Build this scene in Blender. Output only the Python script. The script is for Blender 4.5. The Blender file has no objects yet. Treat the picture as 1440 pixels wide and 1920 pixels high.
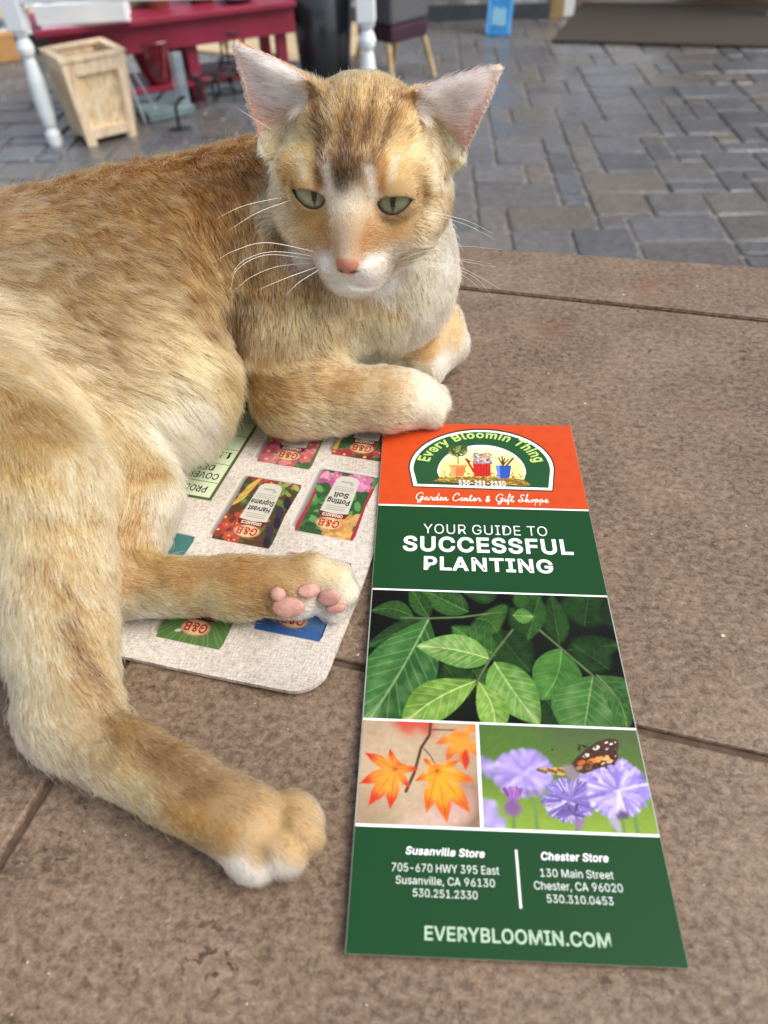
import bpy, bmesh, math, random, json
import numpy as np
from mathutils import Vector, Matrix, kdtree
from mathutils.bvhtree import BVHTree
C = bpy.context.scene
COL = C.collection
rad = math.radians
random.seed(7)
RNG = np.random.default_rng(7)

# ------------------------------------------------------------------ camera
# world frame: the table top is z = 0, the paved floor z = GROUND; x to the right, y away from the viewer
GROUND = -0.9
CAM_H = 0.2506
F_PX = 1387.0                      # focal length in photo pixels (photo 1440 x 1920)
ROT = np.array([[0.99919, -0.04020, 0.0], [-0.02813, -0.69941, 0.71418], [-0.02871, -0.71361, -0.69996]])
cam = bpy.data.objects.new('camera', bpy.data.cameras.new('camera'))
COL.objects.link(cam)
rx, ry, rz = ROT[:, 0], -ROT[:, 1], -ROT[:, 2]
cam.matrix_world = Matrix(((rx[0], ry[0], rz[0], 0), (rx[1], ry[1], rz[1], 0), (rx[2], ry[2], rz[2], CAM_H), (0, 0, 0, 1)))
cam.data.sensor_fit = 'VERTICAL'
cam.data.sensor_height = 36.0
cam.data.sensor_width = 27.0
cam.data.lens = 36.0 * F_PX / 1920.0
cam.data.clip_start = 0.01
cam.data.clip_end = 500
cam.data.dof.use_dof = True
cam.data.dof.focus_distance = 0.335
cam.data.dof.aperture_fstop = 10.5
C.camera = cam

# ------------------------------------------------------------------ sky, sun, exposure
w = bpy.data.worlds.new('World')
C.world = w
w.use_nodes = True
nt = w.node_tree
bg = nt.nodes['Background']
sky = nt.nodes.new('ShaderNodeTexSky')
sky.sky_type = 'NISHITA'
sky.sun_disc = False
SUN_EL, SUN_AZ = rad(52), rad(108)          # azimuth clockwise from +y: soft light from the far right
sky.sun_elevation = SUN_EL
sky.sun_rotation = SUN_AZ
sky.air_density = 1.0
sky.dust_density = 3.0
sky.ozone_density = 1.0
hz = nt.nodes.new('ShaderNodeHueSaturation')          # a milky, hazy sky: less blue than a clear one
hz.inputs['Saturation'].default_value = 0.5
nt.links.new(sky.outputs[0], hz.inputs['Color'])
nt.links.new(hz.outputs[0], bg.inputs[0])
bg.inputs[1].default_value = 0.115
sun = bpy.data.objects.new('sun', bpy.data.lights.new('sun', 'SUN'))
COL.objects.link(sun)
sun.data.energy = 2.0
sun.data.angle = rad(42)
sun.data.color = (1.0, 0.95, 0.87)
sd = Vector((math.sin(SUN_AZ) * math.cos(SUN_EL), math.cos(SUN_AZ) * math.cos(SUN_EL), math.sin(SUN_EL)))
sun.rotation_euler = sd.to_track_quat('Z', 'Y').to_euler()
C.view_settings.view_transform = 'Standard'
C.view_settings.look = 'None'
C.view_settings.gamma = 1
C.view_settings.exposure = 0.78
C.view_settings.use_white_balance = True
C.view_settings.white_balance_temperature = 6600
C.view_settings.white_balance_tint = 10
C.render.engine = 'CYCLES'
C.cycles.max_bounces = 20
C.cycles.glossy_bounces = 14
C.cycles.transmission_bounces = 20
C.cycles.diffuse_bounces = 4
C.cycles.transparent_max_bounces = 8
C.cycles.use_denoising = True

# ------------------------------------------------------------------ helpers
def at(px, py, h=0.0):
    """a measured photo pixel -> the world point at height h"""
    d = ROT @ np.array([(px - 720) / F_PX, (py - 960) / F_PX, 1.0])
    return np.array([0, 0, CAM_H]) + d * ((h - CAM_H) / d[2])

def lin(c):
    if isinstance(c, str):
        c = c.lstrip('#')
        c = [int(c[i:i + 2], 16) / 255 for i in (0, 2, 4)]
        c = [x / 12.92 if x <= 0.04045 else ((x + 0.055) / 1.055) ** 2.4 for x in c]
    return np.array(c[:3], float)

def tag(o, label=None, cat=None, group=None, kind=None):
    if label: o['label'] = label
    if cat: o['category'] = cat
    if group: o['group'] = group
    if kind: o['kind'] = kind
    return o

def empty(name, loc, rz=0.0):
    o = bpy.data.objects.new(name, None)
    o.empty_display_size = 0.05
    COL.objects.link(o)
    o.location = loc
    o.rotation_euler = (0, 0, rz)
    return o

def link_mesh(name, me, mat=None, parent=None):
    o = bpy.data.objects.new(name, me)
    COL.objects.link(o)
    if mat is not None and not me.materials:
        me.materials.append(mat)
    if parent is not None:
        o.parent = parent
    return o

def mesh_np(name, V, Fq, mat=None, parent=None, smooth=False, cols=None):
    me = bpy.data.meshes.new(name)
    me.from_pydata([tuple(v) for v in V], [], [tuple(int(i) for i in f) for f in Fq])
    if smooth:
        me.polygons.foreach_set('use_smooth', [True] * len(me.polygons))
    if cols is not None:
        a = me.color_attributes.new('Col', 'FLOAT_COLOR', 'POINT')
        c4 = np.ones((len(V), 4), np.float32); c4[:, :3] = cols
        a.data.foreach_set('color', c4.ravel())
    me.update()
    return link_mesh(name, me, mat, parent)

class MB:
    """collects boxes, lathes and tubes and links them as one mesh object"""
    def __init__(s): s.bm = bmesh.new()
    def box(s, c, d, rz=0.0, bev=0.0, M=None, taper=1.0):
        r = bmesh.ops.create_cube(s.bm, size=1.0)
        vs = r['verts']
        for v in vs:
            k = taper if v.co.z > 0 else 1.0
            v.co = Vector((v.co.x * d[0] * k, v.co.y * d[1] * k, v.co.z * d[2]))
        if bev:
            es = list({e for v in vs for e in v.link_edges})
            b = bmesh.ops.bevel(s.bm, geom=es, offset=bev, segments=2, affect='EDGES', profile=0.5)
            vs = list({v for f in b['faces'] for v in f.verts} | {v for v in vs if v.is_valid})
        T = Matrix.Translation(c) @ Matrix.Rotation(rz, 4, 'Z')
        if M is not None: T = M @ T
        bmesh.ops.transform(s.bm, matrix=T, verts=vs)
        return s
    def prism(s, poly, z0, z1, top=None):
        top = top or poly
        a = [s.bm.verts.new((x, y, z0)) for x, y in poly]
        b = [s.bm.verts.new((x, y, z1)) for x, y in top]
        n = len(a)
        s.bm.faces.new(a[::-1]); s.bm.faces.new(b)
        for i in range(n): s.bm.faces.new((a[i], a[(i + 1) % n], b[(i + 1) % n], b[i]))
        return s
    def hexa(s, p):            # eight corners: bottom 4 (ccw), top 4 (ccw)
        v = [s.bm.verts.new(q) for q in p]
        for f in ((3, 2, 1, 0), (4, 5, 6, 7), (0, 1, 5, 4), (1, 2, 6, 5), (2, 3, 7, 6), (3, 0, 4, 7)):
            s.bm.faces.new([v[i] for i in f])
        return s
    def lathe(s, c, prof, n=24, cap=True):
        rings = []
        for r, z in prof:
            rings.append([s.bm.verts.new((c[0] + r * math.cos(2 * math.pi * i / n), c[1] + r * math.sin(2 * math.pi * i / n), c[2] + z)) for i in range(n)])
        for a, b in zip(rings, rings[1:]):
            for i in range(n): s.bm.faces.new((a[i], a[(i + 1) % n], b[(i + 1) % n], b[i]))
        if cap:
            s.bm.faces.new(rings[0][::-1]); s.bm.faces.new(rings[-1])
        return s
    def tube(s, pts, r, n=8):
        pts = [Vector(p) for p in pts]
        rs = r if isinstance(r, (list, tuple)) else [r] * len(pts)
        rings = []
        up = Vector((0.13, 0.31, 0.94)).normalized()
        for i, p in enumerate(pts):
            t = (pts[min(i + 1, len(pts) - 1)] - pts[max(i - 1, 0)]).normalized()
            x = t.cross(up)
            if x.length < 1e-3: x = t.cross(Vector((1, 0, 0)))
            x.normalize(); y = t.cross(x)
            rings.append([s.bm.verts.new(p + (x * math.cos(2 * math.pi * k / n) + y * math.sin(2 * math.pi * k / n)) * rs[i]) for k in range(n)])
        for a, b in zip(rings, rings[1:]):
            for k in range(n): s.bm.faces.new((a[k], a[(k + 1) % n], b[(k + 1) % n], b[k]))
        s.bm.faces.new(rings[0][::-1]); s.bm.faces.new(rings[-1])
        return s
    def build(s, name, mat=None, parent=None, smooth=False):
        bmesh.ops.recalc_face_normals(s.bm, faces=s.bm.faces)
        me = bpy.data.meshes.new(name)
        s.bm.to_mesh(me); s.bm.free()
        if smooth: me.polygons.foreach_set('use_smooth', [True] * len(me.polygons))
        return link_mesh(name, me, mat, parent)

# ---- materials
def new_mat(name):
    m = bpy.data.materials.new(name); m.use_nodes = True
    return m, m.node_tree, m.node_tree.nodes['Principled BSDF']

def noise_mat(name, c1, c2, scale=8.0, rough=0.6, detail=6.0, bump=0.0, spec=0.5, stretch=None, lo=0.35, hi=0.65, c3=None, metal=0.0, coat=0.0):
    m, t, p = new_mat(name)
    tc = t.nodes.new('ShaderNodeTexCoord'); mp = t.nodes.new('ShaderNodeMapping')
    t.links.new(tc.outputs['Object'], mp.inputs[0])
    if stretch: mp.inputs['Scale'].default_value = stretch
    n = t.nodes.new('ShaderNodeTexNoise'); n.inputs['Scale'].default_value = scale; n.inputs['Detail'].default_value = detail
    t.links.new(mp.outputs[0], n.inputs['Vector'])
    r = t.nodes.new('ShaderNodeValToRGB')
    r.color_ramp.elements[0].position = lo; r.color_ramp.elements[0].color = (*lin(c1), 1)
    r.color_ramp.elements[1].position = hi; r.color_ramp.elements[1].color = (*lin(c2), 1)
    if c3 is not None:
        e = r.color_ramp.elements.new((lo + hi) / 2); e.color = (*lin(c3), 1)
    t.links.new(n.outputs['Fac'], r.inputs[0]); t.links.new(r.outputs[0], p.inputs['Base Color'])
    p.inputs['Roughness'].default_value = rough; p.inputs['Specular IOR Level'].default_value = spec
    p.inputs['Metallic'].default_value = metal; p.inputs['Coat Weight'].default_value = coat
    if bump:
        b = t.nodes.new('ShaderNodeBump'); b.inputs['Strength'].default_value = bump; b.inputs['Distance'].default_value = 0.002
        t.links.new(n.outputs['Fac'], b.inputs['Height']); t.links.new(b.outputs[0], p.inputs['Normal'])
    return m

def attr_mat(name, rough=0.45, spec=0.4, weave=0.0):
    m, t, p = new_mat(name)
    a = t.nodes.new('ShaderNodeAttribute'); a.attribute_name = 'Col'
    t.links.new(a.outputs['Color'], p.inputs['Base Color'])
    p.inputs['Roughness'].default_value = rough; p.inputs['Specular IOR Level'].default_value = spec
    tc = t.nodes.new('ShaderNodeTexCoord')
    n = t.nodes.new('ShaderNodeTexNoise'); n.inputs['Scale'].default_value = 60; n.inputs['Detail'].default_value = 3
    t.links.new(tc.outputs['Object'], n.inputs['Vector'])
    mr = t.nodes.new('ShaderNodeMapRange'); mr.inputs[3].default_value = rough - 0.06; mr.inputs[4].default_value = rough + 0.06
    t.links.new(n.outputs['Fac'], mr.inputs[0]); t.links.new(mr.outputs[0], p.inputs['Roughness'])
    return m
M_PRINT = attr_mat('glossy_print', 0.42, 0.18)
M_MATPRINT = attr_mat('cloth_print', 0.7, 0.2)
M_WHITE = noise_mat('white_ink', '#f0f2f6', '#f6f8fb', 40, 0.45, spec=0.2)

GLYPHS = r"""
 94
&224;98,-3,75,-1,55,6,39,17,27,31,20,48,17,67,19,82,24,95,42,117,70,139,108,168,118,176,127,187,131,202,129,214,123,223,113,228,101,230,84,227,73,216,68,199,73,182,84,164,102,142,219,0,182,0,86,116,61,146,44,172,39,185,38,199,40,215,45,229,55,241,67,249,82,255,100,257,118,255,133,249,145,241,154,230,160,217,162,202,158,181,146,162,128,146,77,109,55,87,50,77,48,66,50,54,55,44,62,35,72,29,83,25,96,23,111,25,126,30,151,48,160,61,168,76,173,93,174,112,204,112,202,90,198,72,185,46,173,31,166,23,153,12,136,3,117,-2
,94;19,-60,34,36,68,36,42,-60
-227;168,122,168,94,57,94,57,122
.94;48,-2,39,-1,31,4,26,12,25,20,26,29,31,37,39,42,48,43,56,42,64,37,69,29,71,20,69,12,64,4,56,-1
0227;113,-3,87,0,65,12,47,31,34,57,27,89,24,127,27,165,35,197,48,223,65,242,87,254,113,258,139,254,161,242,179,223,192,197,200,165,203,127,200,89,192,57,179,31,162,12,140,0|113,25,131,28,145,37,157,52,165,72,170,97,172,127,170,157,165,182,157,203,145,218,131,227,113,230,96,227,82,218,70,203,62,182,56,157,55,127,56,97,62,72,70,52,82,37,96,28
1227;38,0,38,27,195,27,195,0|138,254,138,0,106,0,106,224,105,224,43,179,43,213,99,254
2227;32,0,32,24,117,114,141,141,155,163,160,186,159,198,154,209,146,218,137,224,112,230,98,228,86,224,77,216,69,207,65,195,64,181,33,181,35,202,43,221,55,237,72,248,91,255,112,258,134,255,153,248,169,237,181,223,188,205,191,186,185,159,168,129,133,90,76,30,76,28,195,28,195,0
3227;109,-3,87,-1,66,5,49,15,35,29,26,46,22,66,55,66,57,54,63,44,72,35,83,30,109,25,138,30,149,37,157,46,163,58,165,72,163,86,158,98,150,109,137,117,121,122,101,124,78,124,78,150,144,224,144,226,35,226,35,254,186,254,186,230,106,139,106,144,132,144,154,138,172,127,185,111,194,93,196,72,194,51,185,33,172,18,154,6,133,-1
4227;20,53,20,79,123,254,155,254,54,83,54,81,207,81,207,53|141,0,141,61,141,73,141,159,171,159,171,0
5227;111,-3,89,-1,70,6,54,16,41,30,33,47,30,65,61,65,64,54,69,44,87,30,111,25,125,27,138,32,149,41,157,52,162,66,164,81,162,97,157,111,148,122,137,131,124,137,109,138,84,134,64,123,34,126,48,254,183,254,183,226,75,226,67,151,68,151,89,162,115,167,131,165,147,160,161,153,172,143,182,130,189,116,194,99,195,82,193,58,184,38,171,21,154,8,134,-1
6227;113,-3,91,-1,71,7,55,20,42,37,34,58,32,81,34,100,40,119,69,170,126,254,161,254,75,131,73,131,83,144,98,153,117,157,139,155,158,147,173,136,185,120,192,101,194,79,192,56,184,36,171,20,155,7,135,-1|113,24,127,26,139,31,149,40,157,51,162,64,164,79,162,94,157,107,149,118,139,126,127,131,113,133,99,131,87,126,77,118,69,107,64,94,62,79,64,64,69,51,77,40,87,31,99,26
7227;48,0,162,224,162,226,31,226,31,254,195,254,195,224,82,0
9227;113,258,135,255,155,247,171,234,184,217,192,197,194,173,192,155,186,135,158,84,100,0,65,0,151,124,154,124,144,111,128,101,109,97,87,100,69,107,53,119,41,134,34,154,32,176,34,198,42,218,55,235,71,247,91,255|113,230,99,228,87,223,77,215,69,204,64,191,63,176,64,161,69,148,77,137,87,129,99,123,113,122,127,123,139,129,149,137,157,147,162,160,164,175,162,190,157,204,150,215,139,223,127,228
A240;8,0,101,254,138,254,231,0,198,0,144,151,132,186,116,239,123,239,106,185,95,151,43,0|55,71,55,99,185,99,185,71
B228;30,0,30,254,121,254,145,252,164,245,180,235,190,221,197,205,199,187,198,172,193,160,178,143,157,133,157,131,170,129,182,123,192,114,201,102,207,86,209,68,207,50,200,33,189,20,172,9,151,2,123,0|62,29,122,29,148,31,165,40,175,53,178,68,176,81,171,92,163,102,153,109,140,114,124,115,62,115|62,143,119,143,144,148,154,155,162,163,166,174,168,186,165,202,156,214,141,223,120,226,62,226
C255;134,-3,103,1,75,12,52,32,35,58,24,90,20,127,24,165,35,197,52,223,75,242,103,254,134,258,170,252,186,245,201,236,214,224,224,209,232,193,236,174,204,174,195,197,179,214,158,224,134,228,111,225,92,216,75,202,62,182,54,157,52,127,54,97,63,72,75,53,92,38,112,29,134,26,158,30,179,40,195,57,204,80,236,80,232,62,224,45,214,31,201,19,187,9,170,2,153,-2
D251;109,0,48,0,48,29,107,29,136,31,159,40,177,55,189,75,197,99,200,128,197,156,190,180,177,200,160,214,138,223,110,226,47,226,47,254,113,254,147,251,176,239,200,221,217,196,227,164,231,128,227,91,217,59,199,34,175,15,145,4|62,254,62,0,30,0,30,254
E209;30,0,30,254,186,254,186,226,62,226,62,143,178,143,178,114,62,114,62,29,188,29,188,0
F205;30,0,30,254,185,254,185,226,62,226,62,139,173,139,173,111,62,111,62,0
G260;134,-3,102,1,75,13,52,32,35,58,24,90,20,127,24,165,35,197,52,223,74,242,102,254,132,258,152,256,170,252,187,245,202,235,214,222,225,208,232,192,237,174,204,174,194,197,178,213,158,224,133,228,111,225,92,216,75,202,62,182,54,157,52,127,54,97,63,72,75,53,92,38,112,29,134,26,155,29,172,36,187,47,198,62,205,80,207,101,217,100,141,100,141,128,239,128,239,100,236,71,225,45,209,25,188,9,163,0
H258;30,0,30,254,62,254,62,144,196,144,196,254,228,254,228,0,196,0,196,116,62,116,62,0
I150;16,0,16,29,59,29,59,226,16,226,16,254,135,254,135,226,91,226,91,29,135,29,135,0
L196;30,0,30,254,62,254,62,29,181,29,181,0
M314;30,0,30,254,76,254,139,94,144,79,150,61,156,42,161,24,154,24,159,41,165,61,171,79,176,94,238,254,284,254,284,0,252,0,252,145,252,163,253,184,253,207,253,229,256,229,249,205,241,181,234,161,228,145,171,0,143,0,85,145,80,160,72,181,65,204,56,229,59,229,60,208,60,186,61,164,61,145,61,0
N262;30,0,30,254,68,254,172,91,181,75,194,53,207,27,202,27,200,54,200,79,199,97,199,254,232,254,232,0,193,0,101,145,89,165,74,191,54,226,60,227,61,192,62,164,62,145,62,0
O267;133,-3,103,1,75,12,52,32,35,58,24,90,20,127,24,165,35,197,52,223,75,242,103,254,133,258,164,254,192,242,215,223,232,197,243,165,247,127,243,90,232,58,215,32,192,12,164,1|133,26,155,29,175,38,191,52,204,72,212,97,215,127,212,157,204,182,191,202,175,216,155,225,133,228,112,225,92,216,75,202,63,182,54,157,52,127,54,97,63,72,75,52,92,38,112,29
P222;30,0,30,254,118,254,144,252,166,244,183,231,195,215,202,195,204,174,202,152,195,133,183,116,166,104,144,96,118,93,55,93,55,121,116,121,134,123,149,128,159,136,167,147,171,160,172,174,171,188,167,201,159,211,148,219,134,224,116,226,62,226,62,0
R224;30,0,30,254,118,254,145,252,167,244,183,232,195,217,202,198,205,176,202,154,195,136,183,120,166,109,145,101,118,99,48,99,48,128,117,128,135,129,149,133,160,141,167,150,171,162,173,176,171,190,167,202,159,212,149,220,134,224,116,226,62,226,62,0|177,0,115,115,151,115,214,0
S223;112,-4,86,-2,64,5,46,15,32,30,23,48,19,68,52,68,55,55,62,44,71,35,83,29,112,25,128,26,143,30,155,37,165,46,171,57,173,70,171,81,166,89,148,102,122,111,92,120,64,130,43,145,30,163,26,186,29,206,37,224,51,238,69,249,90,256,114,258,137,256,158,249,175,238,189,224,197,208,200,189,169,189,163,206,151,219,134,227,112,229,97,228,84,224,73,218,64,209,59,199,58,188,60,176,65,167,85,154,106,147,132,140,156,132,179,119,197,99,202,85,204,69,201,50,193,32,180,17,162,5,139,-2
T224;16,226,16,254,208,254,208,226,128,226,128,0,96,0,96,226
U259;129,-4,101,-1,77,8,57,22,42,40,33,62,30,87,30,254,62,254,62,89,64,72,70,57,80,44,94,34,110,28,129,26,149,28,165,34,179,44,188,57,194,72,196,89,196,254,229,254,229,87,226,62,216,40,201,22,182,8,157,-1
V240;102,0,8,254,42,254,96,103,108,69,124,15,117,15,133,69,145,103,197,254,231,254,139,0
W343;78,0,8,254,41,254,82,98,88,73,93,47,98,20,95,20,100,47,106,73,112,98,153,254,190,254,231,98,237,73,243,47,249,20,244,20,249,47,255,73,261,98,302,254,335,254,265,0,228,0,184,161,176,196,168,237,175,237,167,197,159,161,115,0
Y236;102,0,102,104,8,254,46,254,96,172,111,146,125,115,112,115,126,146,140,172,191,254,228,254,134,104,134,0
a195;80,-4,63,-3,47,2,34,11,24,22,17,37,15,54,17,69,22,80,29,90,39,97,63,105,89,110,117,113,133,117,136,121,138,127,138,128,133,148,120,161,98,165,75,161,59,150,50,137,20,146,29,161,39,173,52,182,66,188,97,192,119,190,143,180,153,172,161,160,167,145,168,126,168,0,138,0,138,26,136,26,126,12,108,1|85,23,101,24,114,29,124,37,132,47,136,57,138,69,138,95,130,91,116,88,100,86,88,84,67,79,52,70,47,62,46,52,51,36,65,26
d212;98,-4,75,-1,56,8,40,23,27,42,20,66,17,94,20,122,27,146,40,166,56,180,75,189,98,192,114,191,126,186,144,173,153,160,155,160,155,254,186,254,186,0,156,0,156,29,153,29,143,16,126,2,114,-3|102,23,118,26,132,32,142,43,150,58,154,75,156,95,154,114,150,131,142,145,132,156,118,163,102,165,86,163,72,156,62,145,54,131,50,114,48,95,50,75,54,58,62,44,73,33,86,26
e202;106,-4,80,-1,58,8,41,23,28,42,20,66,17,93,20,121,28,145,40,165,58,180,78,189,103,192,133,187,147,180,160,170,170,157,179,141,184,121,186,97,186,85,37,85,37,110,169,110,155,101,153,119,149,134,141,147,131,157,118,163,103,165,87,163,73,157,62,147,54,135,50,121,48,105,48,89,50,69,55,53,64,40,76,31,90,25,106,23,127,26,143,36,153,53,182,45,177,32,168,20,156,10,141,2,125,-3
f127;114,190,114,164,3,164,3,190|40,0,40,216,42,231,48,243,57,252,68,259,94,265,111,263,121,260,114,234,107,236,97,237,85,235,77,230,72,221,71,209,71,0
g213;103,-75,84,-74,67,-70,41,-55,25,-35,51,-20,61,-33,77,-44,103,-49,124,-46,141,-38,152,-23,156,-3,156,34,153,34,143,21,126,8,114,4,97,2,76,5,56,13,40,27,28,45,20,68,17,96,20,123,27,147,40,166,56,180,76,189,98,192,114,191,127,186,144,173,154,159,157,159,157,190,186,190,186,-4,183,-27,175,-45,162,-59,145,-68,125,-73|102,30,118,32,132,38,142,47,150,61,155,77,156,96,155,115,150,132,142,146,132,156,119,163,102,165,86,163,73,156,62,145,54,131,50,115,48,96,50,78,54,61,62,48,73,38,86,32
h205;57,113,57,0,26,0,26,254,57,254,57,144,51,144,62,166,76,181,94,189,114,192,132,190,148,184,161,174,170,160,177,142,179,120,179,0,148,0,148,118,145,137,136,152,123,161,105,165,92,163,80,159,71,151,63,141,58,129
i83;26,0,26,190,57,190,57,0|42,221,34,223,27,227,22,234,21,242,22,249,27,256,34,260,42,262,50,260,57,256,62,249,63,242,62,234,57,227,50,223
l95;70,-1,50,2,37,10,29,24,26,42,26,254,57,254,57,49,60,31,65,27,73,26,80,26,85,27,90,1,81,0
m305;26,0,26,190,56,190,56,148,54,148,59,162,66,173,86,188,110,193,129,190,144,180,154,166,160,147,156,147,161,160,169,172,190,187,218,193,234,191,249,186,261,177,270,164,276,148,278,128,278,0,248,0,248,127,245,145,236,156,224,163,209,165,197,164,187,160,173,145,168,124,168,0,137,0,137,130,134,144,126,156,115,163,100,165,79,160,70,154,63,145,58,133,57,119,57,0
n205;57,113,57,0,26,0,26,190,56,190,56,144,51,144,62,166,76,181,94,189,114,192,132,190,147,184,160,174,170,160,176,142,179,120,179,0,148,0,148,118,145,137,136,152,123,161,105,165,92,163,80,159,71,151,63,141,58,129
o208;104,-4,79,-1,58,8,41,23,28,43,20,66,17,94,20,122,28,146,41,165,58,180,79,189,104,192,128,189,149,180,167,165,180,146,188,122,191,94,188,66,180,43,167,23,149,8,128,-1|104,23,121,26,135,33,146,44,154,59,158,75,160,94,158,112,154,129,146,144,135,155,121,162,104,165,86,162,73,155,62,144,54,129,50,112,48,94,50,75,54,59,62,44,73,33,86,26
p212;26,-71,26,190,56,190,56,160,59,160,69,173,86,186,98,191,115,192,137,189,156,180,173,166,185,146,193,122,195,94,193,66,185,42,173,23,157,8,137,-1,115,-4,99,-3,86,2,69,16,59,29,57,29,57,-71|110,23,126,26,140,33,150,44,158,58,163,75,164,95,163,114,158,131,150,145,140,156,126,163,110,165,94,163,81,156,70,145,62,131,58,114,56,95,58,75,63,58,70,43,81,32,94,26
r130;26,0,26,190,56,190,56,160,58,160,65,173,76,184,90,190,107,192,115,192,122,192,122,161,115,162,103,163,91,161,80,157,70,151,63,142,58,131,57,118,57,0
s182;91,-4,72,-3,56,2,42,9,31,19,23,32,18,47,47,53,53,40,62,30,75,25,91,23,108,25,122,31,131,40,134,51,132,60,127,68,118,74,106,78,75,85,52,93,36,104,27,119,23,137,26,152,33,166,43,177,58,185,74,190,94,192,112,191,127,186,140,179,149,170,162,145,134,139,129,149,121,158,110,164,94,166,78,164,65,158,57,150,54,139,56,129,62,122,86,111,115,105,137,97,153,86,162,71,166,53,163,37,156,24,145,12,130,3,112,-2
t114;102,190,102,164,3,164,3,190|32,236,63,236,63,49,64,38,68,31,75,26,85,25,93,26,101,27,107,1,96,-1,84,-2,62,1,46,11,36,26,32,46
u205;91,-3,73,-1,57,5,44,15,35,29,28,47,26,69,26,190,57,190,57,72,60,52,68,37,82,28,100,25,113,27,125,31,134,38,142,48,146,61,148,76,148,190,179,190,179,0,149,0,149,46,154,46,143,23,129,8,111,0
v195;81,0,9,190,42,190,83,78,93,43,103,10,92,10,101,43,112,78,152,190,186,190,113,0
x189;10,0,86,109,86,86,14,190,50,190,74,153,90,127,104,103,88,103,101,127,117,153,141,190,176,190,104,84,104,107,179,0,143,0,115,43,100,68,86,91,102,91,89,68,74,43,46,0
y195;24,-69,31,-43,36,-44,52,-44,65,-37,75,-18,81,-1,9,190,42,190,83,78,93,43,103,10,92,10,101,43,112,78,153,190,186,190,102,-29,88,-54,70,-68,46,-73,32,-72
"""
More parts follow.
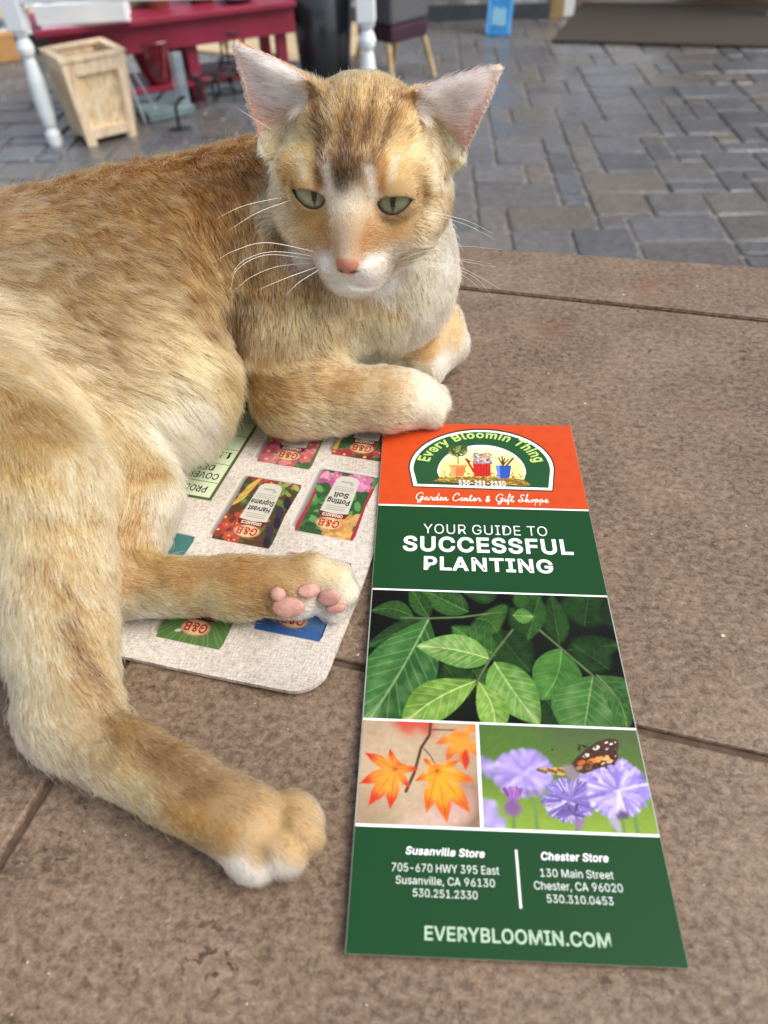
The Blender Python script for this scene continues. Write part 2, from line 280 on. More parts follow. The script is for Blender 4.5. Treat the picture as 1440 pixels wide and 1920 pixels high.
# ------------------------------------------------------------------ setting: paved floor
def paver_floor():
    unit = 0.108
    nx, ny = 78, 76
    ox, oy = -4.2, 0.55
    occ = np.zeros((nx, ny), bool)
    V, Fc, cols = [], [], []
    sizes = [(2, 1), (2, 2), (3, 2), (2, 2), (1, 1), (2, 1), (3, 2), (1, 2)]
    pal = [lin(c) for c in ('#5d5e63', '#605f61', '#58595e', '#62605f', '#5b5b5d', '#5e6066', '#635f5c')]
    ca, sa = math.cos(rad(-4)), math.sin(rad(-4))
    for j in range(ny):
        for i in range(nx):
            if occ[i, j]: continue
            random.shuffle(sizes)
            for (a, b) in sizes + [(1, 1)]:
                if i + a <= nx and j + b <= ny and not occ[i:i + a, j:j + b].any(): break
            occ[i:i + a, j:j + b] = True
            g = 0.0045
            x0, x1, y0, y1 = i * unit + g, (i + a) * unit - g, j * unit + g, (j + b) * unit - g
            dz = random.gauss(0, 0.0012); tx = random.gauss(0, 0.006); ty = random.gauss(0, 0.006)
            col = random.choice(pal) * random.uniform(1.02, 1.28)
            bw = 0.008
            base = len(V)
            def ring(ins, z, jit=0.0):
                pts = []
                cut = 0.010
                X0, X1, Y0, Y1 = x0 + ins, x1 - ins, y0 + ins, y1 - ins
                for (px, py) in ((X0 + cut, Y0), (X1 - cut, Y0), (X1, Y0 + cut), (X1, Y1 - cut), (X1 - cut, Y1), (X0 + cut, Y1), (X0, Y1 - cut), (X0, Y0 + cut)):
                    px += random.gauss(0, jit); py += random.gauss(0, jit)
                    zz = z + dz + tx * (px - (x0 + x1) / 2) + ty * (py - (y0 + y1) / 2)
                    pts.append((ox + px * ca - py * sa, oy + px * sa + py * ca, GROUND + zz))
                return pts
            for ins, z, jt in ((0, -0.03, 0.001), (0, -0.007, 0.001), (bw * 0.45, -0.002, 0.0006), (bw, 0.0, 0.0004)):
                V += ring(ins, z, jt)
            for k in range(3):
                for q in range(8):
                    Fc.append((base + k * 8 + q, base + k * 8 + (q + 1) % 8, base + (k + 1) * 8 + (q + 1) % 8, base + (k + 1) * 8 + q))
            Fc.append(tuple(base + 24 + q for q in range(8)))
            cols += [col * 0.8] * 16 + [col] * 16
    m, t, p = new_mat('tumbled_paver')
    a = t.nodes.new('ShaderNodeAttribute'); a.attribute_name = 'Col'
    tc = t.nodes.new('ShaderNodeTexCoord')
    n = t.nodes.new('ShaderNodeTexNoise'); n.inputs['Scale'].default_value = 55; n.inputs['Detail'].default_value = 8
    n2 = t.nodes.new('ShaderNodeTexNoise'); n2.inputs['Scale'].default_value = 4; n2.inputs['Detail'].default_value = 4
    for q in (n, n2): t.links.new(tc.outputs['Object'], q.inputs['Vector'])
    mx = t.nodes.new('ShaderNodeMix'); mx.data_type = 'RGBA'; mx.blend_type = 'MULTIPLY'; mx.inputs[0].default_value = 0.7
    r = t.nodes.new('ShaderNodeValToRGB'); r.color_ramp.elements[0].position = 0.3; r.color_ramp.elements[0].color = (0.5, 0.5, 0.5, 1); r.color_ramp.elements[1].position = 0.7; r.color_ramp.elements[1].color = (1.2, 1.18, 1.15, 1)
    t.links.new(n.outputs['Fac'], r.inputs[0]); t.links.new(a.outputs['Color'], mx.inputs[6]); t.links.new(r.outputs[0], mx.inputs[7])
    t.links.new(mx.outputs[2], p.inputs['Base Color'])
    mr = t.nodes.new('ShaderNodeMapRange'); mr.inputs[1].default_value = 0.3; mr.inputs[2].default_value = 0.7; mr.inputs[3].default_value = 0.2; mr.inputs[4].default_value = 0.36
    t.links.new(n2.outputs['Fac'], mr.inputs[0]); t.links.new(mr.outputs[0], p.inputs['Roughness'])
    b = t.nodes.new('ShaderNodeBump'); b.inputs['Strength'].default_value = 0.35; b.inputs['Distance'].default_value = 0.003
    t.links.new(n.outputs['Fac'], b.inputs['Height']); t.links.new(b.outputs[0], p.inputs['Normal'])
    p.inputs['Specular IOR Level'].default_value = 0.6
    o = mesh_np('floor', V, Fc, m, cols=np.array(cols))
    tag(o, 'grey tumbled concrete pavers laid in a mixed size pattern', kind='structure')
    g = MB().box((0, 0, 0), (240, 240, 0.1)).build('ground', noise_mat('sand_joint', '#6a6763', '#7f7b76', 30, 0.8))
    g.location = (0, 60, GROUND - 0.05 - 0.009)
    tag(g, kind='structure')
paver_floor()

tp = [at(-900, -60, GROUND), at(-300, 92, GROUND), at(330, 92, GROUND), at(560, 118, GROUND), at(700, 100, GROUND), at(700, -20, GROUND), at(300, -60, GROUND)]
tb = MB().prism([tuple(q[:2]) for q in tp], GROUND - 0.02, GROUND + 0.007).build('path', noise_mat('tan_concrete', '#b09c7c', '#c4b192', 7, 0.75))
tag(tb, kind='structure')

# ------------------------------------------------------------------ tiled table
TA = rad(-17.3)
TD = np.array([math.cos(TA), math.sin(TA)]); TN = np.array([-math.sin(TA), math.cos(TA)])
def tile_mat():
    m, t, p = new_mat('brown_stone_tile')
    tc = t.nodes.new('ShaderNodeTexCoord')
    mp = t.nodes.new('ShaderNodeMapping'); mp.inputs['Rotation'].default_value = (0, 0, rad(17)); mp.inputs['Scale'].default_value = (0.85, 1.0, 1.0)
    t.links.new(tc.outputs['Object'], mp.inputs[0])
    def nz(s, d, rgh=0.55, dist=0.0, vec=mp):
        n = t.nodes.new('ShaderNodeTexNoise'); n.inputs['Scale'].default_value = s; n.inputs['Detail'].default_value = d; n.inputs['Roughness'].default_value = rgh; n.inputs['Distortion'].default_value = dist
        t.links.new(vec.outputs[0], n.inputs['Vector']); return n
    def ramp(src, pts):
        r = t.nodes.new('ShaderNodeValToRGB')
        r.color_ramp.elements[0].position, r.color_ramp.elements[0].color = pts[0][0], (*lin(pts[0][1]), 1)
        r.color_ramp.elements[1].position, r.color_ramp.elements[1].color = pts[-1][0], (*lin(pts[-1][1]), 1)
        for ps, c in pts[1:-1]:
            e = r.color_ramp.elements.new(ps); e.color = (*lin(c), 1)
        t.links.new(src.outputs['Fac'], r.inputs[0]); return r
    def mix(mode, f, a, b):
        x = t.nodes.new('ShaderNodeMix'); x.data_type = 'RGBA'; x.blend_type = mode
        if isinstance(f, float): x.inputs[0].default_value = f
        else: t.links.new(f, x.inputs[0])
        t.links.new(a, x.inputs[6]); t.links.new(b, x.inputs[7]); return x.outputs[2]
    big = ramp(nz(20, 7, 0.66, 0.6), [(0.32, '#5e4c3e'), (0.5, '#786554'), (0.68, '#917e6d')])
    mid = ramp(nz(330, 8, 0.75, 0.3), [(0.37, '#2b211a'), (0.46, '#6c5b4c'), (0.55, '#8f7d6c'), (0.68, '#b0a08f')])
    col = mix('MIX', 0.50, big.outputs[0], mid.outputs[0])
    fine = ramp(nz(1100, 4, 0.7), [(0.3, '#6b5447'), (0.5, '#e0d8d0'), (0.7, '#ffffff')])
    col = mix('MULTIPLY', 0.55, col, fine.outputs[0])
    # dark pits in drifts
    pit = nz(300, 5, 0.6, 0.4); drift = nz(34, 5, 0.65)
    pm = t.nodes.new('ShaderNodeMath'); pm.operation = 'MULTIPLY'
    r1 = ramp(pit, [(0.57, '#000000'), (0.60, '#ffffff')]); r2 = ramp(drift, [(0.46, '#000000'), (0.64, '#ffffff')])
    t.links.new(r1.outputs[0], pm.inputs[0]); t.links.new(r2.outputs[0], pm.inputs[1])
    dk = t.nodes.new('ShaderNodeRGB'); dk.outputs[0].default_value = (*lin('#2e1d14'), 1)
    pf = t.nodes.new('ShaderNodeMath'); pf.operation = 'MULTIPLY'; pf.inputs[1].default_value = 0.78
    t.links.new(pm.outputs[0], pf.inputs[0])
    col = mix('MIX', pf.outputs[0], col, dk.outputs[0])
    # rusty stains
    st = ramp(nz(16, 3, 0.5, 0.4), [(0.62, '#000000'), (0.72, '#ffffff')])
    rs = t.nodes.new('ShaderNodeRGB'); rs.outputs[0].default_value = (*lin('#6e4a30'), 1)
    sf = t.nodes.new('ShaderNodeMath'); sf.operation = 'MULTIPLY'; sf.inputs[1].default_value = 0.42
    t.links.new(st.outputs[0], sf.inputs[0])
    col = mix('MIX', sf.outputs[0], col, rs.outputs[0])
    # pale grains
    vo = t.nodes.new('ShaderNodeTexVoronoi'); vo.inputs['Scale'].default_value = 95
    t.links.new(tc.outputs['Object'], vo.inputs['Vector'])
    lt = t.nodes.new('ShaderNodeMath'); lt.operation = 'LESS_THAN'; lt.inputs[1].default_value = 0.075
    t.links.new(vo.outputs['Distance'], lt.inputs[0])
    sp = t.nodes.new('ShaderNodeSeparateColor'); t.links.new(vo.outputs['Color'], sp.inputs[0])
    gt = t.nodes.new('ShaderNodeMath'); gt.operation = 'GREATER_THAN'; gt.inputs[1].default_value = 0.9
    t.links.new(sp.outputs[0], gt.inputs[0])
    gm = t.nodes.new('ShaderNodeMath'); gm.operation = 'MULTIPLY'
    t.links.new(lt.outputs[0], gm.inputs[0]); t.links.new(gt.outputs[0], gm.inputs[1])
    gf = t.nodes.new('ShaderNodeMath'); gf.operation = 'MULTIPLY'; gf.inputs[1].default_value = 0.7
    t.links.new(gm.outputs[0], gf.inputs[0])
    lc = t.nodes.new('ShaderNodeRGB'); lc.outputs[0].default_value = (*lin('#d8ccbf'), 1)
    col = mix('MIX', gf.outputs[0], col, lc.outputs[0])
    t.links.new(col, p.inputs['Base Color'])
    rg = t.nodes.new('ShaderNodeMapRange'); rg.inputs[3].default_value = 0.36; rg.inputs[4].default_value = 0.62
    t.links.new(nz(60, 5).outputs['Fac'], rg.inputs[0]); t.links.new(rg.outputs[0], p.inputs['Roughness'])
    b = t.nodes.new('ShaderNodeBump'); b.inputs['Strength'].default_value = 0.18; b.inputs['Distance'].default_value = 0.001
    t.links.new(mid.outputs[0], b.inputs['Height']); t.links.new(b.outputs[0], p.inputs['Normal'])
    p.inputs['Specular IOR Level'].default_value = 0.35
    return m
M_TILE = tile_mat()
table = empty('tiled_table', (0, 0, GROUND))
tag(table, 'brown stone tiled table top carrying the cat and the brochure', 'table')
def tloc(d, n): q = TD * d + TN * n; return (q[0], q[1])
tiles = MB()
S, gap = 0.3145, 0.0034
rows = [(-0.1575 + k * S, -0.1575 + (k + 1) * S) for k in (-1, 0, 1)]
for (n0, n1) in rows:
    for i in range(-3, 4):
        d0 = -0.155 + i * S; d1 = d0 + S
        c = tloc((d0 + d1) / 2, (n0 + n1) / 2)
        tiles.box((c[0], c[1], -0.006), (S - gap, S - gap, 0.012), TA, 0.0012)
# edge strip, its outer side a touch out of parallel as in the photo
e0, e1 = at(860, 458), at(1440, 498)
ed = (e1 - e0)[:2] / np.linalg.norm((e1 - e0)[:2])
nrow = rows[-1][1]
def edge_pt(d):
    a = TD * d + TN * nrow
    k = np.linalg.solve(np.array([TN, -ed]).T, e0[:2] - a)
    return a + TN * k[0]
for i in range(-3, 4):
    d0 = -0.155 + i * S + gap / 2; d1 = d0 + S - gap
    a, b = TD * d0 + TN * (nrow + gap / 2), TD * d1 + TN * (nrow + gap / 2)
    c, d = edge_pt(d1), edge_pt(d0)
    r = 0.004
    def lift(p, k, z): return (*(p + TN * k), z)
    tiles.hexa([lift(a, 0, -0.012), lift(b, 0, -0.012), lift(c, 0, -0.012), lift(d, 0, -0.012), lift(a, 0, -0.0008), lift(b, 0, -0.0008), lift(c, 0, -0.004), lift(d, 0, -0.004)])
    tiles.hexa([lift(a, 0.001, -0.0008), lift(b, 0.001, -0.0008), lift(c, -0.0, -0.004), lift(d, -0.0, -0.004), lift(a, 0.001, 0), lift(b, 0.001, 0), lift(c, -r, 0), lift(d, -r, 0)])
tt = tiles.build('tile_top', M_TILE, table); tt.location = (0, 0, -GROUND)
gq = [tloc(-0.155 - 3 * S, rows[0][0]), tloc(-0.155 + 4 * S, rows[0][0]), tuple(edge_pt(-0.155 + 4 * S) - TN * 0.003), tuple(edge_pt(-0.155 - 3 * S) - TN * 0.003)]
gr = MB().prism(gq, -0.03, -0.0024).build('grout_bed', noise_mat('dark_grout', '#46362c', '#5c4a3e', 200, 0.9, bump=0.4), table)
gr.location = (0, 0, -GROUND)
cq = [tloc(-0.155 - 2.8 * S, rows[0][0] + 0.04), tloc(-0.155 + 3.8 * S, rows[0][0] + 0.04), tuple(edge_pt(-0.155 + 3.8 * S) - TN * 0.06), tuple(edge_pt(-0.155 - 2.8 * S) - TN * 0.06)]
cb = MB().prism(cq, GROUND, -0.031).build('cabinet', noise_mat('brown_board', '#4a3528', '#5a4232', 12, 0.6), table)
cb.location = (0, 0, -GROUND)
# ------------------------------------------------------------------ lettering (outlines of a plain sans alphabet)
GLYPH = {}
for line in GLYPHS.strip('\n').split('\n'):
    head, _, rest = line[1:].partition(';')
    GLYPH[line[0]] = (int(head), [np.array([int(v) for v in l.split(',')], float).reshape(-1, 2) for l in rest.split('|')] if rest else [])
GLYPH['A'] = (GLYPH['A'][0], [np.array(l, float) for l in ([(2, 0), (36, 0), (59, 64), (160, 64), (183, 0), (217, 0), (128, 258), (91, 258)], [(69, 93), (109, 212), (150, 93)][::1])])
CAP = 258.0
def embolden(loop, d, sense=1.0):
    if not d: return loop
    e = np.roll(loop, -1, 0) - loop
    L = np.linalg.norm(e, axis=1, keepdims=True); L[L == 0] = 1
    nrm = np.stack([e[:, 1], -e[:, 0]], 1) / L
    a = nrm + np.roll(nrm, 1, 0)
    k = (a * a).sum(1, keepdims=True)
    ep_ = np.roll(e, 1, 0); notch = ((ep_[:, 0] * e[:, 1] - ep_[:, 1] * e[:, 0]) * sense < 0)[:, None]
    k = np.maximum(k, np.where(notch, 0.35, 1.5))
    return loop + 2 * a / k * d
def text_loops(s, bold=0.0, space=0.0):
    """list of glyph outlines (units: cap height = 1), width"""
    x, out = 0.0, []
    for ch in s:
        a, loops = GLYPH[ch]
        if loops:
            # outer loops run one way, holes the other: the signed area of the biggest gives the sense
            ar = [0.5 * np.sum(l[:, 0] * np.roll(l[:, 1], -1) - np.roll(l[:, 0], -1) * l[:, 1]) for l in loops]
            sg = 1.0 if ar[int(np.argmax(np.abs(ar)))] > 0 else -1.0
            for l in loops:
                out.append((embolden(l, bold * CAP * sg, sg) + [x, 0]) / CAP)
        x += a + space * CAP + bold * CAP
    return out, x / CAP
def fill_loops(loops):
    """2-D outlines -> triangulated (verts, faces)"""
    cu = bpy.data.curves.new('outline', 'CURVE'); cu.dimensions = '2D'; cu.fill_mode = 'BOTH'
    for l in loops:
        sp = cu.splines.new('POLY'); sp.points.add(len(l) - 1); sp.use_cyclic_u = True
        sp.points.foreach_set('co', np.c_[l, np.zeros(len(l)), np.ones(len(l))].ravel())
    ob = bpy.data.objects.new('outline', cu)
    me = bpy.data.meshes.new_from_object(ob)
    V = np.array([v.co[:2] for v in me.vertices]); Fc = [tuple(p.vertices) for p in me.polygons]
    bpy.data.objects.remove(ob); bpy.data.curves.remove(cu); bpy.data.meshes.remove(me)
    return V, Fc

class Ink:
    """flat printed shapes of one colour or several, one mesh"""
    def __init__(s): s.V, s.F, s.c = [], [], []
    def add(s, V, Fc, col, z=0.0):
        b = len(s.V)
        s.V += [(p[0], p[1], z) for p in V]; s.F += [tuple(i + b for i in f) for f in Fc]; s.c += [col] * len(V)
    def poly(s, pts, col, z=0.0):
        V, Fc = fill_loops([np.array(pts, float)]); s.add(V, Fc, col, z)
    def ring(s, outer, inner, col, z=0.0):
        V, Fc = fill_loops([np.array(outer, float), np.array(inner, float)]); s.add(V, Fc, col, z)
    def stroke(s, pts, wd, col, z=0.0):
        pts = np.array(pts, float)
        t = np.gradient(pts, axis=0); t /= np.maximum(np.linalg.norm(t, axis=1, keepdims=True), 1e-9)
        nn = np.c_[-t[:, 1], t[:, 0]] * (np.array(wd).reshape(-1, 1) if np.ndim(wd) else wd) / 2
        V = np.r_[pts + nn, pts - nn]; n = len(pts)
        s.add(V, [(i, i + 1, n + i + 1, n + i) for i in range(n - 1)], col, z)
    def text(s, st, p0, p1, cap, col, bold=0.0, shear=0.0, z=0.0, space=0.0):
        """lettering whose baseline runs from p0 to p1 (sheet metres), letters cap metres high"""
        loops, wd = text_loops(st, bold, space)
        p0, p1 = np.array(p0), np.array(p1)
        x0 = min(l[:, 0].min() for l in loops); x1 = max(l[:, 0].max() for l in loops)
        ex = (p1 - p0) / (x1 - x0); ey = np.array([-ex[1], ex[0]]); ey = ey / np.linalg.norm(ey) * cap
        V, Fc = fill_loops(loops)
        s.add([p0 + ex * (v[0] - x0 + shear * v[1] * cap / np.linalg.norm(ex)) + ey * v[1] for v in V], Fc, col, z)
    def build(s, name, place, mat, parent):
        return mesh_np(name, [place(*v) for v in s.V], s.F, mat, parent, cols=np.array(s.c))

class Canvas:
    """a printed picture: colours on a fine grid of vertices, painted with filled shapes"""
    def __init__(s, u0, v0, u1, v1, res, base):
        s.nx, s.ny = int(round((u1 - u0) / res)) + 1, int(round((v1 - v0) / res)) + 1
        s.U, s.Vv = np.meshgrid(np.linspace(u0, u1, s.nx), np.linspace(v0, v1, s.ny))
        s.res = res
        s.im = np.ones((s.ny, s.nx, 3)) * lin(base)
    def mask(s, pts):
        pts = np.asarray(pts, float); m = np.zeros(s.U.shape, float)
        for ox, oy in ((.25, .25), (-.25, .25), (.25, -.25), (-.25, -.25)):
            U, V = s.U + ox * s.res, s.Vv + oy * s.res
            ins = np.zeros(U.shape, bool)
            for (xa, ya), (xb, yb) in zip(pts, np.roll(pts, -1, 0)):
                if ya == yb: continue
                cr = ((ya > V) != (yb > V)) & (U < (xb - xa) * (V - ya) / (yb - ya) + xa)
                ins ^= cr
            m += ins
        return m / 4
    @staticmethod
    def blur(a, r):
        r = int(r)
        if r < 1: return a
        k = np.exp(-0.5 * (np.arange(-2 * r, 2 * r + 1) / r) ** 2); k /= k.sum()
        ax0 = a.ndim
        for ax in (0, 1):
            pad = [(0, 0)] * ax0; pad[ax] = (2 * r, 2 * r)
            b = np.pad(a, pad, 'edge'); o = np.zeros_like(a)
            for i, kk in enumerate(k):
                sl = [slice(None)] * ax0; sl[ax] = slice(i, i + a.shape[ax]); o += kk * b[tuple(sl)]
            a = o
        return a
    def lay(s, m, col, alpha=1.0):
        c = lin(col) if isinstance(col, str) else col
        m = (m * alpha)[..., None]
        s.im = s.im * (1 - m) + c * m
    def fill(s, pts, col, alpha=1.0, soft=0):
        s.lay(Canvas.blur(s.mask(pts), soft), col, alpha)
    def line(s, pts, wd, col, alpha=1.0):
        pts = np.asarray(pts, float); d = np.full(s.U.shape, 1e9)
        for a, b in zip(pts, pts[1:]):
            ab = b - a; t = np.clip(((s.U - a[0]) * ab[0] + (s.Vv - a[1]) * ab[1]) / max(ab @ ab, 1e-12), 0, 1)
            d = np.minimum(d, np.hypot(s.U - a[0] - t * ab[0], s.Vv - a[1] - t * ab[1]))
        s.lay(np.clip((wd / 2 - d) / s.res + 0.5, 0, 1), col, alpha)
    def blob(s, c, ra, col, alpha=1.0, rb=None, ang=0.0, hard=2.0):
        rb = rb or ra; x, y = s.U - c[0], s.Vv - c[1]
        ca, sa = math.cos(ang), math.sin(ang)
        q = ((x * ca + y * sa) / ra) ** 2 + ((-x * sa + y * ca) / rb) ** 2
        s.lay(np.clip((1 - q) * hard, 0, 1), col, alpha)
    def noise(s, amp, cell):
        g = RNG.normal(0, 1, (int(s.ny / cell) + 3, int(s.nx / cell) + 3))
        yy, xx = np.linspace(0, g.shape[0] - 1.01, s.ny), np.linspace(0, g.shape[1] - 1.01, s.nx)
        y0, x0 = yy.astype(int), xx.astype(int); fy, fx = (yy - y0)[:, None], (xx - x0)[None]
        n = g[y0][:, x0] * (1 - fy) * (1 - fx) + g[y0 + 1][:, x0] * fy * (1 - fx) + g[y0][:, x0 + 1] * (1 - fy) * fx + g[y0 + 1][:, x0 + 1] * fy * fx
        s.im = np.clip(s.im * (1 + amp * n[..., None]), 0, 1)
    def leaf(s, base, tip, wd, c1, c2, vein, bow=0.0, peak=0.42, soft=0, nv=5, edge=None):
        base, tip = np.array(base), np.array(tip); ax = tip - base; L = np.linalg.norm(ax); nn = np.array([-ax[1], ax[0]]) / L
        t = np.linspace(0, 1, 26)
        p = math.log(0.5) / math.log(peak)
        prof = np.sin(np.pi * t ** p) ** 0.85
        mid = base + ax * t[:, None] + nn * (bow * L * np.sin(np.pi * t))[:, None]
        Lf, Rt = mid + nn * (wd / 2 * prof)[:, None], mid - nn * (wd / 2 * prof)[:, None]
        c1, c2 = lin(c1) * 0.80, lin(c2) * 0.80
        if edge is not None: s.fill(np.r_[Lf, Rt[::-1]] * 1.0, edge, 1, soft + 1)
        s.fill(np.r_[Lf, mid[::-1]], c1, 1, soft); s.fill(np.r_[Rt, mid[::-1]], c2, 1, soft)
        # a lighter swell between the side veins
        for k in range(nv):
            tk = 0.1 + 0.75 * k / nv; i = int(tk * 25); j = min(25, i + 6)
            for side in (Lf, Rt):
                q = mid[i] + (side[j] - mid[i]) * np.linspace(0, 0.93, 6)[:, None]
                s.line(q, max(s.res * 1.1, L * 0.009), vein, 0.30)
                q2 = mid[min(25, i + 2)] + (side[min(25, j + 2)] - mid[min(25, i + 2)]) * 0.5
                s.blob(q2, wd * 0.15, lin(vein), 0.20, wd * 0.09, math.atan2(*(side[j] - mid[i])[::-1]), 1.0)
        s.line(mid[:25], max(s.res * 1.3, L * 0.014), vein, 0.75)
    def build(s, name, place, mat, parent, z):
        V = [place(u, v, z) for u, v in zip(s.U.ravel(), s.Vv.ravel())]
        i = np.arange(s.nx * s.ny).reshape(s.ny, s.nx)
        Fq = np.stack([i[:-1, :-1], i[:-1, 1:], i[1:, 1:], i[1:, :-1]], -1).reshape(-1, 4)
        return mesh_np(name, V, Fq, mat, parent, cols=s.im.reshape(-1, 3))

# ------------------------------------------------------------------ crumbs on the tiles
bm = bmesh.new(); rg = random.Random(9)
for _ in range(170):
    px, py = rg.uniform(-200, 1700), rg.uniform(470, 2000)
    x, y, _z = at(px, py)
    s_ = rg.choice([.0003, .0004, .0005, .0007, .0010]) * rg.uniform(.7, 1.3); a_ = rg.uniform(0, 6.28); k = rg.uniform(.25, 1)
    c_ = [bm.verts.new((x + s_ * math.cos(a_ + q * 2.094 + rg.uniform(-.5, .5)), y + s_ * k * math.sin(a_ + q * 2.094), .0001)) for q in range(3)]
    t_ = bm.verts.new((x, y, .0001 + s_ * .6)); bm.faces.new(c_)
    for q in range(3): bm.faces.new((c_[q], c_[(q + 1) % 3], t_))
me = bpy.data.meshes.new('crumbs'); bm.to_mesh(me); bm.free()
tag(link_mesh('crumbs', me, noise_mat('pale_crumb', '#b8a894', '#e6ddd0', 300, .8)), 'pale crumbs and grit scattered over the brown tiles', kind='stuff')

# ------------------------------------------------------------------ promotional counter mat
MA = rad(-16.8)
MX, MY = np.array([math.cos(MA), math.sin(MA)]), np.array([-math.sin(MA), math.cos(MA)])
MAT_Z = 0.0024
def mat_uv(px, py):
    q = at(px, py, MAT_Z)[:2]; return np.array([q @ MX, q @ MY])
def mat_place(u, v, dz=0.0):
    q = MX * u + MY * v
    # the near corner lifts a little off the table
    lift = 0.0035 * max(0.0, (u + 0.16) / 0.09) ** 2 * max(0.0, (0.20 - v) / 0.063) ** 2 if u > -0.16 and v < 0.20 else 0.0
    return (q[0], q[1], MAT_Z + dz + lift)
cmat = empty('counter_mat', (0, 0, 0))
tag(cmat, 'pale linen counter mat printed with upside down soil bags, under the cat', 'mat')
U0, U1, V0, V1 = -0.40, -0.0706, 0.1372, 0.330
def rrect(u0, v0, u1, v1, r, n=10):
    out = []
    for cx, cy, a0 in ((u1 - r, v0 + r, -90), (u1 - r, v1 - r, 0), (u0 + r, v1 - r, 90), (u0 + r, v0 + r, 180)):
        out += [(cx + r * math.cos(rad(a0 + 90 * k / n)), cy + r * math.sin(rad(a0 + 90 * k / n))) for k in range(n + 1)]
    return out
def cloth_mat():
    m, t, p = new_mat('linen_print')
    tc = t.nodes.new('ShaderNodeTexCoord'); mp = t.nodes.new('ShaderNodeMapping'); mp.inputs['Rotation'].default_value = (0, 0, -MA)
    t.links.new(tc.outputs['Object'], mp.inputs[0])
    outs = []
    for sc in ((2400, 260, 1), (260, 2400, 1)):
        q = t.nodes.new('ShaderNodeMapping'); q.inputs['Scale'].default_value = sc
        t.links.new(mp.outputs[0], q.inputs[0])
        n = t.nodes.new('ShaderNodeTexNoise'); n.inputs['Scale'].default_value = 1.0; n.inputs['Detail'].default_value = 3
        t.links.new(q.outputs[0], n.inputs['Vector']); outs.append(n.outputs['Fac'])
    ad = t.nodes.new('ShaderNodeMath'); ad.operation = 'ADD'; t.links.new(outs[0], ad.inputs[0]); t.links.new(outs[1], ad.inputs[1])
    hf = t.nodes.new('ShaderNodeMath'); hf.operation = 'MULTIPLY'; hf.inputs[1].default_value = 0.5; t.links.new(ad.outputs[0], hf.inputs[0])
    r = t.nodes.new('ShaderNodeValToRGB')
    r.color_ramp.elements[0].position = 0.36; r.color_ramp.elements[0].color = (*lin('#968f87'), 1)
    r.color_ramp.elements[1].position = 0.62; r.color_ramp.elements[1].color = (*lin('#dbd4cb'), 1)
    t.links.new(hf.outputs[0], r.inputs[0])
    n3 = t.nodes.new('ShaderNodeTexNoise'); n3.inputs['Scale'].default_value = 30; n3.inputs['Detail'].default_value = 4
    t.links.new(tc.outputs['Object'], n3.inputs['Vector'])
    r3 = t.nodes.new('ShaderNodeValToRGB'); r3.color_ramp.elements[0].position = 0.35; r3.color_ramp.elements[0].color = (0.82, 0.8, 0.77, 1); r3.color_ramp.elements[1].position = 0.6
    t.links.new(n3.outputs['Fac'], r3.inputs[0])
    mx = t.nodes.new('ShaderNodeMix'); mx.data_type = 'RGBA'; mx.blend_type = 'MULTIPLY'; mx.inputs[0].default_value = 1
    t.links.new(r.outputs[0], mx.inputs[6]); t.links.new(r3.outputs[0], mx.inputs[7])
    t.links.new(mx.outputs[2], p.inputs['Base Color']); p.inputs['Roughness'].default_value = 0.8; p.inputs['Specular IOR Level'].default_value = 0.2
    return m
bm = bmesh.new()
nu, nv = 60, 40
ol = rrect(U0, V0, U1, V1, 0.0125)
V, Fq = fill_loops([np.array(ol)])
bm.free()
# the sheet: a filled rounded outline, cut into strips so that the corner can lift
bm = bmesh.new()
vs = [bm.verts.new((p[0], p[1], 0)) for p in ol]; bm.faces.new(vs)
for k in range(1, nu):
    bmesh.ops.bisect_plane(bm, geom=bm.verts[:] + bm.edges[:] + bm.faces[:], plane_co=(U0 + (U1 - U0) * k / nu, 0, 0), plane_no=(1, 0, 0))
for k in range(1, nv):
    bmesh.ops.bisect_plane(bm, geom=bm.verts[:] + bm.edges[:] + bm.faces[:], plane_co=(0, V0 + (V1 - V0) * k / nv, 0), plane_no=(0, 1, 0))
top = bm.faces[:]
ex = bmesh.ops.extrude_face_region(bm, geom=top)
low = {v for v in ex['geom'] if isinstance(v, bmesh.types.BMVert)}
for v in bm.verts:
    v.co = Vector(mat_place(v.co.x, v.co.y, -0.0020 if v in low else 0.0))
bmesh.ops.recalc_face_normals(bm, faces=bm.faces)
me = bpy.data.meshes.new('sheet'); bm.to_mesh(me); bm.free()
link_mesh('sheet', me, cloth_mat(), cmat)
def c6(x, y): return mat_uv(x / 2.6667 + 200, y / 2.6667 + 780)
BW, BH = 0.0298, 0.0446
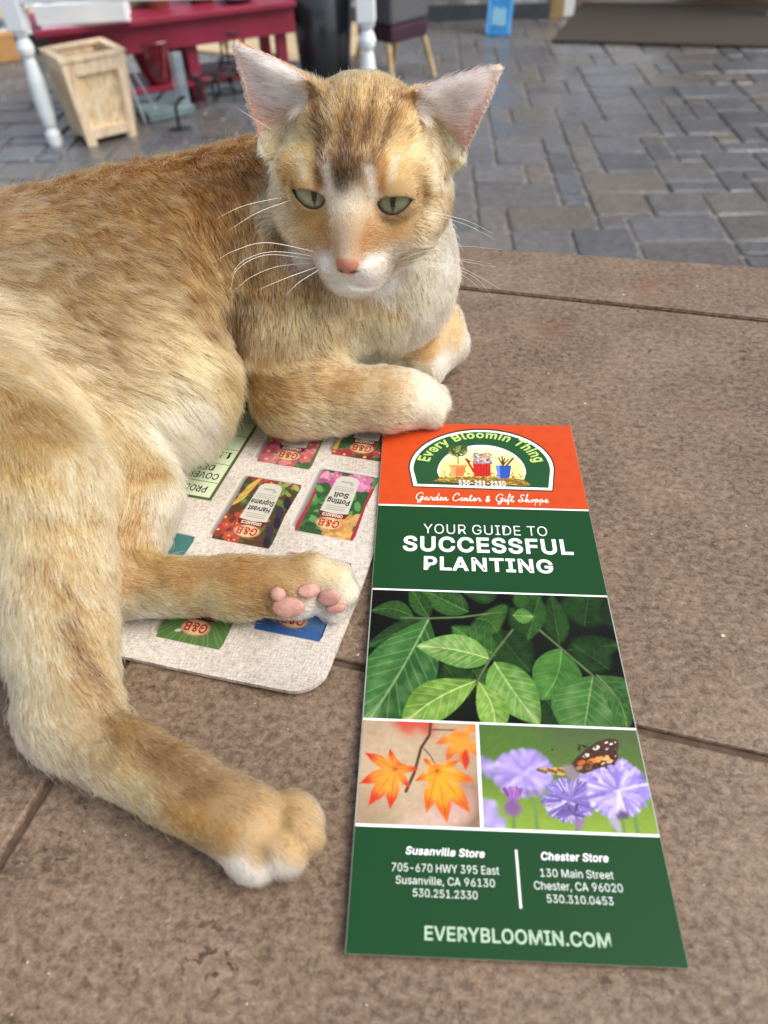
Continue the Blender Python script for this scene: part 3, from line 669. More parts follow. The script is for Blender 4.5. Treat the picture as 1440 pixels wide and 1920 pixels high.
def bag(u, v, painter, top=True):
    """one printed soil bag, upside down: (u, v) is its corner nearest the viewer on the left"""
    pad = 0.0034
    cv = Canvas(u - pad, v - 0.004, u + BW + 0.0012, v + BH + 0.002, 0.00026, '#cfc8bf')
    # printed drop shadow round the bag, part of the artwork
    sh = Canvas.blur(cv.mask([(u - 0.0017, v + 0.002), (u + BW - 0.002, v + 0.002), (u + BW - 0.002, v + BH + 0.0006), (u - 0.0017, v + BH + 0.0006)]), 4)
    keep = cv.U * 0 + 1
    cv.lay(sh, '#4e4a46', 0.85)
    def q(a, b):       # bag coordinates: a 0..1 across, b 0..1 up, as one reads the bag the right way up
        return np.array([u + BW * (1 - a), v + BH * b])          # its head end points to the viewer
    bag_pts = [q(0.02, 0), q(0.98, 0.0), q(1.0, 0.07), q(0.97, 0.5), q(1.0, 0.93), q(0.98, 1), q(0.02, 1), q(0, 0.93), q(0.03, 0.5), q(0, 0.07)]
    m = cv.mask(bag_pts)
    under = cv.im.copy()
    painter(cv, q)
    lum = (cv.im @ [.3, .6, .1])[..., None]; art = (lum + (cv.im - lum) * 0.85) * 0.68
    cv.im = under * (1 - m[..., None]) + art * m[..., None]
    al = np.clip(sh * 1.3 + m, 0, 1)
    # only the grid cells that carry ink are kept
    i = np.arange(cv.nx * cv.ny).reshape(cv.ny, cv.nx)
    ok = (np.maximum.reduce([al[:-1, :-1], al[1:, :-1], al[:-1, 1:], al[1:, 1:]]) > 0.22)
    Fq = np.stack([i[:-1, :-1], i[:-1, 1:], i[1:, 1:], i[1:, :-1]], -1)[ok]
    V = [mat_place(a, b, 0.00012) for a, b in zip(cv.U.ravel(), cv.Vv.ravel())]
    o = mesh_np('bag_print', V, Fq, M_MATPRINT, cmat, cols=cv.im.reshape(-1, 3))
    return q, o
def flowers(cv, q, cols, n, r, box, seed):
    rg = random.Random(seed)
    for _ in range(n):
        a, b = rg.uniform(box[0], box[2]), rg.uniform(box[1], box[3]); c = rg.choice(cols); p = q(a, b); rr = r * rg.uniform(0.7, 1.2) * BW
        for k in range(5):
            an = k * 1.2566 + rg.random()
            cv.blob(p + rr * 0.6 * np.array([math.cos(an), math.sin(an)]), rr * 0.55, lin(c) * rg.uniform(0.7, 1.25), 0.9)
        cv.blob(p, rr * 0.25, '#e8c24a', 0.8)
def leaves(cv, q, cols, n, r, box, seed):
    rg = random.Random(seed)
    for _ in range(n):
        p = q(rg.uniform(box[0], box[2]), rg.uniform(box[1], box[3])); rr = r * rg.uniform(0.6, 1.3) * BW
        cv.blob(p, rr, lin(rg.choice(cols)) * rg.uniform(0.6, 1.3), 0.9, rr * 0.45, rg.uniform(0, 3.1))
def common(cv, q, label, logo=True):
    if label:
        lab = [(0.26, 0.30), (0.30, 0.88), (0.36, 0.93), (0.5, 0.95), (0.64, 0.93), (0.70, 0.88), (0.74, 0.30)]
        cv.fill([q(*p) for p in lab], '#d6d2c0'); 
        cv.fill([q(0.40, 0.86), q(0.60, 0.86), q(0.6, 0.835), q(0.4, 0.835)], '#5f5f58', 0.5)
        cv.blob(q(0.40, 0.82), BW * 0.035, '#5c5c58', 0.8); cv.blob(q(0.40, 0.82), BW * 0.022, '#d6d2c0')
        for yb in (0.76, 0.73, 0.705, 0.45, 0.42, 0.395): cv.line([q(0.34, yb), q(0.66, yb)], BW * 0.014, '#55554f', 0.55)
    if logo:
        cv.fill([q(0.24, 0.36), q(0.5, 0.335), q(0.76, 0.36), q(0.72, 0.28), q(0.5, 0.262), q(0.28, 0.28)], '#7a1c26')
        cv.blob(q(0.5, 0.185), BW * 0.245, '#8a1f22', 1, BW * 0.155); cv.blob(q(0.5, 0.185), BW * 0.235, '#f0c987', 1, BW * 0.147)
        cv.line([q(0.32, 0.085), q(0.68, 0.085)], BW * 0.012, '#a8762e', 0.6)
def harvest(cv, q):
    cv.fill([q(-.1, -.1), q(1.1, -.1), q(1.1, 1.1), q(-.1, 1.1)], '#5d3c1e')
    leaves(cv, q, ['#44662a', '#6d8c33', '#2f4d22'], 60, 0.10, (0.0, 0.0, 1, 1), 3)
    flowers(cv, q, ['#c23a22', '#b3301f', '#d4532c'], 16, 0.105, (0.62, 0.02, 1.0, 0.42), 4)
    flowers(cv, q, ['#c9331f', '#a82a1c'], 8, 0.1, (0.1, 0.9, 0.85, 1.0), 5)
    for k in range(5): cv.blob(q(0.90 - 0.02 * k, 0.62 + 0.07 * k), BW * 0.2, ['#d9b23a', '#c99a2c'][k % 2], 1, BW * 0.045, 1.1)
    for k in range(5): cv.blob(q(0.10 + 0.04 * (k % 2), 0.08 + 0.15 * k), BW * 0.17, ['#2c2436', '#3a3048'][k % 2], 1, BW * 0.07, 1.9)
    leaves(cv, q, ['#7fa83c', '#95b84c'], 18, 0.09, (0.05, 0.78, 0.4, 0.98), 6)
    common(cv, q, 1)
def potting(cv, q):
    cv.fill([q(-.1, -.1), q(1.1, -.1), q(1.1, 1.1), q(-.1, 1.1)], '#2f5a32')
    leaves(cv, q, ['#3f7a3a', '#579a45', '#2a5a2c'], 70, 0.11, (0.0, 0.0, 1, 1), 8)
    flowers(cv, q, ['#d867a4', '#c74f96', '#e58bbb'], 20, 0.12, (0.0, 0.78, 1.0, 1.0), 9)
    flowers(cv, q, ['#e3a23c', '#e9b95c', '#d98a2c'], 16, 0.12, (0.02, 0.02, 0.5, 0.30), 10)
    cv.fill([q(0.93, 0), q(1.05, 0), q(1.05, .8), q(0.93, .62)], '#b01f34'); cv.fill([q(0.07, 0), q(-.05, 0), q(-.05, .85), q(0.07, .8)], '#b01f34')
    common(cv, q, 1)
def planting(cv, q):
    cv.fill([q(-.1, -.1), q(1.1, -.1), q(1.1, 1.1), q(-.1, 1.1)], '#466a2e')
    leaves(cv, q, ['#54783a', '#38582a', '#7d5f86'], 60, 0.1, (0.0, 0.0, 1, 1), 12)
    flowers(cv, q, ['#e0707a', '#d85c6c', '#e88f90', '#c94b5c'], 30, 0.13, (0.06, 0.03, 1.0, 0.5), 13)
    cv.fill([q(0.06, 0), q(-.05, 0), q(-.05, 1), q(0.06, 1)], '#55702a')
    common(cv, q, 1)
def apple(cv, q):
    cv.fill([q(-.1, -.1), q(1.1, -.1), q(1.1, 1.1), q(-.1, 1.1)], '#3f5a2c')
    leaves(cv, q, ['#56783c', '#38582a', '#6a8a44'], 60, 0.1, (0.0, 0.0, 1, 1), 14)
    flowers(cv, q, ['#b02834', '#8f1f2c', '#c43e44'], 14, 0.13, (0.02, 0.03, 0.95, 0.5), 15)
    cv.fill([q(0.92, 0.1), q(1.05, 0.1), q(1.05, 1), q(0.92, 1)], '#d9c02c')
    common(cv, q, 1)
def green(cv, q):
    cv.fill([q(-.1, -.1), q(1.1, -.1), q(1.1, 1.1), q(-.1, 1.1)], '#4f7a34')
    for k in range(22): cv.line([q(0.5, 0.42), q(0.5 + 0.9 * math.cos(k * .29), 0.42 - 0.6 * abs(math.sin(k * .29)))], BW * 0.02, '#86ab5e', 0.4)
    leaves(cv, q, ['#40682a', '#6a8a3c', '#55377a'], 26, 0.1, (0.0, 0.2, 1, 1), 18)
    for p in ((.72, .12), (.9, .26), (.8, .3)): cv.blob(q(*p), BW * 0.06, '#e3e4d2', 0.85, BW * 0.03, .4)
    common(cv, q, 0)
def blue(cv, q):
    cv.fill([q(-.1, -.1), q(1.1, -.1), q(1.1, 1.1), q(-.1, 1.1)], '#2c62a6')
    cv.fill([q(-.1, .2), q(1.1, .2), q(1.1, .5), q(-.1, .5)], '#7fb3e0', 0.8, 12)
    rg = random.Random(5)
    for _ in range(160): cv.blob(q(rg.random(), rg.random() * .6), BW * 0.012, '#173c78', 0.6)
    leaves(cv, q, ['#4b6a38', '#35542a'], 40, 0.1, (0.0, 0.72, 1, 1), 19)
    flowers(cv, q, ['#d8643a', '#e9e6e0', '#c9502c', '#e6ded6'], 20, 0.15, (0.0, 0.72, 1.0, 1.0), 20)
    cv.fill([q(0.03, 0), q(-.05, 0), q(-.05, 1), q(0.03, 1)], '#16366e')
    common(cv, q, 0)
def teal(cv, q):
    cv.fill([q(-.1, -.1), q(1.1, -.1), q(1.1, 1.1), q(-.1, 1.1)], '#3f7f7c'); common(cv, q, 1)
bags = [(-0.1475, 0.2066, harvest, 'Harvest', 'Supreme'), (-0.1115, 0.2206, potting, 'Potting', 'Soil'), (-0.1478, 0.2632, planting, 'Planting', None),
        (-0.1120, 0.2775, apple, 'Planting', None), (-0.1463, 0.1492, green, None, None), (-0.1080, 0.1625, blue, None, None), (-0.1840, 0.1610, teal, None, None)]
blk, red = lin('#26262a'), lin('#a5262c')
for (u, v, f, t1, t2) in bags:
    q, bo = bag(u, v, f); ink = Ink()
    if t1: ink.text(t1, q(0.31, 0.56 if t2 else 0.60), q(0.69, 0.56 if t2 else 0.60), BH * 0.075, blk, 0.045)
    if t2: ink.text(t2, q(0.30 if len(t2) > 5 else 0.37, 0.665), q(0.70 if len(t2) > 5 else 0.63, 0.665), BH * 0.075, blk, 0.045)
    if f is not teal:
        ink.text('G&B', q(0.33, 0.235), q(0.67, 0.235), BH * 0.10, red, 0.04)
        if t1: ink.text('ORGANICS', q(0.33, 0.328), q(0.67, 0.328), BH * 0.042, lin('#efdccb'), 0.02)
    if ink.V: ink.build('lettering', lambda a, b, z: mat_place(a, b, 0.00022 + z), M_MATPRINT, bo)
# coverage chart
ink = Ink()
cx1, cv0 = -0.1580, 0.2300
cx0, cv1 = cx1 - 0.100, cv0 + 0.075
dkg, plg = lin('#46542e'), lin('#b9c4a4')
ink.poly([(cx0, cv0), (cx1, cv0), (cx1, cv1), (cx0, cv1)], dkg, -0.00006)
ink.poly([(cx0 + .0017, cv0 + .0017), (cx1 - .0017, cv0 + .0017), (cx1 - .0017, cv1 - .0017), (cx0 + .0017, cv1 - .0017)], plg, -0.00003)
for vv in (0.0122, 0.0265, 0.0385, 0.05, 0.062):
    ink.poly([(cx0 + .002, cv0 + vv), (cx1 - .002, cv0 + vv), (cx1 - .002, cv0 + vv + .0004), (cx0 + .002, cv0 + vv + .0004)], dkg)
ink.text('PRODUCT', (cx1 - .0055, cv0 + .0090), (cx1 - .0275, cv0 + .0090), 0.0044, blk, 0.03)
ink.text('COVERAGE', (cx1 - .0035, cv0 + .0190), (cx1 - .0300, cv0 + .0190), 0.0044, blk, 0.03)
ink.text('DEPTH', (cx1 - .0085, cv0 + .0252), (cx1 - .0250, cv0 + .0252), 0.0044, blk, 0.03)
ink.text('1.5', (cx1 - .0042, cv0 + .0362), (cx1 - .0110, cv0 + .0362), 0.0050, blk, 0.03)
ink.build('coverage_chart', lambda u, v, z: mat_place(u, v, 0.00022 + z), M_MATPRINT, cmat)

# ------------------------------------------------------------------ planting guide brochure
BR_A = rad(-4.0)
BWD, BHT = 0.1018, 0.2592
b0 = at(720, 796, 0.0)[:2]
BX, BY = np.array([math.cos(BR_A), math.sin(BR_A)]), np.array([-math.sin(BR_A), math.cos(BR_A)])
def bz(u, v):
    return 0.0046 - 0.0016 * (u / BWD)
def bro_uv(px, py):
    q = at(px, py, 0.0036)[:2] - b0; return np.array([q @ BX, q @ BY])
def bro_place(u, v, dz=0.0):
    q = b0 + BX * u + BY * v
    return (q[0], q[1], bz(u, v) + dz)
cTL, cTR, cBR, cBL = bro_uv(720, 796), bro_uv(1070, 797), bro_uv(1293, 1815), bro_uv(648, 1790)
brochure = empty('brochure', (b0[0], b0[1], 0))
tag(brochure, 'tall folded planting guide brochure, green and orange, under the cat\'s paw', 'brochure')
inv = Matrix.Translation((-b0[0], -b0[1], 0))
def under(o): o.parent = brochure; o.matrix_parent_inverse = inv; return o
GREEN, ORANGE = '#133f20', '#bb441c'
def side(a, b, t): return a + (b - a) * t
def uvat(s, t):            # s across, t down the sheet, following its measured corners
    return side(side(cTL, cTR, s), side(cBL, cBR, s), t)
def tof(px, py):
    p = bro_uv(px, py); return (cTL[1] - p[1]) / (cTL[1] - cBL[1])
def sheet(name, z0, z1, col, off=(0, 0), grow=0.0):
    c = [uvat(0, 0), uvat(1, 0), uvat(1, 1), uvat(0, 1)]
    c = [np.array(p) + off for p in c]
    V = [bro_place(*p, z1) for p in c] + [bro_place(*p, z0) for p in c]
    o = mesh_np(name, V, [(3, 2, 1, 0), (4, 5, 6, 7), (0, 1, 5, 4), (1, 2, 6, 5), (2, 3, 7, 6), (3, 0, 4, 7)], noise_mat(name + '_paper', *col, 60, 0.5))
    return under(o)
sheet('cover', -0.00022, 0.0, ('#8d988e', '#a2aba2'))
sheet('inner_fold', -0.0009, -0.0006, ('#d9dcd6', '#e4e6e2'), (-0.0002, 0.0004))
sheet('back_fold', -0.0018, -0.0015, ('#c9582f', '#d8663a'), (0.0003, 0.0010))
def band(t0, t1, t0r, t1r, col, z=0.00006, s0=0.0, s1=1.0, ins=0.00012):
    pts = [uvat(s0, t0), uvat(s1, t0r), uvat(s1, t1r), uvat(s0, t1)]
    c = sum(pts) / 4
    ink.poly([p + (c - p) / np.linalg.norm(c - p) * ins for p in pts], lin(col), z)
tl = [tof(711, 949), tof(699, 1107), tof(680, 1350.5), tof(665, 1548.5)]
trr = [tof(1103, 955.5), tof(1139, 1117), tof(1194, 1366), tof(1237.5, 1566)]
hw = 0.0017
c_in = [uvat(.004, .002), uvat(.996, .002), uvat(.996, .998), uvat(.004, .998)]
under(mesh_np('white_coating', [bro_place(q[0], q[1], 0.00003) for q in c_in], [(3, 2, 1, 0)], M_WHITE))
def done(name): under(ink.build(name, bro_place, M_PRINT, None))
ink = Ink(); band(tl[0] + hw, tl[1] - hw, trr[0] + hw, trr[1] - hw, GREEN); done('title_band')
ink = Ink(); band(tl[3] + hw, 1, trr[3] + hw, 1, GREEN); done('address_band')
ink = Ink(); band(0, tl[0] - hw, 0, trr[0] - hw, ORANGE)
# faint diamond pattern on the orange band
dia = lin('#cd4a21')
for i in range(13):
    for j in range(6):
        s, t = (i + 0.5 * (j % 2)) / 12.5, (j + 0.5) / 6 * tl[0]
        if not (0.03 < s < 0.97 and 0.012 < t < tl[0] - 0.014): continue
        a, b = 0.030, 0.011
        ink.poly([uvat(s - a, t), uvat(s, t - b), uvat(s + a, t), uvat(s, t + b)], lin(ORANGE) * (0.93 if (i * 7 + j * 3) % 4 else 0.96), 0.00009)
done('orange_band')
# headings
ink = Ink()
W1, W2 = lin('#eef1f6'), lin('#d8e0da')
def head(st, l, r, captop, bold, shear=0.0, col=W1, space=0.0):
    p0, p1 = bro_uv(*l), bro_uv(*r); k = bro_uv(*captop)
    d = (p1 - p0) / np.linalg.norm(p1 - p0); cap = abs((k - p0) @ np.array([-d[1], d[0]]))
    ink.text(st, p0, p1, cap, col, bold, shear, 0.00014, space)
head('YOUR GUIDE TO', (794, 1002), (1027, 1005), (794, 984), -0.012, space=0.05)
head('SUCCESSFUL', (755, 1034), (1076, 1038.5), (755, 1008), 0.048, space=0.03)
head('PLANTING', (794.5, 1069), (1038.5, 1074), (794.5, 1045.5), 0.048, space=0.03)
done('title_lettering'); ink = Ink()
head('Susanville Store', (760, 1603), (908, 1609), (761, 1589), 0.035, 0.16)
head('705-670 HWY 395 East', (734.5, 1635), (936, 1641), (735, 1619.5), 0.0, col=W2)
head('Susanville, CA 96130', (742, 1658.5), (928, 1664.5), (742, 1643.5), 0.0, col=W2)
head('530.251.2330', (774, 1682.5), (895.5, 1687.5), (774, 1667.5), 0.0, col=W2)
done('address_lettering'); ink = Ink()
head('Chester Store', (1014, 1612.5), (1141, 1616), (1016, 1598), 0.035, 0.16)
head('130 Main Street', (1013.5, 1644), (1151.5, 1648), (1013.5, 1629), 0.0, col=W2)
head('Chester, CA 96020', (1002, 1668), (1169, 1672.5), (1002, 1652.5), 0.0, col=W2)
head('530.310.0453', (1026, 1692.5), (1151, 1697), (1026, 1677.5), 0.0, col=W2)
done('address_lettering'); ink = Ink()
head('EVERYBLOOMIN.COM', (796, 1763.5), (1147, 1776.5), (796, 1737.5), 0.03, col=lin('#a9c2ac'))
done('web_address'); ink = Ink()
ink.stroke([bro_uv(967.5, 1594), bro_uv(976.5, 1704)], 0.0008, W2, 0.00014)
done('divider_line'); ink = Ink()
# emblem: an arch with a white rim
def l1(x, y): return bro_uv(x / 3.2727 + 690, y / 3.2727 + 780)
def arch(cx, cy, a, b, base_l, base_r, n=40):
    return [l1(*base_l)] + [l1(cx - a * math.cos(math.pi * k / n), cy - b * math.sin(math.pi * k / n)) for k in range(n + 1)] + [l1(*base_r)]
ink.poly(arch(698, 330, 450, 250, (272, 444), (1137, 462)), lin('#15301f'), 0.00012)
ink.poly(arch(698, 330, 441, 240, (280, 438), (1130, 455)), lin('#eef1f6'), 0.00016)
ink.poly(arch(698, 335, 420, 234, (302, 425), (1108, 440)), lin('#1e4a2a'), 0.00020)
ink.poly(arch(697, 352, 272, 170, (440, 385), (955, 397)), lin('#e9efe8'), 0.00024)
# arched lettering
def arc_text(st, a0, a1, z):
    loops, wd = text_loops(st, 0.045, 0.06)
    V, Fc = fill_loops(loops)
    out = []
    for x, y in V:
        an = rad(a0 + (a1 - a0) * x / wd); k = 0.5 + 0.5 * math.sin(an)
        ra, rb = 318 + 108 * y * 0.62, 200 + 62 * y * 0.62
        out.append(l1(698 - ra * math.cos(an) * 1.06, 338 - rb * math.sin(an)))
    ink.add(out, Fc, lin('#b3cf74'), z)
arc_text('Every Bloomin Thing', 14, 166, 0.00026)
M0 = 0.00040
ink.text('530-251-2330', l1(556, 428), l1(845, 435), 0.0034, lin('#f3efe6'), 0.03, 0, M0)
done('emblem'); ink = Ink()
# the script line, single strokes
SCR = {
 'G': [[(.95, .78), (.8, .98), (.5, .98), (.15, .7), (.05, .3), (.3, .02), (.62, .08), (.85, .4), (.9, .5), (.5, .42), (.95, .5), (.85, .1), (.6, -.28), (.3, -.3), (.5, -.05), (1.1, .15)]],
 'C': [[(.9, .7), (.85, .95), (.6, 1.0), (.2, .65), (.1, .2), (.4, -.02), (.8, .1), (1.0, .25)]],
 'S': [[(.9, .85), (.65, 1.0), (.35, .8), (.5, .55), (.65, .3), (.4, 0), (.05, .1), (.2, .3), (.9, .1)]],
 'a': [[(.5, .36), (.25, .4), (.05, .18), (.18, 0), (.4, .15), (.5, .38), (.46, .05), (.6, 0), (.8, .18)]],
 'r': [[(0, .1), (.15, .38), (.25, .44), (.3, .34), (.45, .36), (.4, .05), (.55, 0), (.7, .16)]],
 'd': [[(.5, .36), (.25, .4), (.05, .18), (.18, 0), (.42, .2), (.7, 1.0), (.5, .08), (.65, 0), (.85, .18)]],
 'e': [[(0, .1), (.3, .22), (.4, .36), (.25, .42), (.1, .2), (.22, 0), (.45, .06), (.62, .2)]],
 'n': [[(0, .15), (.12, .4), (.1, 0), (.3, .36), (.42, .38), (.42, .05), (.55, 0), (.75, .2)]],
 't': [[(0, .15), (.3, .85), (.15, .1), (.3, 0), (.55, .2)], [(0, .62), (.5, .66)]],
 'h': [[(0, .15), (.38, .95), (.3, 1.0), (.1, 0), (.3, .36), (.42, .34), (.4, .05), (.55, 0), (.75, .2)]],
 'o': [[(0, .2), (.3, .4), (.1, .25), (.15, .02), (.4, .1), (.38, .36), (.3, .38), (.7, .3)]],
 'p': [[(0, .15), (.2, .42), (.02, -.4), (.18, .3), (.38, .4), (.42, .15), (.25, .02), (.7, .2)]],
 'i': [[(0, .15), (.14, .4), (.1, .05), (.22, 0), (.42, .2)], [(.2, .6), (.23, .64)]],
 'f': [[(0, .15), (.4, .8), (.42, 1.0), (.3, .95), (.12, -.35), (.22, -.2), (.3, .1), (.6, .2)]],
 '&': [[(.7, .55), (.4, .66), (.2, .5), (.45, .36), (.12, .2), (.2, .0), (.55, .05), (.7, .3)], [(.45, .8), (.38, -.14)]]}
SW = {'G': 1.15, 'C': 1.05, 'S': .95, 'a': .72, 'r': .6, 'd': .75, 'e': .56, 'n': .7, 't': .48, 'h': .7, 'o': .62, 'p': .66, 'i': .36, 'f': .5, '&': .95, ' ': .55}
def spline(pts, n=7):
    P_ = [np.array(p, float) for p in pts]; P_ = [2 * P_[0] - P_[1]] + P_ + [2 * P_[-1] - P_[-2]]
    out = []
    for a, b, c, d in zip(P_, P_[1:], P_[2:], P_[3:]):
        for t in np.linspace(0, 1, n, endpoint=False):
            out.append(0.5 * ((2 * b) + (c - a) * t + (2 * a - 5 * b + 4 * c - d) * t * t + (3 * b - a - 3 * c + d) * t ** 3))
    return np.array(out + [P_[-2]])
line_ = 'Garden Center & Gift Shoppe'
wd = sum(SW[c] for c in line_)
pL, pR = l1(292, 522), l1(1108, 531); ex = (pR - pL) / wd; ey = np.array([-ex[1], ex[0]]) / np.linalg.norm(ex) * 0.0052
xx, zz = 0.0, 0.00015
for ch in line_:
    for st in SCR.get(ch, []):
        pts = [pL + ex * (xx + p[0] + 0.12 * p[1]) + ey * p[1] for p in spline(st)]
        zz += 0.000001
        ink.stroke(pts, 0.00042, lin('#f6efe6'), zz)
    xx += SW[ch]
done('script_lettering')

# emblem picture
cv = Canvas(*l1(390, 440), *l1(1000, 190), 0.00019, '#1e4a2a')
win = cv.mask(arch(697, 352, 264, 163, (440, 385), (955, 397)))
def grnd(): return [l1(390, 408), l1(440, 385), l1(520, 380), l1(600, 378), l1(700, 380), l1(800, 382), l1(900, 385), l1(960, 392), l1(1000, 425), l1(960, 432), l1(700, 424), l1(500, 416)]
allm = np.clip(win + cv.mask(grnd()), 0, 1)
cv.lay(win, '#efe08a')
cv.lay(np.clip(win * (cv.Vv - l1(690, 300)[1]) / (l1(690, 190)[1] - l1(690, 300)[1]), 0, 1), '#f4ecc0')
cv.lay(cv.mask(grnd()), '#8a6a2e')
rg = random.Random(2)
for _ in range(420):
    p = l1(rg.uniform(400, 990), rg.uniform(372, 430)); cv.blob(p, 0.0009 * rg.uniform(.4, 1.2), rg.choice(['#5e4a1c', '#b58a3a', '#d2b25a', '#3f4a1c', '#7a4a24']), 0.9, 0.0003, rg.uniform(-.5, .5))
for _ in range(60):
    p = l1(rg.uniform(440, 950), rg.uniform(335, 375)); cv.blob(p, 0.0006, rg.choice(['#4a6a2a', '#a8442c', '#6a7a34']), 0.9)
cv.line([l1(553, 300), l1(551, 230)], 0.0006, '#4a3318')
for _ in range(260):
    a, r = rg.uniform(0, 6.28), math.sqrt(rg.random()); p = l1(551 + 58 * r * math.cos(a), 216 + 40 * r * math.sin(a))
    cv.blob(p, 0.0009, rg.choice(['#2f4a22', '#5c7a34', '#8a9a4c', '#3c3a20', '#223418']), 0.95, 0.0004, rg.uniform(0, 3))
cv.fill([l1(500, 310), l1(604, 308), l1(588, 374), l1(516, 376)], '#c8703c'); cv.fill([l1(500, 310), l1(540, 310), l1(536, 375), l1(516, 376)], '#e2a066', .7); cv.fill([l1(494, 306), l1(610, 304), l1(608, 318), l1(498, 320)], '#d98a54')
cv.fill([l1(642, 296), l1(752, 292), l1(752, 374), l1(650, 378)], '#b8281f')
for k in range(6): cv.line([l1(655 + 18 * k, 296), l1(660 + 17 * k, 376)], 0.00035, '#7e1714', .8)
cv.line([l1(648, 345), l1(610, 282)], 0.0013, '#a8231c'); cv.line([l1(600, 270), l1(622, 284)], 0.0014, '#8e1c18')
for _ in range(120):
    p = l1(rg.uniform(645, 760), rg.uniform(232, 296)); cv.blob(p, 0.0007, rg.choice(['#4a7a38', '#5a8ac8', '#d8607a', '#3a62a8', '#6a9a4a', '#e07a5a']), 0.95)
cv.fill([l1(780, 306), l1(880, 306), l1(868, 384), l1(798, 386)], '#2c4ea2'); cv.fill([l1(780, 306), l1(806, 306), l1(812, 386), l1(798, 386)], '#6c8cd0', .8)
for a, b in ((800, 258), (822, 250), (838, 262), (862, 268)): cv.line([l1(826, 306), l1(a, b)], 0.0008, '#4a3a26')
cv.line([l1(850, 306), l1(890, 262)], 0.0012, '#5a4426')
cv.noise(0.05, 3)
i = np.arange(cv.nx * cv.ny).reshape(cv.ny, cv.nx)
okc = (allm[:-1, :-1] > .5) & (allm[1:, 1:] > .5)
tree_m = cv.mask([l1(551 + 66 * math.cos(k * .35), 214 + 48 * math.sin(k * .35)) for k in range(18)])
okc |= (tree_m[:-1, :-1] > .5)
Fq = np.stack([i[:-1, :-1], i[:-1, 1:], i[1:, 1:], i[1:, :-1]], -1)[okc]
under(mesh_np('emblem_picture', [bro_place(a, b, 0.00031) for a, b in zip(cv.U.ravel(), cv.Vv.ravel())], Fq, M_PRINT, cols=cv.im.reshape(-1, 3)))

# the three photographs, printed
def panel(corners, res, base):
    """canvas over a measured quadrilateral of the sheet; unit square a (across), b (down)"""
    cs = [np.array(c) for c in corners]
    wd, ht = np.linalg.norm(cs[1] - cs[0]), np.linalg.norm(cs[3] - cs[0])
    return Canvas(0, 0, wd, ht, res, base), cs, wd, ht
def panel_build(cv, cs, wd, ht, name, z=0.00012):
    def pl(u, v, zz):
        a, b = u / wd, 1 - v / ht
        p = (cs[0] * (1 - a) + cs[1] * a) * (1 - b) + (cs[3] * (1 - a) + cs[2] * a) * b
        return bro_place(p[0], p[1], zz)
    return under(cv.build(name, pl, M_PRINT, None, z))
def inverse_quad(cs, wd, ht):
    """sheet point -> canvas point, by a few Newton steps"""
    def f(p):
        a = b = 0.5
        for _ in range(8):
            q = (cs[0] * (1 - a) + cs[1] * a) * (1 - b) + (cs[3] * (1 - a) + cs[2] * a) * b
            da = (cs[1] - cs[0]) * (1 - b) + (cs[2] - cs[3]) * b; db = (cs[3] - cs[0]) * (1 - a) + (cs[2] - cs[1]) * a
            d = np.linalg.solve(np.array([da, db]).T, p - q); a += d[0]; b += d[1]
        return np.array([a * wd, (1 - b) * ht])
    return f
ep = 0.0004
pc = [uvat(0.004, tl[1] + hw), uvat(0.996, trr[1] + hw), uvat(0.996, trr[2] - hw), uvat(0.004, tl[2] - hw)]
cv, cs, wd, ht = panel(pc, 0.00034, '#070b08')
iq = inverse_quad(cs, wd, ht)
def L2(x, y): return iq(bro_uv(660 + x / 2.5714, 1090 + y / 2.5714))
k_ = 0.1 / 1250
def lf(b, t, wpx, c1, c2, vn, **kw): cv.leaf(L2(*b), L2(*t), wpx * k_, c1, c2, vn, **kw)
cv.blob(L2(420, 480), 0.02, '#0f1c10', 0.8, hard=1); cv.blob(L2(1000, 250), 0.02, '#0c170d', 0.8, hard=1)
lf((1120, 215), (1150, 20), 260, '#1d3f1c', '#173417', '#2f5a2c', soft=2)
lf((1000, 300), (960, 60), 130, '#1c3c1c', '#234a22', '#33602e', soft=1)
lf((1040, 330), (1300, 300), 150, '#152f18', '#1d3f1f', '#32582e', soft=1)
lf((1290, 240), (1240, 60), 160, '#12281a', '#173219', '#234a24', soft=2)
lf((600, 180), (700, 250), 300, '#2d5a2a', '#264f25', '#4a7a40', soft=1, bow=.2)
lf((560, 150), (330, 40), 170, '#2f6030', '#274f28', '#5a8a50')
lf((700, 60), (540, 60), 140, '#1f451f', '#2a562a', '#3c6a38', soft=1)
lf((370, 180), (280, 30), 110, '#2b552b', '#224722', '#4a7a44')
lf((300, 182), (90, 150), 120, '#24482a', '#2a5429', '#4a7a44', bow=-.15)
lf((365, 182), (60, 330), 110, '#24482a', '#1f3f22', '#3c6a38')
lf((250, 500), (520, 560), 200, '#0f2412', '#12290f', '#1e3f20', soft=3)
lf((370, 186), (45, 730), 360, '#2c6034', '#3a7440', '#7fae7c', bow=.02, peak=.52, nv=8)
lf((700, 250), (860, 440), 230, '#17351a', '#1d4020', '#2f5a2c', soft=2)
lf((560, 560), (440, 400), 190, '#16331a', '#1b3c1e', '#2f5a2c', soft=2)
lf((900, 240), (760, 130), 190, '#1d4020', '#17351a', '#2f5a2c', soft=2)
lf((930, 560), (1060, 760), 200, '#1b3c1e', '#16331a', '#2f5a2c', soft=2)
lf((1240, 420), (1060, 300), 190, '#16331a', '#1b3c1e', '#2f5a2c', soft=2)
lf((690, 360), (480, 220), 180, '#356b34', '#2c5c2c', '#5f9456', soft=1)
lf((580, 430), (640, 500), 140, '#244a22', '#1c3c1c', '#3c6a38', soft=1)
lf((662, 376), (308, 318), 195, '#5f9a50', '#74ac62', '#c2dcae', bow=-.05, peak=.4, nv=7)
lf((880, 130), (800, 30), 160, '#2c5c2a', '#234a22', '#3c6a38', soft=1)
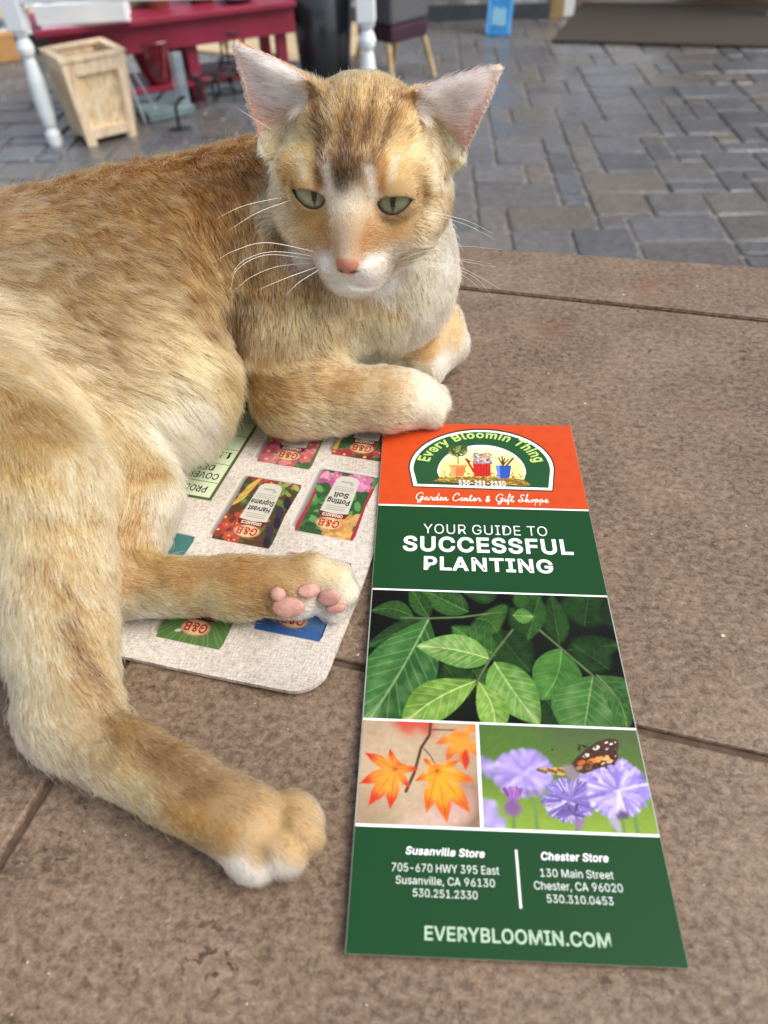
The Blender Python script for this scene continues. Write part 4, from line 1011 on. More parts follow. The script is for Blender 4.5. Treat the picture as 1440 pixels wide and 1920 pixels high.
lf((900, 80), (845, 290), 120, '#2a562a', '#214621', '#3f6e3a', soft=1)
lf((775, 165), (875, 170), 100, '#467e40', '#4f8a46', '#7fb070', peak=.5)
lf((1010, 322), (915, 575), 240, '#3a7436', '#467f3e', '#6aa05c', bow=.08, peak=.48)
lf((686, 392), (905, 695), 235, '#5a9448', '#67a152', '#b6d6a0', bow=-.02, peak=.42, nv=7)
lf((612, 478), (235, 705), 205, '#72a84e', '#63983f', '#c8dfa6', bow=-.06, peak=.55, nv=6)
lf((604, 480), (690, 760), 150, '#6aa048', '#7db158', '#c2dca0', bow=.1, peak=.55, nv=5)
lf((1162, 452), (1105, 800), 330, '#39703a', '#447e42', '#86b27c', peak=.5, nv=7)
lf((1180, 450), (1370, 640), 150, '#2f6430', '#3a7238', '#6c9c62', bow=.14, peak=.5)
lf((1180, 450), (1330, 720), 120, '#2b5a2c', '#356834', '#6c9c62', bow=.12, peak=.55)
for a in ([(240, 182), (370, 184), (530, 176), (720, 150)], [(600, 490), (660, 385), (700, 330), (775, 235)], [(905, 235), (1000, 315), (1160, 450), (1290, 570)]):
    cv.line([L2(*p) for p in a], 0.0011, '#3c5638'); cv.line([L2(*p) for p in a], 0.0004, '#6c8464', .7)
cv.noise(0.10, 9); cv.noise(0.08, 5); cv.noise(0.05, 2)
cv.im = cv.im * np.array([0.92, 0.80, 0.62])
panel_build(cv, cs, wd, ht, 'leaf_photograph')

def L3(x, y): return iq(bro_uv(650 + x / 2.3607, 1340 + y / 2.3607))
sdiv = [(bro_uv(895, 1360) - pc[3])[0] / (pc[2] - pc[3])[0], (bro_uv(904, 1555) - uvat(0, tl[3]))[0] / (uvat(1, trr[3]) - uvat(0, tl[3]))[0]]
def mixt(s, k): return tl[k] + (trr[k] - tl[k]) * s
g2 = 0.006
pc = [uvat(0.004, tl[2] + hw), uvat(sdiv[0] - g2, mixt(sdiv[0], 2) + hw), uvat(sdiv[1] - g2, mixt(sdiv[1], 3) - hw), uvat(0.004, tl[3] - hw)]
cv, cs, wd, ht = panel(pc, 0.00028, '#b49a80'); iq = inverse_quad(cs, wd, ht)
cv.blob(L3(200, 300), 0.02, '#c8b393', 1, hard=.8); cv.blob(L3(300, 130), 0.018, '#bfa98c', .8, hard=.8)
cv.blob(L3(560, 430), 0.016, '#7d5f48', .9, 0.012, .9, .9); cv.blob(L3(500, 420), 0.010, '#d0a49c', .8, 0.006, .9, .9); cv.blob(L3(380, 480), 0.016, '#d8b8ac', .8, 0.006, .3, .9); cv.blob(L3(80, 440), 0.014, '#8a745c', .6, hard=.8)
def maple(c, tips, inner, c1, c2, soft=0):
    c = np.array(L3(*c)); ts = [np.array(L3(*t)) for t in tips]; poly = []
    for i, t in enumerate(ts):
        n = ts[(i + 1) % len(ts)]; d = t - c; pr = np.array([-d[1], d[0]]) * 0.16
        poly += [c + d * .5 + pr * -1, c + d * .72 - pr * .75, t, c + d * .72 + pr * .75, c + d * .5 + pr]
        m = (t + n) / 2 - c; poly.append(c + m / max(np.linalg.norm(m), 1e-6) * np.linalg.norm(d) * inner)
    cv.fill(poly, c2, 1, soft)
    for t in ts:
        d = t - c; pr = np.array([-d[1], d[0]]) * .15
        cv.fill([c + d * .1 - pr, c + d * .55 - pr, c + d * .72, c + d * .55 + pr, c + d * .1 + pr], c1, .85, 3)
        if not soft: cv.line([c, c + d * .85], 0.0004, '#8a3018', .55)
cv.fill([L3(200, 30), L3(230, 70), L3(290, 110), L3(300, 60), L3(380, 110), L3(390, 30)], '#c8402a', .9, 5)
maple((500, 90), [(600, 40), (610, 200), (530, 250), (440, 215), (390, 135), (470, 60)], .36, '#e89a38', '#d9612c', 1)
cv.fill([L3(505, 180), L3(525, 250), L3(545, 210), L3(530, 150)], '#c22a22', .9, 1)
cv.line([L3(372, 40), L3(366, 95), L3(330, 150), L3(300, 260), L3(262, 345)], 0.0011, '#5c3a2c'); cv.line([L3(380, 70), L3(470, 72)], 0.0006, '#6a4634'); cv.line([L3(338, 152), L3(370, 185), L3(400, 240)], 0.0005, '#6a4634')
maple((215, 245), [(190, 155), (80, 175), (55, 312), (95, 410), (192, 425), (280, 330), (320, 245)], .34, '#e8a038', '#d23c26')
maple((400, 250), [(335, 195), (500, 205), (572, 298), (550, 440), (445, 485), (352, 440), (300, 300)], .36, '#eda52e', '#dc6a26')
cv.noise(0.05, 4); cv.im *= 0.80
panel_build(cv, cs, wd, ht, 'maple_photograph')

pc = [uvat(sdiv[0] + g2, mixt(sdiv[0], 2) + hw), uvat(0.996, trr[2] + hw), uvat(0.996, trr[3] - hw), uvat(sdiv[1] + g2, mixt(sdiv[1], 3) - hw)]
cv, cs, wd, ht = panel(pc, 0.00028, '#5c7a2e'); iq = inverse_quad(cs, wd, ht)
gx = (cv.Vv / ht)
cv.lay(np.clip(gx * 1.4 - .5, 0, 1), '#4a5a3e'); cv.lay(np.clip(1 - gx * 2.0, 0, 1), '#8aa640', .9); cv.blob(L3(700, 120), .02, '#4f7a22', .6, hard=.8)
def pom(c, r, n, c1, c2, c3, blur, seed, up=-1.5, spread=2.6, ln=1.0):
    rg = random.Random(seed); c = np.array(c, float); old = cv.im.copy()
    if n > 100 and spread > 1:
        g_ = c + (np.array([math.cos(up), math.sin(up)]) * r * .38 if spread < 2.2 else 0); cv.blob(L3(*g_), r * 6.4e-5, lin(c2) * .9, .95, r * 6.0e-5, 0, 2.5)
    for k in range(n):
        a = up + rg.uniform(-spread, spread); l = r * rg.uniform(.55, 1.05) * ln
        tip = c + l * np.array([math.cos(a) * 1.0, math.sin(a) * .82]); mid = c + (tip - c) * rg.uniform(.02, .6)
        cv.line([L3(*mid), L3(*tip)], 0.0007 * rg.uniform(.6, 1.2) * (1.5 if blur else 1), lin(rg.choice([c1, c1, c2, c2, c3])) * rg.uniform(.62, 1.2), .9)
    if blur:
        b = Canvas.blur(cv.im, blur); d = np.abs(cv.im - old).sum(2) > 1e-5
        m = Canvas.blur(d.astype(float), blur)[..., None]; cv.im = old * (1 - np.clip(m * 1.5, 0, 1)) + b * np.clip(m * 1.5, 0, 1)
LV = ('#b3a0e0', '#9480cc', '#d0c4f2')
for a in ([(815, 350), (835, 420), (845, 520)], [(740, 455), (738, 520)], [(1020, 460), (1020, 520)], [(1215, 430), (1230, 530)], [(1275, 430), (1290, 530)], [(1170, 440), (1190, 520)]):
    cv.line([L3(*p) for p in a], 0.0013, '#6a8a4a')
pom((600, 240), 60, 60, *LV, 3, 21); pom((620, 420), 55, 60, *LV, 3, 22, -.8); pom((650, 490), 60, 60, *LV, 3, 23)
pom((780, 262), 128, 460, *LV, 2, 24, -1.5, 3.14)
cv.blob(L3(820, 345), .0035, '#6a5474', .7, .0016, 0, 1)
pom((1160, 290), 130, 260, *LV, 1, 25); pom((735, 400), 92, 130, '#9a68b8', '#83509e', '#c08ad4', 0, 26, -1.57, .5)
cv.blob(L3(735, 415), .0036, '#7c4c94', .85, .0036, 0, 1.4)
pom((985, 378), 118, 460, '#9c8ad2', '#7a68b4', '#c8bcec', 0, 27, -1.57, 3.14)
pom((995, 440), 62, 70, '#6a5a9c', '#8474bc', '#4c3f74', 0, 28, -1.57, 1.9)
pom((1205, 335), 140, 520, '#b9abe8', '#8f7cd4', '#d8cef6', 1, 29, -1.57, 3.14)
pom((1220, 452), 30, 40, '#6a5474', '#54405c', '#8474bc', 2, 30, -1.57, 1.8)
cv.fill([L3(995, 462), L3(1055, 462), L3(1040, 515), L3(1020, 515)], '#8d6a9c', .8, 1); cv.blob(L3(1185, 470), .002, '#b8a4d0', .8, .005, .3, 1)
# butterfly
wing = [(985, 235), (1010, 195), (1060, 150), (1110, 118), (1160, 102), (1200, 108), (1208, 130), (1196, 160), (1205, 190), (1185, 215), (1120, 235), (1050, 262)]
cv.fill([L3(*p) for p in wing], '#4a3226')
for p, r, c in (((1120, 195), 26, '#e0964a'), ((1085, 205), 22, '#d97c34'), ((1040, 212), 20, '#c8602a'), ((1150, 190), 20, '#e2b070'), ((1165, 205), 16, '#dca868'), ((1060, 180), 16, '#e8dccb'), ((1105, 145), 17, '#eee6da'), ((1075, 232), 18, '#8a5a3c'), ((1030, 235), 16, '#9a7a62'), ((1155, 150), 9, '#f0e8dc'), ((1172, 128), 8, '#efe6da'), ((1150, 122), 8, '#e8ddd0'), ((1190, 120), 5, '#f0e8dc'), ((1190, 150), 5, '#e8ddd0'), ((1192, 180), 6, '#e3d3bd'), ((1135, 215), 10, '#d8b890')):
    cv.blob(L3(*p), r / 2.36 * k_ * 2.6, c, .95, r / 2.36 * k_ * 1.4, rad(25), 3)
rg = random.Random(4)
for _ in range(36):
    cv.blob(L3(rg.uniform(1020, 1195), rg.uniform(130, 235)), .0005, '#33221a', .8, .0009, rg.uniform(0, 3))
cv.fill([L3(835, 238), L3(870, 236), L3(985, 232), L3(985, 262), L3(950, 270), L3(880, 255)], '#c89a5c'); 
for k in range(9): cv.blob(L3(850 + 15 * k, 245 + (k % 3) * 5), .0008, '#4a382a', .8)
cv.fill([L3(950, 225), L3(1000, 222), L3(1030, 270), L3(1010, 300), L3(975, 270)], '#8a7d84', .9, 1)
cv.blob(L3(910, 155), .0005, '#2a3018')
cv.noise(0.04, 4); cv.im *= 0.86
panel_build(cv, cs, wd, ht, 'chive_photograph')
# ------------------------------------------------------------------ things standing on the paving behind
G = GROUND
def wood_mat(name, c1, c2, knot, rough=0.6, axis=(9, 9, 1.2), scale=7):
    m, t, p = new_mat(name)
    tc = t.nodes.new('ShaderNodeTexCoord'); mp = t.nodes.new('ShaderNodeMapping'); mp.inputs['Scale'].default_value = axis
    t.links.new(tc.outputs['Object'], mp.inputs[0])
    n = t.nodes.new('ShaderNodeTexNoise'); n.inputs['Scale'].default_value = scale; n.inputs['Detail'].default_value = 6; n.inputs['Distortion'].default_value = 1.2
    t.links.new(mp.outputs[0], n.inputs['Vector'])
    r = t.nodes.new('ShaderNodeValToRGB')
    r.color_ramp.elements[0].position = 0.25; r.color_ramp.elements[0].color = (*lin(knot), 1)
    r.color_ramp.elements[1].position = 0.7; r.color_ramp.elements[1].color = (*lin(c2), 1)
    e = r.color_ramp.elements.new(0.42); e.color = (*lin(c1), 1)
    t.links.new(n.outputs['Fac'], r.inputs[0]); t.links.new(r.outputs[0], p.inputs['Base Color'])
    p.inputs['Roughness'].default_value = rough
    return m
M_CEDAR = wood_mat('raw_cedar', '#d8c09e', '#eedfc6', '#a87c50')
M_CEDAR2 = wood_mat('raw_cedar_slat', '#d6ba8c', '#efe2c8', '#a3743f', axis=(5, 5, 1.6), scale=11)
M_WHITEP = noise_mat('white_paint', '#dfe9ee', '#ecf3f6', 6, 0.45)
M_MAROON = noise_mat('maroon_paint', '#7a1730', '#8c2340', 5, 0.5)
M_IRON = noise_mat('black_iron', '#131416', '#232427', 30, 0.5)
M_STEEL = noise_mat('galvanised_steel', '#8fa0ad', '#b4c0c8', 14, 0.4, metal=0.6)

# white frame with two turned legs
l1p = at(106, 272, G); l2p = at(685, -9, G + 0.55); l2p[2] = G
fr = empty('white_display_frame', tuple(l1p)); tag(fr, 'white painted wooden frame with two turned legs, rail overhead', 'frame')
prof = [(.030, 0), (.034, .02), (.034, .05), (.024, .075), (.031, .095), (.035, .13), (.037, .20), (.034, .27), (.026, .335), (.022, .355), (.033, .375), (.036, .395), (.030, .415), (.022, .43), (.033, .447), (.035, .46)]
def rel(p): return (p[0] - l1p[0], p[1] - l1p[1], p[2] - l1p[2])
fa = math.atan2(l2p[1] - l1p[1], l2p[0] - l1p[0])
for q in (l1p, l2p):
    c = rel(q); b = MB().lathe(c, prof, 20); b.box((c[0], c[1], .46 + .14), (.075, .075, .28), fa, .004)
    b.build('leg', M_WHITEP, fr, smooth=False)
mid = rel((l1p + l2p) / 2); Lf = np.linalg.norm((l2p - l1p)[:2])
MB().box((mid[0], mid[1], .61), (Lf - .076, .03, .115), fa, .003).build('rail', M_WHITEP, fr)
MB().box((mid[0], mid[1], .756), (Lf + .16, .16, .028), fa, .004).build('top_board', M_WHITEP, fr)

# cedar planter: four corner posts, slatted sides, a rim and low rails
FLb, FRb, BLb = at(170, 275, G), at(255, 255, G), at(133, 260, G)
uu = (FRb - FLb)[:2]; W_ = np.linalg.norm(uu); uu /= W_; vv = np.array([-uu[1], uu[0]])
pl = empty('cedar_planter', (FLb[0], FLb[1], G), math.atan2(uu[1], uu[0])); tag(pl, 'unpainted cedar planter box with slatted sides and tapered shape', 'planter')
PH, TP = .35, 1.22
def pc_(a, b, z, out=0.0):       # a, b in 0..1 round the box, z height; the sides lean outwards
    k = 1 + (TP - 1) * z / PH; c = W_ / 2
    return (c + (a - .5) * (W_ + 2 * out) * k, c + (b - .5) * (W_ + 2 * out) * k, z)
def slab(b, s, a0, a1, z0, z1, o0, o1):     # a board on side s
    f = [lambda a, z, o: pc_(a, -0.0, z, o), lambda a, z, o: pc_(1, a, z, o), lambda a, z, o: pc_(1 - a, 1, z, o), lambda a, z, o: pc_(0, 1 - a, z, o)][s]
    b.hexa([f(a0, z0, o1), f(a1, z0, o1), f(a1, z0, o0), f(a0, z0, o0), f(a0, z1, o1), f(a1, z1, o1), f(a1, z1, o0), f(a0, z1, o0)])
sl = MB()
for s in range(4):
    for k in range(5): slab(sl, s, .12 + .152 * k + .003, .12 + .152 * (k + 1) - .003, .03, PH - .012, -.022, -.010)
sl.build('slats', M_CEDAR2, pl)
for s in range(4):
    b = MB(); slab(b, s, .855, .992, 0, PH - .006, -.010, .006); slab(b, (s + 1) % 4, -.012, .145, 0, PH - .0063, -.0102, .0058); b.build('corner_post', M_CEDAR, pl)
    b = MB(); slab(b, s, .148, .852, PH - .060, PH - .006, -.0095, .004); b.build('top_rail', M_CEDAR, pl)
    b = MB(); slab(b, s, .148, .852, .028, .070, -.0095, .004); b.build('low_rail', M_CEDAR, pl)
b = MB()
for s in range(4): slab(b, s, 0.0, .93, PH - .004, PH + .010, -.022, .010)
b.build('rim', M_CEDAR, pl)
b = MB(); b.hexa([pc_(.1, .1, .1), pc_(.9, .1, .1), pc_(.9, .9, .1), pc_(.1, .9, .1), pc_(.1, .1, .2), pc_(.9, .1, .2), pc_(.9, .9, .2), pc_(.1, .9, .2)]); b.build('liner', noise_mat('brown_liner', '#5a4230', '#7a5c42', 20, .9), pl)

# maroon bench with a low shelf
bl, brr = at(87, 57, G + .40), at(546, 1, G + .40)
bd = (brr - bl)[:2]; bd /= np.linalg.norm(bd); bn = np.array([-bd[1], bd[0]]); ba = math.atan2(bd[1], bd[0])
bn_o = empty('maroon_bench', (bl[0], bl[1], G), ba); tag(bn_o, 'long maroon painted bench with a low shelf, loaded with garden goods', 'bench')
BL_ = 1.20
MB().box((BL_ / 2 - .03, .21, .388), (BL_ + .06, .46, .026), 0, .004).build('bench_top', M_MAROON, bn_o)
MB().box((BL_ / 2, .022, .318), (BL_ - .02, .024, .114), 0, .002).box((BL_ / 2, .40, .318), (BL_ - .02, .024, .114), 0, .002).build('apron', M_MAROON, bn_o)
MB().box((BL_ / 2, .20, .090), (BL_ - .04, .34, .024), 0, .003).build('low_shelf', M_MAROON, bn_o)
for x in (.06, .65, 1.12):
    for y in (.06, .365): MB().box((x, y, .131), (.055, .045, .260), 0, .003).build('leg', M_MAROON, bn_o)
def on_bench(x, y, z): q = bl[:2] + bd * x + bn * y; return (q[0], q[1], G + z)

# white pot carrier with round holes, on a pink sheet
tr = empty('pot_carrier', on_bench(-.03, .03, .4155), ba - rad(17)); tag(tr, 'white plastic pot carrier tray with three round holes', 'tray')
bm = bmesh.new(); tw, td, th_ = .40, .17, .075
def tray_top():
    ol_ = np.array([(0, 0), (tw, 0), (tw, td), (0, td)], float)
    holes = [np.array([(tw * (k + .5) / 3 + .052 * math.cos(a), td / 2 + .052 * math.sin(a)) for a in np.linspace(0, 2 * math.pi, 20, endpoint=False)]) for k in range(3)]
    return fill_loops([ol_] + holes), holes
(vt, ft), holes = tray_top()
V_ = [(x, y, th_) for x, y in vt]; F_ = list(ft)
def wall_ring(pts, z0, z1, shrink=1.0, ctr=None):
    b0_ = len(V_); n = len(pts)
    for (x, y) in pts: V_.append((x, y, z1))
    for (x, y) in pts:
        if ctr is not None: x, y = ctr[0] + (x - ctr[0]) * shrink, ctr[1] + (y - ctr[1]) * shrink
        V_.append((x, y, z0))
    for i in range(n): F_.append((b0_ + i, b0_ + (i + 1) % n, b0_ + n + (i + 1) % n, b0_ + n + i))
    return b0_ + n
o4 = [(0, 0), (tw, 0), (tw, td), (0, td)]
k0 = wall_ring(o4, 0, th_)
F_.append((k0 + 3, k0 + 2, k0 + 1, k0))
bm.free()
mesh_np('tray_shell', V_, F_, M_WHITEP, tr)
cup = MB()
for h in holes:
    c_ = h.mean(0); cup.lathe((c_[0], c_[1], 0), [(.036, .006), (.0515, .0745)], 20, cap=False); cup.lathe((c_[0], c_[1], 0), [(.001, .006), (.036, .006)], 20, cap=False)
cup.build('cup_wells', noise_mat('dark_well', '#1c1c1e', '#2b2b2d', 10, .7), tr)
ps = MB().box((.16, .10, 0), (.40, .20, .010), 0, .002).build('paper_stack', noise_mat('pink_paper', '#d9b4c8', '#e4c4d4', 8, .7)); ps.location = on_bench(.02, .0, .4062); ps.rotation_euler = (0, 0, ba - rad(8))
tag(ps, 'pale pink sheets lying under the white pot carrier', 'paper')
# goods cut by the top edge
def lathe_thing(name, label, cat, loc, prof, mat, part=None, n=28, cap=True):
    o = MB().lathe((0, 0, 0), prof, n, cap).build(name, mat, None, smooth=True); o.location = loc; return tag(o, label, cat)
terr = noise_mat('terracotta', '#9a6a4c', '#b4835f', 12, .8)
lathe_thing('clay_saucer', 'small brown clay pot on the maroon bench nearest the white tray', 'pot', on_bench(.56, .22, .4015), [(.05, 0), (.065, .09), (.072, .092), (.072, .11), (.064, .11), (.048, .012), (.001, .012)], terr)
lathe_thing('clay_saucer', 'second brown clay pot on the maroon bench, between its neighbour and the blue dish', 'pot', on_bench(.78, .22, .4015), [(.055, 0), (.075, .08), (.08, .082), (.08, .10), (.07, .10), (.05, .012), (.001, .012)], noise_mat('dark_clay', '#6e4436', '#84523f', 12, .8))
lathe_thing('shallow_dish', 'shallow blue grey dish at the far end of the maroon bench', 'dish', on_bench(.94, .13, .4015), [(.05, 0), (.09, .02), (.10, .03), (.096, .032), (.05, .008), (.001, .008)], noise_mat('blue_glaze', '#53606c', '#76848f', 9, .25))
bk = MB().box((0, 0, .10), (.20, .14, .2), 0, .006).build('seed_crate', noise_mat('brown_crate', '#7c6a50', '#9c8a68', 14, .8)); bk.location = on_bench(.42, .34, .4015); bk.rotation_euler = (0, 0, ba); tag(bk, 'brown crate at the back of the maroon bench', 'crate')
# glazed pot on the low shelf
gp = on_bench(.47, .10, .1032)
pot = empty('glazed_pot', gp); tag(pot, 'shiny dark red glazed pot on the bench shelf beside the planter', 'pot')
MB().lathe((0, 0, 0), [(.055, 0), (.058, .012), (.085, .07), (.104, .13), (.108, .165), (.112, .185), (.114, .195), (.105, .197), (.098, .185), (.092, .13), (.05, .03), (.001, .03)], 36).build('body', noise_mat('red_glaze', '#5c0618', '#740c22', 5, .08, coat=1.0), pot, smooth=True)
for a, z, r in ((-1.9, .19, .006), (-1.3, .186, .007), (-.9, .184, .006)):
    pass
# iron scroll stands
def scroll(cx, s, r0, z, turns=1.35, n=30):
    return [(cx + s * (r0 * (1 - .75 * t)) * math.cos(t * turns * 6.28), 0, z + (r0 * (1 - .75 * t)) * math.sin(t * turns * 6.28)) for t in np.linspace(0, 1, n)]
def iron_stand(loc, rz, label, k=1.0):
    st = empty('scroll_plant_stand', loc, rz); tag(st, label, 'plant stand', 'iron scroll stands by the maroon bench')
    b = MB(); b.tube([(.10 * k * math.cos(a), .10 * k * math.sin(a), .20 * k) for a in np.linspace(0, 6.28, 28)], .005, 6); b.build('ring', M_IRON, st)
    b = MB(); b.tube([(.075 * k * math.cos(a), .075 * k * math.sin(a), .06 * k) for a in np.linspace(0, 6.28, 28)], .004, 6); b.build('ring', M_IRON, st)
    for q in range(3):
        a = q * 2.094; R_ = Matrix.Rotation(a, 3, 'Z')
        b = MB(); b.tube([R_ @ Vector((.10 * k, 0, .20 * k)), R_ @ Vector((.07 * k, 0, .12 * k)), R_ @ Vector((.075 * k, 0, .05 * k)), R_ @ Vector((.11 * k, 0, .006))], .006, 6)
        b.tube([R_ @ Vector((x, y, z)) for x, y, z in scroll(.055 * k, 1, .035 * k, .15 * k)], .004, 6); b.build('leg', M_IRON, st)
iron_stand(on_bench(.86, .10, .1025), .4, 'black iron scroll stand on the bench shelf, behind the cat\'s ear', .95)
for i, (px, py, r, lb) in enumerate(((388, 198, .1, 'low black iron scroll stand on the paving, nearest the steel sheet'), (430, 188, 1.2, 'low black iron scroll stand on the paving, middle one by the bench'), (470, 186, 2.2, 'low black iron scroll stand on the paving beside the cat\'s head'))):
    p = at(px, py, G); iron_stand((p[0], p[1], G + .004), r, lb, .62)
# galvanised sheet stand, blue stakes, slate tray
p = at(352, 212, G)
gs = empty('steel_garden_stake', (p[0], p[1], G + .003), rad(20)); tag(gs, 'upright galvanised steel garden marker with a round white foot', 'garden stake')
MB().box((0, 0, .14), (.045, .012, .25), 0, .003).build('blade', M_STEEL, gs); MB().lathe((0, -.02, 0), [(.035, 0), (.035, .012), (.02, .03), (.001, .034)], 18).build('foot', M_WHITEP, gs, smooth=True)
MB().tube([(-.035, 0, .02), (-.032, 0, .27)], .005, 8).build('rod', M_STEEL, gs)
p = at(285, 232, G)
rk = empty('steel_frame_stand', (p[0], p[1], G + .003), rad(25)); tag(rk, 'blue grey folded metal frame leaning beside the cedar planter', 'metal frame')
MB().tube([(-.03, 0, .004), (-.07, .05, .30)], .007, 8).tube([(.05, .03, .004), (-.05, .06, .30)], .006, 8).build('upright', M_STEEL, rk)
MB().box((.10, .10, .022), (.24, .20, .038), rad(6), .004).build('tray', noise_mat('slate', '#5a6c70', '#71858a', 10, .5), rk)
p = at(338, 246, G)
sk = empty('iron_hook_stake', (p[0], p[1], G + .003)); tag(sk, 'thin black iron hook stake in front of the slate tray', 'stake')
MB().tube([(0, 0, .0), (0, 0, .10), (.02, .01, .13), (.05, .02, .14)], .008, 8).build('hook', M_IRON, sk); MB().tube([(-.05, 0, .006), (.05, .02, .006)], .006, 6).build('foot', M_IRON, sk)

# dark bin
p = at(611, 138, G)
bn2 = empty('waste_bin', (p[0], p[1], G + .003)); tag(bn2, 'tall smoky black plastic bin behind the cat\'s head', 'bin')
m_bin, t_, pb_ = new_mat('smoky_plastic'); pb_.inputs['Base Color'].default_value = (*lin('#2a2f33'), 1); pb_.inputs['Roughness'].default_value = .25; pb_.inputs['Coat Weight'].default_value = .5
MB().lathe((0, 0, 0), [(.135, 0), (.14, .01), (.185, .56), (.176, .56), (.13, .02), (.001, .02)], 40).build('shell', m_bin, bn2, smooth=True)
MB().lathe((0, 0, 0), [(.184, .545), (.196, .55), (.198, .575), (.186, .58), (.178, .57), (.178, .55)], 40, cap=False).build('rim', m_bin, bn2, smooth=True)
# patterned bag basket on wooden legs
FL2, FR2 = at(737, 165, G), at(800, 145, G)
cd_ = (FR2 - FL2)[:2]; cw = np.linalg.norm(cd_); ca2 = math.atan2(cd_[1], cd_[0])
ch = empty('woven_basket_stand', (FL2[0], FL2[1], G + .003), ca2); tag(ch, 'dark woven basket with a plum base on splayed wooden legs', 'basket stand')
def woven():
    m, t, p = new_mat('woven_dark'); tc = t.nodes.new('ShaderNodeTexCoord')
    br = t.nodes.new('ShaderNodeTexChecker'); br.inputs['Scale'].default_value = 95; br.inputs['Color1'].default_value = (*lin('#23242c'), 1); br.inputs['Color2'].default_value = (*lin('#6e6f74'), 1)
    t.links.new(tc.outputs['Object'], br.inputs[0]); t.links.new(br.outputs[0], p.inputs['Base Color']); p.inputs['Roughness'].default_value = .8; return m
MB().box((cw / 2, .13, .20 + .075 + .20), (cw + .02, .27, .40), 0, .02).build('basket', woven(), ch)
MB().box((cw / 2, .13, .20 + .036), (cw + .012, .262, .076), 0, .012).build('base', noise_mat('plum_cloth', '#2c1524', '#3d1c30', 20, .8), ch)
for x, y in ((0, 0), (cw, 0), (0, .26), (cw, .26)):
    ox_, oy_ = (-.03 if x == 0 else .03), (-.03 if y == 0 else .03)
    MB().tube([(x + ox_, y + oy_, .0), (x, y + (.03 if y == 0 else -.03), .20)], [.012, .016], 10).build('leg', noise_mat('pale_wood', '#a58d66', '#c2aa82', 10, .5), ch)

# shop front: stone wall, door post, dark doorway, gap added behind for sky glints
w0, w1 = at(800, 39, G), at(1028, 34, G)
wd_ = (w1 - w0)[:2]; wl = np.linalg.norm(wd_); wd_ /= wl; wa_ = math.atan2(wd_[1], wd_[0])
shop = empty('shop_building', (w0[0], w0[1], G), wa_); tag(shop, 'stone faced shop wall with a tan door post, beyond the paving', 'building')
def stone():
    m, t, p = new_mat('pale_ledge_stone'); tc = t.nodes.new('ShaderNodeTexCoord'); mp = t.nodes.new('ShaderNodeMapping'); mp.inputs['Rotation'].default_value = (rad(90), 0, 0)
    t.links.new(tc.outputs['Object'], mp.inputs[0])
    b = t.nodes.new('ShaderNodeTexBrick'); b.inputs['Scale'].default_value = 5; b.inputs['Color1'].default_value = (*lin('#b9b6b1'), 1); b.inputs['Color2'].default_value = (*lin('#8b8782'), 1); b.inputs['Mortar'].default_value = (*lin('#6a6764'), 1); b.inputs['Mortar Size'].default_value = .015; b.inputs['Row Height'].default_value = .3
    t.links.new(mp.outputs[0], b.inputs[0])
    n = t.nodes.new('ShaderNodeTexNoise'); n.inputs['Scale'].default_value = 14; n.inputs['Detail'].default_value = 6; t.links.new(tc.outputs['Object'], n.inputs['Vector'])
    x = t.nodes.new('ShaderNodeMix'); x.data_type = 'RGBA'; x.blend_type = 'OVERLAY'; x.inputs[0].default_value = .6
    t.links.new(b.outputs[0], x.inputs[6]); t.links.new(n.outputs['Fac'], x.inputs[7]); t.links.new(x.outputs[2], p.inputs['Base Color']); p.inputs['Roughness'].default_value = .85; return m
M_DARKW = noise_mat('dark_plank', '#3a2d22', '#4c3b2c', 5, .6)
MB().box((wl / 2 - .35, .15, 1.15), (wl + .7, .3, 2.3)).build('stone_wall', stone(), shop)
MB().box((wl / 2 - .35, -.012, .045), (wl + .7, .02, .09)).build('skirting', noise_mat('grey_base', '#3d4248', '#4a5056', 10, .7), shop)
MB().box((wl + .05, .06, 1.05), (.095, .16, 2.1), 0, .004).build('door_post', wood_mat('tan_post', '#a08258', '#b89a6c', '#7a5c38'), shop)
MB().box((wl + .135, .08, 1.05), (.07, .12, 2.1), 0, .004).build('door_trim', M_WHITEP, shop)
MB().box((wl + 1.35, .15, 2.22), (2.7, .3, .16)).box((wl + 2.68, .15, 1.06), (.30, .3, 2.13)).build('door_header', M_DARKW, shop)
MB().box((wl + 1.35, 2.75, 2.36), (4.4, 5.1, .1)).box((wl - .3, 2.6, 1.15), (.1, 4.6, 2.26)).box((wl + 3.6, 2.6, 1.15), (.1, 4.6, 2.26)).box((wl + .4, 5.2, 1.15), (1.4, .1, 2.3)).box((wl + 2.9, 5.2, 1.15), (1.4, .1, 2.3)).build('room_shell', M_DARKW, shop)  # unseen room; its back wall gap is added to reflect sky off the paving
fl_ = MB().box((wl + 1.4, 2.75, -.018), (3.3, 4.9, .05)).build('shop_floor', noise_mat('brown_floor', '#6b5440', '#86694e', 6, .35)); fl_.location = (w0[0], w0[1], G); fl_.rotation_euler = (0, 0, wa_); tag(fl_, kind='structure')
# entrance rug
rq = [at(1035, 81, G), at(1700, 99, G), at(1640, 14, G), at(1092, 9, G)]
rug = MB().prism([tuple(q[:2]) for q in rq], G + .006, G + .016).build('door_mat', noise_mat('brown_rug', '#322d27', '#403931', 120, .95, bump=.4)); tag(rug, 'large dark brown mat lying before the shop doorway', 'rug')
